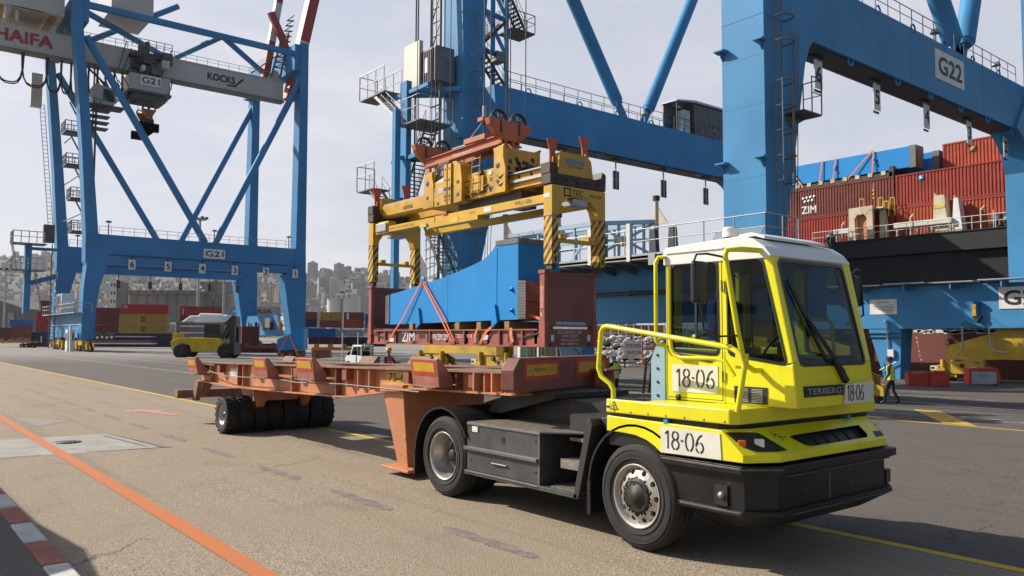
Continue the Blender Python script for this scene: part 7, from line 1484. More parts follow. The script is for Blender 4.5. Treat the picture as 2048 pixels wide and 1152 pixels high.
# ------------------------------------------------------------------ quay clutter on the right
def skip(loc, rz, label, kind):
    t = thing('steel_box' if kind else 'barrier_box', label, 'steel box', loc, rz); g = MB()
    if kind:
        for x0 in (0, 1.15):
            g.prism([(x0, 0), (x0 + 1.1, 0), (x0 + 1.1, .8), (x0 + .98, .72), (x0 + .12, .78), (x0, .92)], 'y', 0, .05, 'red_box'); g.prism([(x0, 0), (x0 + 1.1, 0), (x0 + 1.1, .92), (x0, .85)], 'y', .95, 1.0, 'red_box'); g.prism([(0, 0), (1, 0), (1, .8), (.5, .72), (0, .85)], 'x', x0, x0 + .05, 'red_box'); g.prism([(0, 0), (1, 0), (1, .8), (.5, .72), (0, .85)], 'x', x0 + 1.05, x0 + 1.1, 'red_box'); g.box(x0, x0 + 1.1, 0, 1, .02, .06, 'red_box')
            g.box(x0 + .03, x0 + 1.07, -.03, 0, .42, .47, 'red_box'); g.box(x0, x0 + .08, -.04, 0, 0, .9, 'red_box'); g.box(x0 + 1.02, x0 + 1.1, -.04, 0, 0, .9, 'red_box')
        part('shell', g, t, .01, local=True); g = MB()
        for k in range(7): g.beam((.15 + .1 * k, .2 + .08 * k, .75 + .02 * (k % 3)), (.95 + .1 * k, .75 - .04 * k, .82), .07, .06, 'rust_cream' if k % 2 else 'wood')
        part('scrap', g, t, local=True)
    else:
        g.box(.08, 1.72, 0, .7, .10, .92, 'galvanised'); part('panel', g, t, .02, local=True); g = MB(); g.text('PELIT', (.9, -.012, .55), X, Z, .16, 'reflector_blue', 'c', .5); part('lettering', g, t, local=True)
        g = MB(); g.box(0, 1.8, -.03, .73, .92, 1.08, 'red_box'); g.box(0, .14, -.03, .73, .12, .92, 'red_box'); g.box(1.66, 1.8, -.03, .73, .12, .92, 'red_box'); g.box(0, .1, 0, .7, 0, .12, 'grey_steel'); g.box(1.7, 1.8, 0, .7, 0, .12, 'grey_steel')
        part('frame', g, t, .01, local=True)
    return t
a0 = math.atan2(math.cos(YAW), math.sin(YAW))
skip((-22.9, 49.4, gz(49.4)), a0 - .25, 'open red steel box full of scrap bars on the quay', True)
skip((-21.6, 54.8, gz(54.8)), a0 - .1, 'grey box with a red frame standing before the yellow crane wheels', False)
# mound of pale rubble, fence and danger sign seen under the crane
rr = random.Random(21); g = MB(); ico = [(0, 0, 1), (.9, 0, .45), (.28, .85, .45), (-.72, .53, .45), (-.72, -.53, .45), (.28, -.85, .45), (.72, .53, -.45), (-.28, .85, -.45), (-.9, 0, -.45), (-.28, -.85, -.45), (.72, -.53, -.45), (0, 0, -1)]
icf = [(0, 1, 2), (0, 2, 3), (0, 3, 4), (0, 4, 5), (0, 5, 1), (1, 6, 2), (2, 7, 3), (3, 8, 4), (4, 9, 5), (5, 10, 1), (6, 7, 2), (7, 8, 3), (8, 9, 4), (9, 10, 5), (10, 6, 1), (11, 7, 6), (11, 8, 7), (11, 9, 8), (11, 10, 9), (11, 6, 10)]
for k in range(900):
    xx = rr.uniform(-3, 24); d_ = rr.uniform(0, 5); z = -.9 + min(3.1, d_ * .85 + .3) * rr.uniform(.75, 1.0); c = gp(8.2 + xx, 84 + d_, z); sz = rr.uniform(.16, .38); fx_ = [rr.uniform(.7, 1.4) for _ in range(3)]
    g.add([c + Vector((p[0] * fx_[0], p[1] * fx_[1], p[2] * fx_[2] * .7)) * sz * rr.uniform(.85, 1.15) for p in ico], icf, 'sack_white')
struct('rubble_mound', g, 'stuff')
FN = thing('security_fence', 'white wire security fence with cranked post tops above the pale rubble', 'fence', gp(15, 90, -1)); g = MB()
for k in range(26): p = gp(6 + k * .85, 90, 1.6); g.tube(p, p + Z * 2.0, .05, 'white_paint', 6); part('post', g, FN) if 0 else None; g.tube(p + Z * 2.0, p + Z * 2.5 + gp(.35, 0, 0) , .045, 'white_paint', 6)
for z in (1.75, 2.6, 3.5): g.tube(gp(6, 90, z), gp(27.2, 90, z), .035, 'white_paint', 5)
for k in range(90): p = gp(6 + k * .235, 90, 1.7); g.tube(p, p + Z * 1.8, .012, 'white_paint', 4)
part('panel', g, FN)
SG = thing('danger_sign', 'white sign with red Hebrew danger lettering in front of the pale rubble', 'sign', gp(12.3, 82, -1)); g = MB(); rt = gp(1, 0, 0).normalized()
o_ = gp(12.35, 82, 0); P = [o_ + rt * a + Z * b for a, b in ((-1.0, .3), (1.0, .3), (1.0, 1.75), (-1.0, 1.75))]; nn = rt.cross(Z) * .06; g.hexa([P[0] - nn, P[1] - nn, P[1], P[0], P[3] - nn, P[2] - nn, P[2], P[3]], 'plate_white')
g.text('הנכס', o_ + Z * 1.1 + nn * .4, rt, Z, .42, 'flipper_red', 'c', 1.5, bold=.06); g.text('רבעמ ןיא', o_ + Z * .45 + nn * .4, rt, Z, .34, 'flipper_red', 'c', 1.6, bold=.06); part('board', g, SG)
g = MB(); g.tube(o_ + rt * .97 - Z * 1, o_ + rt * .97 + Z * 1.9, .05, 'flipper_red', 6); part('post', g, SG)
BR = thing('road_barrier', 'low black and yellow striped barrier beam before the rubble', 'barrier', gp(14, 80, -1)); g = MB()
for k in range(16): a = gp(11 + k * .55, 80, -.05); b = gp(11.55 + k * .55, 80, -.05); g.beam(a, b, .2, .22, 'yellow_letter' if k % 2 else 'black_letter')
part('beam', g, BR); g = MB()
for k in range(5): p = gp(11.2 + k * 2, 80, -1.1); g.tube(p, p + Z * 1.0, .08, 'dark_steel', 6)
part('post', g, BR)
WC = thing('traffic_barrier', 'white and red plastic traffic barrier at the foot of the rubble', 'barrier', gp(15.5, 81, -1)); g = MB(); p = gp(14.2, 81.0, -.95); q = gp(16.4, 81, -.95); g.beam(p + Z * .6, q + Z * .6, .3, 1.2, 'plate_white'); g.beam(p + Z * .7, p + Z * .7 + rt * .3, .34, 1.3, 'red_box'); part('body', g, WC)
# checker's cabin and bolted steel pieces behind the trailer
CBN = thing('control_cabin', 'white cabin with green tinted windows standing behind the orange trailer', 'cabin', gp(0, 42, -.3)); a1 = 0.0
def loc_box(g, root_xy, ang, x0, x1, y0, y1, z0, z1, m):
    c, s_ = math.cos(ang), math.sin(ang); f = lambda x, y, z: (root_xy[0] + x * c - y * s_, root_xy[1] + x * s_ + y * c, z)
    g.hexa([f(x0, y0, z0), f(x1, y0, z0), f(x1, y1, z0), f(x0, y1, z0), f(x0, y0, z1), f(x1, y0, z1), f(x1, y1, z1), f(x0, y1, z1)], m)
r0 = Vector((-33.3, 27.3, 0)); g = MB()
loc_box(g, r0, a1, 0, 3.4, 0, 2.2, -.35, .72, 'plate_white'); loc_box(g, r0, a1, 0, 3.4, 0, 2.2, 2.15, 2.3, 'plate_white')
for x in (0, 1.6, 3.15): loc_box(g, r0, a1, x, x + (.14 if x == 1.6 else .25), 0, .08, .72, 2.15, 'plate_white'); loc_box(g, r0, a1, x, x + .1, 2.1, 2.2, .72, 2.15, 'plate_white')
part('shell', g, CBN, .03); g = MB(); loc_box(g, r0, a1, .25, 3.15, .03, .05, .72, 2.15, 'booth_glass'); part('window', g, CBN); g = MB(); loc_box(g, r0, a1, .18, 3.2, 2.14, 2.16, .72, 2.15, 'booth_glass'); part('window', g, CBN)
g = MB()
for k in range(9): loc_box(g, r0, a1, .35 + k * .31, .53 + k * .31, .35, .38, .75, 2.1, 'box_green_paint' if k % 3 else 'tag_white')
part('curtain', g, CBN)
PL = thing('steel_section', 'pale blue bolted steel section standing behind the trailer nose', 'steel section', gp(3.2, 38, -.3)); r0 = gp(2.2, 38); a1 = a0 + .05; g = MB(); loc_box(g, r0, a1, 0, .6, .3, 1.4, -.3, 1.9, 'dark_steel'); loc_box(g, r0, a1, 1.12, 1.75, .2, 1.2, -.3, 1.9, 'crane_blue')
c_, s__ = math.cos(a1), math.sin(a1); F = lambda x, y, z: Vector((r0.x + x * c_ - y * s__, r0.y + x * s__ + y * c_, z))
g.hexa([F(.4, 0, -.3), F(1.1, 0, -.3), F(1.1, .1, -.3), F(.4, .1, -.3), F(.0, 0, 1.9), F(1.1, 0, 1.9), F(1.1, .1, 1.9), F(.0, .1, 1.9)], 'pale_blue_steel')
for k in range(17): a = math.pi * (.1 + 1.35 * k / 16); p = F(.6 + .38 * math.sin(a), -.03, 1.25 + .38 * math.cos(a)); g.tube(p, F(.6 + .38 * math.sin(a), .02, 1.25 + .38 * math.cos(a)), .03, 'black_letter', 7)
part('plate', g, PL)
# ------------------------------------------------------------------ vehicles in the middle distance
FK = thing('forklift_truck', 'big yellow forklift truck with black mast and cab on the far quay', 'forklift', gp(-35.3, 92.5, -.47), a0); FY = cpaint('forklift_yellow', (.62, .42, .03)); g = MB()
g.prism([(-3.2, .9), (-3.35, 1.9), (-2.6, 2.3), (-1.6, 2.35), (2.2, 2.3), (2.6, 1.9), (2.6, .75), (-.9, .75), (-1.2, 1.5), (-2.2, 1.7), (-3.0, .9)], 'y', -1.4, 1.4, FY); g.box(-3.3, -2.7, -1.0, 1.0, 2.0, 2.9, FY); g.tube((-2.9, -.6, 2.9), (-2.9, -.6, 4.1), .2, 'grey_steel', 10); part('body', g, FK, .08, local=True)
for x in (-2.1, 2.9):
    for y in (-1.35, 1.35):
        g = MB(); g.lathe([(.3, -.3), (.75, -.35), (.85, -.2), (.85, .2), (.75, .35), (.3, .3)], (x, y, .85), 'y', 'rubber', 26); g.lathe([(0, -.28), (.4, -.26), (.42, -.32)], (x, y, .85), 'y', 'hub_black', 16); part('wheel', g, FK, local=True)
g = MB(); g.box(.2, 2.0, -.75, .75, 2.3, 3.9, 'black_plastic'); g.box(.4, 1.8, -.78, -.75, 2.8, 3.8, 'booth_glass'); part('cab', g, FK, .06, local=True)
g = MB()
for y in (-.7, .7): g.box(3.2, 3.75, y - .22, y + .22, .3, 4.7, 'black_plastic'); g.beam((2.2, y, 2.2), (3.3, y, 4.2), .2, .3, 'black_plastic')
for z in (1.2, 3.0, 4.5): g.box(3.3, 3.55, -.8, .8, z, z + .25, 'black_plastic')
g.prism([(2.4, 3.9), (3.3, 4.9), (3.8, 4.8), (3.8, 3.6)], 'y', -.6, .6, 'black_plastic'); g.box(3.6, 3.8, -1.1, 1.1, .4, 1.8, 'black_plastic'); g.box(3.8, 5.2, -.7, -.5, .35, .45, 'dark_steel'); g.box(3.8, 5.2, .5, .7, .35, .45, 'dark_steel'); part('mast', g, FK, local=True)
LD = thing('covered_cargo', 'white canvas covered cargo stacked on grey steel plates behind the forklift', 'cargo', gp(-40.2, 104, .3), a0); g = MB(); g.hexa([(-3.0, 0, 3.3), (3.6, 0, 3.4), (3.6, 3, 3.4), (-3.0, 3, 3.3), (-1.6, .3, 4.4), (3.3, .3, 4.5), (3.3, 2.7, 4.5), (-1.6, 2.7, 4.4)], 'canvas_white'); g.hexa([(-1.0, -.1, 3.45), (3.2, -.1, 3.5), (3.2, 3, 3.5), (-1, 3, 3.45), (-.4, .5, 4.75), (2.6, .4, 4.65), (2.6, 2.5, 4.65), (-.4, 2.5, 4.75)], 'canvas_white'); part('canvas_cover', g, LD, .2, 3, local=True)
g = MB()
for k in range(6): g.box(-2.7, 3.2, 0, 3, 1.2 + k * .42, 1.5 + k * .42, 'grey_steel' if k % 2 else 'galvanised')
g.box(-2.9, -2.7, 0, 3, .9, 3.7, 'rack_brown'); g.box(3.2, 3.4, 0, 3, .9, 3.7, 'rack_brown'); part('plate_stack', g, LD, local=True); g = MB(); g.box(-3, 3.6, .1, 2.9, .6, 1.15, 'rack_brown')
for x in (-2.4, -1.2, 2.2, 3.2): g.lathe([(0, -.3), (.5, -.3), (.5, .3), (0, .3)], (x, .4, .5), 'y', 'rubber', 16)
part('trailer_bed', g, LD, local=True)
def chassis(name, label, loc, rz, L, m, box=None):
    t = thing(name, label, 'trailer', loc, rz); g = MB(); g.box(0, L, 0, .3, 1.05, 1.4, m); g.box(0, L, 2.1, 2.4, 1.05, 1.4, m)
    for k in range(int(L / 1.5) + 1): g.box(k * 1.5, k * 1.5 + .25, .3, 2.1, 1.1, 1.3, m)
    for k in range(4): g.prism([(k * L / 4 + .2, 1.3), (k * L / 4 + .9, 1.3), (k * L / 4 + .8, 1.8), (k * L / 4 + .3, 1.8)], 'y', -.05, .05, m)
    part('frame', g, t, .02, local=True)
    for x in (L * .72, L * .86):
        for y in (.2, 2.2): g = MB(); g.lathe([(.2, -.3), (.42, -.3), (.5, -.2), (.5, .2), (.42, .3), (.2, .3)], (x, y, .5), 'y', 'rubber', 20); g.lathe([(0, -.26), (.25, -.26), (.26, -.3)], (x, y, .5), 'y', 'rim_silver', 14); part('wheel', g, t, local=True)
    return t
t = chassis('port_trailer', 'orange port trailer parked far behind the long orange one', gp(-22.6, 91, -.55), a0 + .05, 6.2, 'box_orange_paint'); g = MB(); g.prism([(0, .1), (.5, .1), (2.0, .25), (1.8, 1.3), (-.1, 1.3)], 'y', .3, 2.0, 'trailer_dark'); g.prism([(0, .1), (.35, .1), (.3, 1.3), (-.1, 1.3)], 'y', .25, .3, 'box_ochre_paint'); part('landing_leg', g, t, local=True)
chassis('trailer', 'low orange trailer under the brown container at the far left', gp(-95.5, 150, -.45), a0, 6.0, 'box_orange_paint'); chassis('trailer', 'dark trailer under the brown container beside the blue steel wedge', gp(-36, 108, -.6), a0, 7.0, 'rack_brown')
yard(485, 519, 690, 655.5, 108, 'box_brown_paint', 'weathered brown container on a trailer beside the forklift', rz=40); yard(470, 552, 708, 690, 112, 'box_maroon_paint', 'low dark red container base behind the brown one', rz=2, door=False)
WD = thing('steel_wedge', 'big bright blue wedge shaped steel piece on the quay by the crane foot', 'steel section', gp(-29, 106, -.6), a0); g = MB(); g.prism([(-1.9, .8), (-1.9, 2.3), (-.7, 2.75), (1.0, 3.6), (1.6, 3.7), (1.6, .9), (.3, .9), (-1.7, .75)], 'y', 0, 2.2, 'cargo_blue'); part('web', g, WD, .03, local=True); g = MB(); g.box(-1.6, 1.4, .2, 2.0, .0, .75, 'greasy_brown')
for x in (-1.4, -.3, .8): g.box(x, x + .5, -.2, .2, 0, .5, 'rack_red')
part('skid', g, WD, local=True)
for xa, xb, lb in (((-.4, 2.8), (-1.6, .3), 'thin red strap from the blue wedge slanting left'), ((-.2, 2.8), (1.0, .2), 'red strap from the blue wedge slanting right')):
    g = MB(); g.beam((xa[0], -.3, xa[1]), (xb[0], -.6, xb[1]), .16, .04, 'strap_orange', up=(0, -1, 0)); single('lashing_strap', g, lb, 'strap', gp(-29, 106, -.6), 'red straps on the blue wedge', rotz=a0, local=True)
BG = thing('utility_buggy', 'small white utility buggy with open doorway parked behind the trailer', 'buggy', gp(-12.3, 66, -.42), .12); g = MB()
g.prism([(-1.3, .3), (-1.45, .75), (-1.2, .95), (-.75, 1.0), (-.4, 1.78), (.75, 1.82), (.85, 1.78), (.85, 1.7), (-.28, 1.68), (-.6, 1.0), (.1, 1.0), (.1, .4), (1.2, .4), (1.2, .3)], 'y', -.62, -.56, 'white_paint'); g.prism([(-1.3, .3), (-1.45, .75), (-1.2, .95), (-.75, 1.0), (-.4, 1.78), (.75, 1.82), (.85, 1.78), (.85, 1.7), (-.28, 1.68), (-.6, 1.0), (.1, 1.0), (.1, .4), (1.2, .4), (1.2, .3)], 'y', .56, .62, 'white_paint')
g.box(-.4, .85, -.62, .62, 1.74, 1.84, 'white_paint'); g.box(-1.4, -.6, -.56, .56, .35, .95, 'white_paint'); g.box(.75, .85, -.62, -.54, .9, 1.75, 'white_paint'); g.box(.75, .85, .54, .62, .9, 1.75, 'white_paint'); g.box(.1, 1.25, -.56, .56, .35, .95, 'white_paint'); part('body', g, BG, .03, local=True)
g = MB(); g.quad((.86, -.55, .98), (.86, .55, .98), (.84, .55, 1.72), (.84, -.55, 1.72), 'cab_glass'); g.quad((-.72, -.55, 1.0), (-.72, .55, 1.0), (-.42, .55, 1.72), (-.42, -.55, 1.72), 'cab_glass'); part('windscreen', g, BG, local=True); g = MB(); g.box(-.1, .4, -.5, .5, .6, .8, 'black_plastic'); g.box(.35, .45, -.5, .5, .75, 1.35, 'black_plastic'); part('seat', g, BG, local=True)
g = MB(); g.tube((.2, .2, 1.84), (.2, .2, 1.98), .07, 'lamp_amber', 10); part('beacon', g, BG, local=True)
for x in (-.95, .85):
    for y in (-.58, .58): g = MB(); g.lathe([(.12, -.1), (.26, -.1), (.28, 0), (.26, .1), (.12, .1)], (x, y, .28), 'y', 'rubber', 18); part('wheel', g, BG, local=True)
# wheeled platform of stacked trailer frames in front of the yellow containers
SF = thing('stacked_chassis', 'stack of rusty trailer frames with wheels up in front of the yellow containers', 'trailer frames', gp(-86, 168, .2), a0); g = MB(); g.box(-2, 10.5, 0, 2.4, .3, .9, 'rack_brown'); g.box(2, 10.8, 0, 2.4, 1.5, 1.75, 'galvanised'); g.box(-2.5, 11, 0, 2.4, .05, .3, 'plate_white')
for k in range(5): g.lathe([(.35, -.3), (.62, -.3), (.62, .3), (.35, .3)], (-1.5 + k * 1.0, .3, 1.5 - .1 * (k % 2)), 'y', 'rubber', 18); g.lathe([(0, -.32), (.3, -.32)], (-1.5 + k * 1.0, .3, 1.5 - .1 * (k % 2)), 'y', 'plate_white', 12)
part('frame', g, SF, local=True)
# light masts, warehouse, silos
def mast(label, px, ytop, D, r_, head=True):
    p = gp((px - 1024) / 1607 * D, D, 0); p.z = gz(p.y); h = CAM_H + (674 - ytop) * D / 1607 - p.z; t = thing('light_mast', label, 'light mast', p); g = MB(); g.tube((0, 0, 0), (0, 0, h), r_ * 1.3, 'galvanised', 10, r_); part('pole', g, t, local=True)
    if head:
        g = MB(); g.lathe([(.2, h - .4), (1.6, h - .3), (1.6, h - .1), (.2, h)], (0, 0, 0), 'z', 'galvanised', 12)
        for k in range(6): a = k * math.pi / 3; g.box(1.6 * math.cos(a) - .35, 1.6 * math.cos(a) + .35, 1.6 * math.sin(a) - .35, 1.6 * math.sin(a) + .35, h - .1, h + .5, 'dark_steel')
        part('lamp_ring', g, t, local=True)
mast('tall thin light mast with a lamp ring before the warehouse at far left', 9, 545, 230, .22); mast('tall grey light mast between the silos seen under crane G21', 395.5, 440, 210, .30); mast('thin pale light mast rising by the grey container under crane G21', 447, 500, 176, .22)
for px, y0, lb in ((686, 668, 'thin white pole left of the white buggy'), (717, 668, 'thin white pole right above the white buggy')):
    p = gp((px - 1024) / 1607 * 80, 80, -.5); g = MB(); g.tube(p, p + Z * 3.0, .06, 'white_paint', 6); single('pole', g, lb, 'pole', p)
WH = thing('warehouse', 'old grey warehouse with a tan front at the far left of the yard', 'warehouse', gp(-164, 270, -1), a0); g = MB(); g.box(-40, 0, 0, 30, 0, 11, 'warehouse_grey'); g.prism([(-40, 11), (.5, 11), (.5, 11.8), (-9, 15), (-40, 15)], 'y', -.3, 30, 'warehouse_grey'); part('wall', g, WH, local=True); g = MB(); g.box(-30, -12, -.5, -.35, 0, 10, 'warehouse_tan'); g.box(-5, -3, -.5, -.35, 0, 10.5, 'concrete'); part('door', g, WH, local=True)
SHD = thing('storage_shed', 'low pale shed with layered roof between warehouse and red stack', 'shed', gp(-141, 290, -1), a0); g = MB(); g.box(0, 26, 0, 20, 0, 7, 'concrete'); g.box(-.5, 26.5, -1.0, 21, 7, 7.8, 'plate_white'); g.box(-.5, 26.5, -.8, 21, 3.6, 4.3, 'warehouse_grey'); g.box(2, 24, -.2, 0, 0, 3.3, 'plate_white'); part('wall', g, SHD, local=True)
def silo_block(name, label, px0, px1, ytop, D, mat, n, depth=18, rz=0.0):
    X0 = (px0 - 1024) / 1607 * D; Wd = (px1 - px0) * D / 1607; h = CAM_H + (674 - ytop) * D / 1607 + 1.03; t = thing(name, label, 'silo', gp(X0, D, -1.03), a0 + rz); g = MB(); r_ = Wd / n / 2
    rf = .35 if n > 2 else 1.0
    for k in range(n): P = [(r_ + 2 * r_ * k + r_ * math.cos(math.pi + math.pi * i / 12), r_ + rf * r_ * math.sin(math.pi + math.pi * i / 12)) for i in range(13)]; g.prism(P, 'z', 0, h * .93, mat)
    g.box(0, Wd, r_, depth, 0, h * .93, mat); part('wall', g, t, local=True); g = MB(); g.box(0, Wd, .4, depth, h * .93, h, mat)
    for k in range(int(Wd / 4)): g.box(1.5 + k * 4, 2.6 + k * 4, .3, .4, h * .95, h * .985, 'dark_grating')
    part('head_house', g, t, local=True); return t
silo_block('grain_silo', 'long grey concrete grain silo under crane G21', 252, 390, 584, 420, 'concrete_far', 7); silo_block('grain_silo', 'taller beige concrete silo block right of the long grey one', 397, 459, 566, 440, 'warehouse_tan', 2)
paint('silo_white', (.60, .58, .53), .8, var=.12, scale=.05); t = silo_block('grain_silo', 'pale twin round silo below the green hillside', 651, 712, 592, 620, 'silo_white', 2); g = MB(); g.box(10.5, 13.8, 4, 8, 30, 41, 'silo_white')
for k in range(2): g.box(10.4, 13.9, 3.9, 4, 33 + k * 3.2, 34.6 + k * 3.2, 'dark_grating')
for k in range(9): g.box(1 + k * 2.5, 2.2 + k * 2.5, 1, 2, 31.5, 33.2, 'silo_white')
g.prism([(5, 31.5), (8.8, 31.5), (6.8, 35)], 'y', 3, 3.6, 'box_orange_paint'); part('tower', g, t, local=True)
ST = thing('silo_tower', 'narrow cream tower with small dark windows beside the grey silo', 'tower', gp((218 - 1024) / 1607 * 400, 400, -1.03), a0 + .12); g = MB(); hh = CAM_H + (674 - 564) * 400 / 1607 + 1; g.box(0, 3.2, 0, 5, 0, hh, 'cream_paint'); g.box(3.2, 7.4, .3, 5, 0, hh * .97, 'warehouse_grey'); part('wall', g, ST, local=True)
for k in range(6):
    for x in (.6, 2.0): g = MB(); g.box(x, x + .7, -.05, 0, hh - 3.2 - k * 4.1, hh - 1.6 - k * 4.1, 'black_letter'); part('window', g, ST, local=True)
g = MB()
for k in range(7): a = (k - 3) * .25; g.beam((14 + 8 * k / 7, 2, 18 + 2 * k), (22, 2, 32 - k), .35, .35, 'grey_steel')
g.tube((23, 3, 0), (23, 3, 34), 1.2, 'grey_steel', 8); g.beam((23, 3, 33), (9, 3, 24), .8, .8, 'grey_steel'); g.beam((23, 3, 24), (36, 3, 28), .8, .8, 'grey_steel'); single('grain_elevator', g, 'thin lattice loading gear rising over the grey silo', 'elevator', gp(-183, 430, -1), rotz=a0, local=True)
# unseen shelter added left of the view, its roof shaped to shade the kerb
t = thing('added_shade_shelter', 'unseen flat roofed shelter added left of the view to shade the kerb', 'shelter', (-14, -2, 0)); g = MB(); g.prism([(-26, -4), (-11.7, -4), (-11.3, -2.4), (-11.2, -1.2), (-11.5, -.62), (-12.6, -.52), (-14.2, -.70), (-26, -.95)], 'z', 2.75, 2.95, 'concrete'); part('roof', g, t)
for s in (-25.5, -20, -14.6):
    for v in (-3.7, -.7): g = MB(); g.tube((s, v, .1), (s, v, 2.75), .07, 'galvanised', 8); part('post', g, t)
# ------------------------------------------------------------------ the hillside town
SKY_PTS = [(-900, 520), (-400, 515), (-100, 512), (0, 516), (60, 514), (150, 520), (230, 524), (330, 527), (430, 532), (540, 545), (620, 548), (700, 541), (760, 545), (840, 560), (920, 580), (1010, 606), (1100, 632), (1300, 655), (1600, 668), (2400, 672)]
def sky_y(px):
    for (a, ya), (b, yb) in zip(SKY_PTS, SKY_PTS[1:]):
        if a <= px <= b: t = (px - a) / (b - a); return ya + (yb - ya) * (t * t * (3 - 2 * t))
    return 520 if px < 0 else 672
HD0, HD1 = 1000.0, 2700.0
from mathutils import noise as mnoise
def hill_z(Xc, D):
    px = 1024 + 1607 * Xc / D; t = max(0.0, min(1.0, (D - HD0) / (HD1 - HD0)))
    top = (676 - sky_y(px)) * HD1 / 1607 + 3
    prof = .16 * t + .84 * (t ** 1.55)
    nz = mnoise.noise(Vector((Xc / 260, D / 260, 0))) * 14 + mnoise.noise(Vector((Xc / 90, D / 90, 4))) * 5
    return -1.5 + top * prof + nz * t * min(1, top / 90)
m, nt, n, l, b = newmat('hillside'); c = mixc(n, l, ramp(n, l, pnoise(n, l, .006, 7, .65), .38, .62), (.045, .060, .035), (.105, .10, .072)); c = mixc(n, l, ramp(n, l, pnoise(n, l, .03, 6, .7), .52, .68), c, (.20, .185, .155)); c = mixc(n, l, mul(n, l, ramp(n, l, pnoise(n, l, .09, 4), .55, .65), .6), c, (.03, .04, .025)); l.new(c, b.inputs['Base Color']); b.inputs['Roughness'].default_value = 1
g = MB(); NX, ND = 130, 46; vs = []
for j in range(ND + 1):
    D = HD0 + (HD1 + 500 - HD0) * j / ND
    for i in range(NX + 1):
        a = -1.0 + 1.75 * i / NX; Xc = a * D; z = hill_z(Xc, min(D, HD1)) if D <= HD1 else hill_z(Xc * HD1 / D, HD1) - (D - HD1) * .12
        vs.append(gp(Xc, D, z))
g.add(vs, [(j * (NX + 1) + i, j * (NX + 1) + i + 1, (j + 1) * (NX + 1) + i + 1, (j + 1) * (NX + 1) + i) for j in range(ND) for i in range(NX)], 'hillside', True)
struct('hill', g)
def facade(name, wall, glassc, fx=3.4, fz=3.1):
    m, nt, n, l, b = newmat(name); t = n.new('ShaderNodeTexCoord'); s = n.new('ShaderNodeSeparateXYZ'); l.new(t.outputs['Object'], s.inputs[0])
    ad = n.new('ShaderNodeMath'); ad.operation = 'ADD'; l.new(s.outputs[0], ad.inputs[0]); l.new(s.outputs[1], ad.inputs[1])
    def band(v, per, lo):
        q = mul(n, l, v, 1 / per); fr = n.new('ShaderNodeMath'); fr.operation = 'FRACT'; l.new(q, fr.inputs[0]); gt = n.new('ShaderNodeMath'); gt.operation = 'GREATER_THAN'; gt.inputs[1].default_value = lo; l.new(fr.outputs[0], gt.inputs[0]); return gt.outputs[0]
    w = mul(n, l, band(ad.outputs[0], fx, .52), band(s.outputs[2], fz, .48)); v = ramp(n, l, noise(n, l, .08, 4), .3, .7)
    c = mixc(n, l, w, mixc(n, l, v, tuple(q * .8 for q in wall), wall), glassc); l.new(c, b.inputs['Base Color']); b.inputs['Roughness'].default_value = .85; return m
FAC = [('facade_cream', (.46, .42, .35)), ('facade_grey', (.36, .35, .34)), ('facade_white', (.56, .55, .52)), ('facade_sand', (.42, .34, .25)), ('facade_pink', (.40, .33, .30))]
for nm, c in FAC: facade(nm, c, (.10, .10, .11), random.Random(len(nm)).uniform(3, 4.2))
paint('roof_red', (.36, .13, .08), .9); paint('roof_grey', (.33, .32, .30), .9)
ADJ = {'facade_cream': 'cream', 'facade_grey': 'grey', 'facade_white': 'white', 'facade_sand': 'sand coloured', 'facade_pink': 'pinkish'}
BME = {}
def bmesh_for(fac, kind):
    """unit building: kind 0 slab with stair head, 1 stepped terrace, 2 tower with core, 3 low house with pitched red roof"""
    if (fac, kind) in BME: return BME[(fac, kind)]
    g = MB()
    if kind == 0: g.box(-9, 9, -6, 6, -8, 21, fac); g.box(-3, 2, -2, 3, 21, 24.2, fac); g.box(-9.3, 9.3, -6.3, 6.3, 21, 21.7, 'roof_grey'); [g.box(-8 + k * 4.2, -5.4 + k * 4.2, -7.1, -6, 2.6 + f * 3.1, 3.6 + f * 3.1, 'roof_grey') for k in range(4) for f in range(6)]
    elif kind == 1: g.box(-13, 13, -2, 8, -8, 16, fac); g.box(-13, 13, -6, -2, -8, 10, fac); g.box(-10, 6, 1, 7, 16, 19.5, fac); [g.box(-13.2, 13.2, -6.8, -6, 1.2 + f * 3.1, 2.2 + f * 3.1, 'roof_grey') for f in range(3)]
    elif kind == 2: g.box(-8, 8, -8, 8, -10, 46, fac); g.box(-4, 4, -9.2, 9.2, -10, 49, fac); g.box(-2, 2, -2, 2, 49, 53, 'roof_grey'); g.box(-8.3, 8.3, -8.3, 8.3, 46, 46.8, 'roof_grey')
    else:
        g.box(-7, 7, -5, 5, -6, 7.5, fac); g.prism([(-5.6, 7.5), (5.6, 7.5), (0, 10.3)], 'x', -7.5, 7.5, 'roof_red')
    BME[(fac, kind)] = g.mesh('apartment_building'); return BME[(fac, kind)]
rr = random.Random(5); nb = 0
KL = ['slab block of flats', 'long terraced block of flats', 'tall tower block', 'low house with red roof']
def building(px, D, fac, kind, sc=(1, 1, 1), label=None, group=True):
    Xc = (px - 1024) / 1607 * D; o = bpy.data.objects.new('apartment_building' if kind != 3 else 'house', bmesh_for(fac, kind)); COL.objects.link(o); p = gp(Xc, D, hill_z(Xc, D) + 1.0); o.location = p; o.scale = sc
    o.rotation_euler = (0, 0, a0 + rr.uniform(-.5, .5)); tag(o, label or (ADJ[fac] + ' ' + KL[kind] + ' among many on the hillside town'), 'building', ('hillside ' + ADJ[fac] + ' ' + KL[kind] + 's') if group else None)
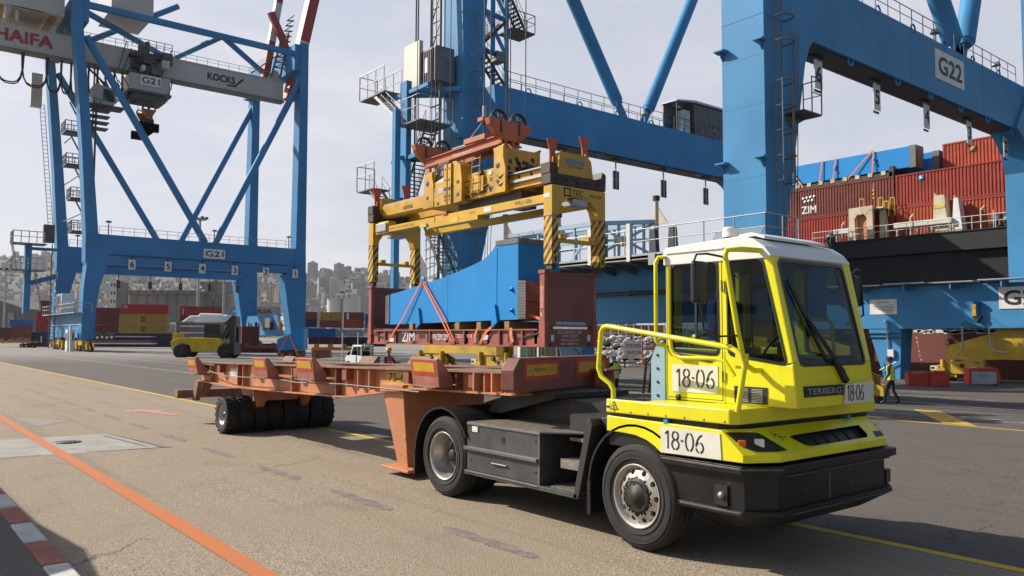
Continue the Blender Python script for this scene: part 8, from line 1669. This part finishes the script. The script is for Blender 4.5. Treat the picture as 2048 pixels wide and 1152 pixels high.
for k in range(287):
    px = rr.uniform(-60, 860) if k % 5 else rr.uniform(590, 900); u = rr.random(); D = 1060 + 640 * u ** .8 if rr.random() < .72 else rr.uniform(2050, 2680)
    if sky_y(px) > 590: continue
    fac = rr.choice(FAC)[0]; kind = rr.choices((0, 1, 2, 3), (6, 4, .8 if D < 2000 else 2.5, 2))[0]; q = rr.uniform(.7, 1.15)
    building(px, D, fac, kind, (q * rr.uniform(.8, 1.2), q, q * rr.uniform(.7, 1.15)))
for px, D, fac, kind, sc, lb in ((624, 2480, 'facade_grey', 2, (1.6, 1.2, 1.05), 'tall grey tower block on the skyline right of crane G21'), (677, 2420, 'facade_pink', 2, (1.5, 1.2, .9), 'pinkish tower with a dark cap on the skyline above the pale silos'), (671, 2000, 'facade_white', 0, (1.6, 1.2, 1.9), 'big white slab block below the pinkish tower on the hill'), (647, 2080, 'facade_grey', 0, (1.7, 1.2, 1.6), 'broad grey slab block on the green slope right of crane G21'), (620, 1950, 'facade_cream', 0, (1.4, 1.2, 1.8), 'cream slab block directly beside the right leg of crane G21'), (68, 2350, 'facade_white', 2, (1.9, 1.2, .85), 'white tower block high on the hill at the far left'), (82, 2330, 'facade_grey', 2, (1.5, 1.2, .8), 'grey tower block high on the hill beside the white one at far left'), (268, 2150, 'facade_white', 2, (1.3, 1.2, .8), 'slim white tower seen under the beam of crane G21, leftmost of four'), (283, 2170, 'facade_grey', 2, (1.2, 1.2, .8), 'slim grey tower seen under the beam of crane G21, second of four'), (252, 2160, 'facade_cream', 2, (1.3, 1.2, .75), 'slim cream tower beside the lane sign 6 of crane G21'), (300, 2180, 'facade_white', 2, (1.1, 1.2, .75), 'slim white tower seen under the beam of crane G21, rightmost of four'), (546, 1700, 'facade_sand', 2, (1.5, 1.2, .9), 'sand coloured tower framed between the right legs of crane G21'), (561, 1650, 'facade_pink', 2, (1.3, 1.2, .9), 'pinkish tower framed between the right legs of crane G21')): building(px, D, fac, kind, sc, lb, False)
# beyond the three hundred largest, the rest of the town is one mass
g = MB(); FN_ = [f for f, _ in FAC]
for k in range(1100):
    px = rr.uniform(-80, 900); D = 1040 + 760 * rr.random() ** .7 if rr.random() < .7 else rr.uniform(1800, 2680)
    if sky_y(px) > 600: continue
    Xc = (px - 1024) / 1607 * D; z = hill_z(Xc, D) - 3; w_ = rr.uniform(4, 9); h_ = rr.uniform(7, 17); f = rr.choice(FN_); ca = a0 + rr.uniform(-.6, .6); c = gp(Xc, D, z); ux = Vector((math.cos(ca), math.sin(ca), 0)) * w_; uy = Vector((-math.sin(ca), math.cos(ca), 0)) * rr.uniform(4, 7)
    P = [c - ux - uy, c + ux - uy, c + ux + uy, c - ux + uy]; g.hexa(P + [p + Z * (h_ + 3) for p in P], f)
    if k % 3 == 0: q_ = [p * .0 + c + (p - c) * 1.04 + Z * (h_ + 3) for p in P]; g.hexa(q_ + [c + (p - c) * .3 + Z * (h_ + 5.5) for p in P], 'roof_red')
struct('hillside_houses', g, 'stuff')
# trees on the hill read as one wood
paint('hill_tree', (.045, .062, .034), 1.0, var=.5, scale=.05)
g = MB()
for k in range(3200):
    px = rr.uniform(-80, 1000); D = rr.uniform(1700, 2690) if rr.random() < .75 else rr.uniform(1050, 1700)
    if k < 330: D = rr.uniform(2600, 2700)
    Xc = (px - 1024) / 1607 * D; c = gp(Xc, D, hill_z(Xc, D) + 2.0); sz = rr.uniform(1.8, 4.6); tall = 2.2 if rr.random() < .18 else 1.0
    g.add([c + Vector((p[0], p[1], p[2] * tall)) * sz * rr.uniform(.7, 1.15) * (.6 if tall > 1 else 1) for p in ico], icf, 'hill_tree')
struct('hill_trees', g, 'stuff')
# ------------------------------------------------------------------ haze
hz = bpy.data.materials.new('haze'); hz.use_nodes = True; nt = hz.node_tree; nt.nodes.clear(); out = nt.nodes.new('ShaderNodeOutputMaterial'); pvn = nt.nodes.new('ShaderNodeVolumePrincipled'); pvn.inputs['Color'].default_value = (.86, .88, .93, 1); pvn.inputs['Density'].default_value = .00006; pvn.inputs['Anisotropy'].default_value = .3; nt.links.new(pvn.outputs[0], out.inputs['Volume'])
MATS['haze'] = hz; g = MB(); g.box(-3600, 1500, -2200, 4200, -8, 330, 'haze'); struct('haze', g, 'stuff')
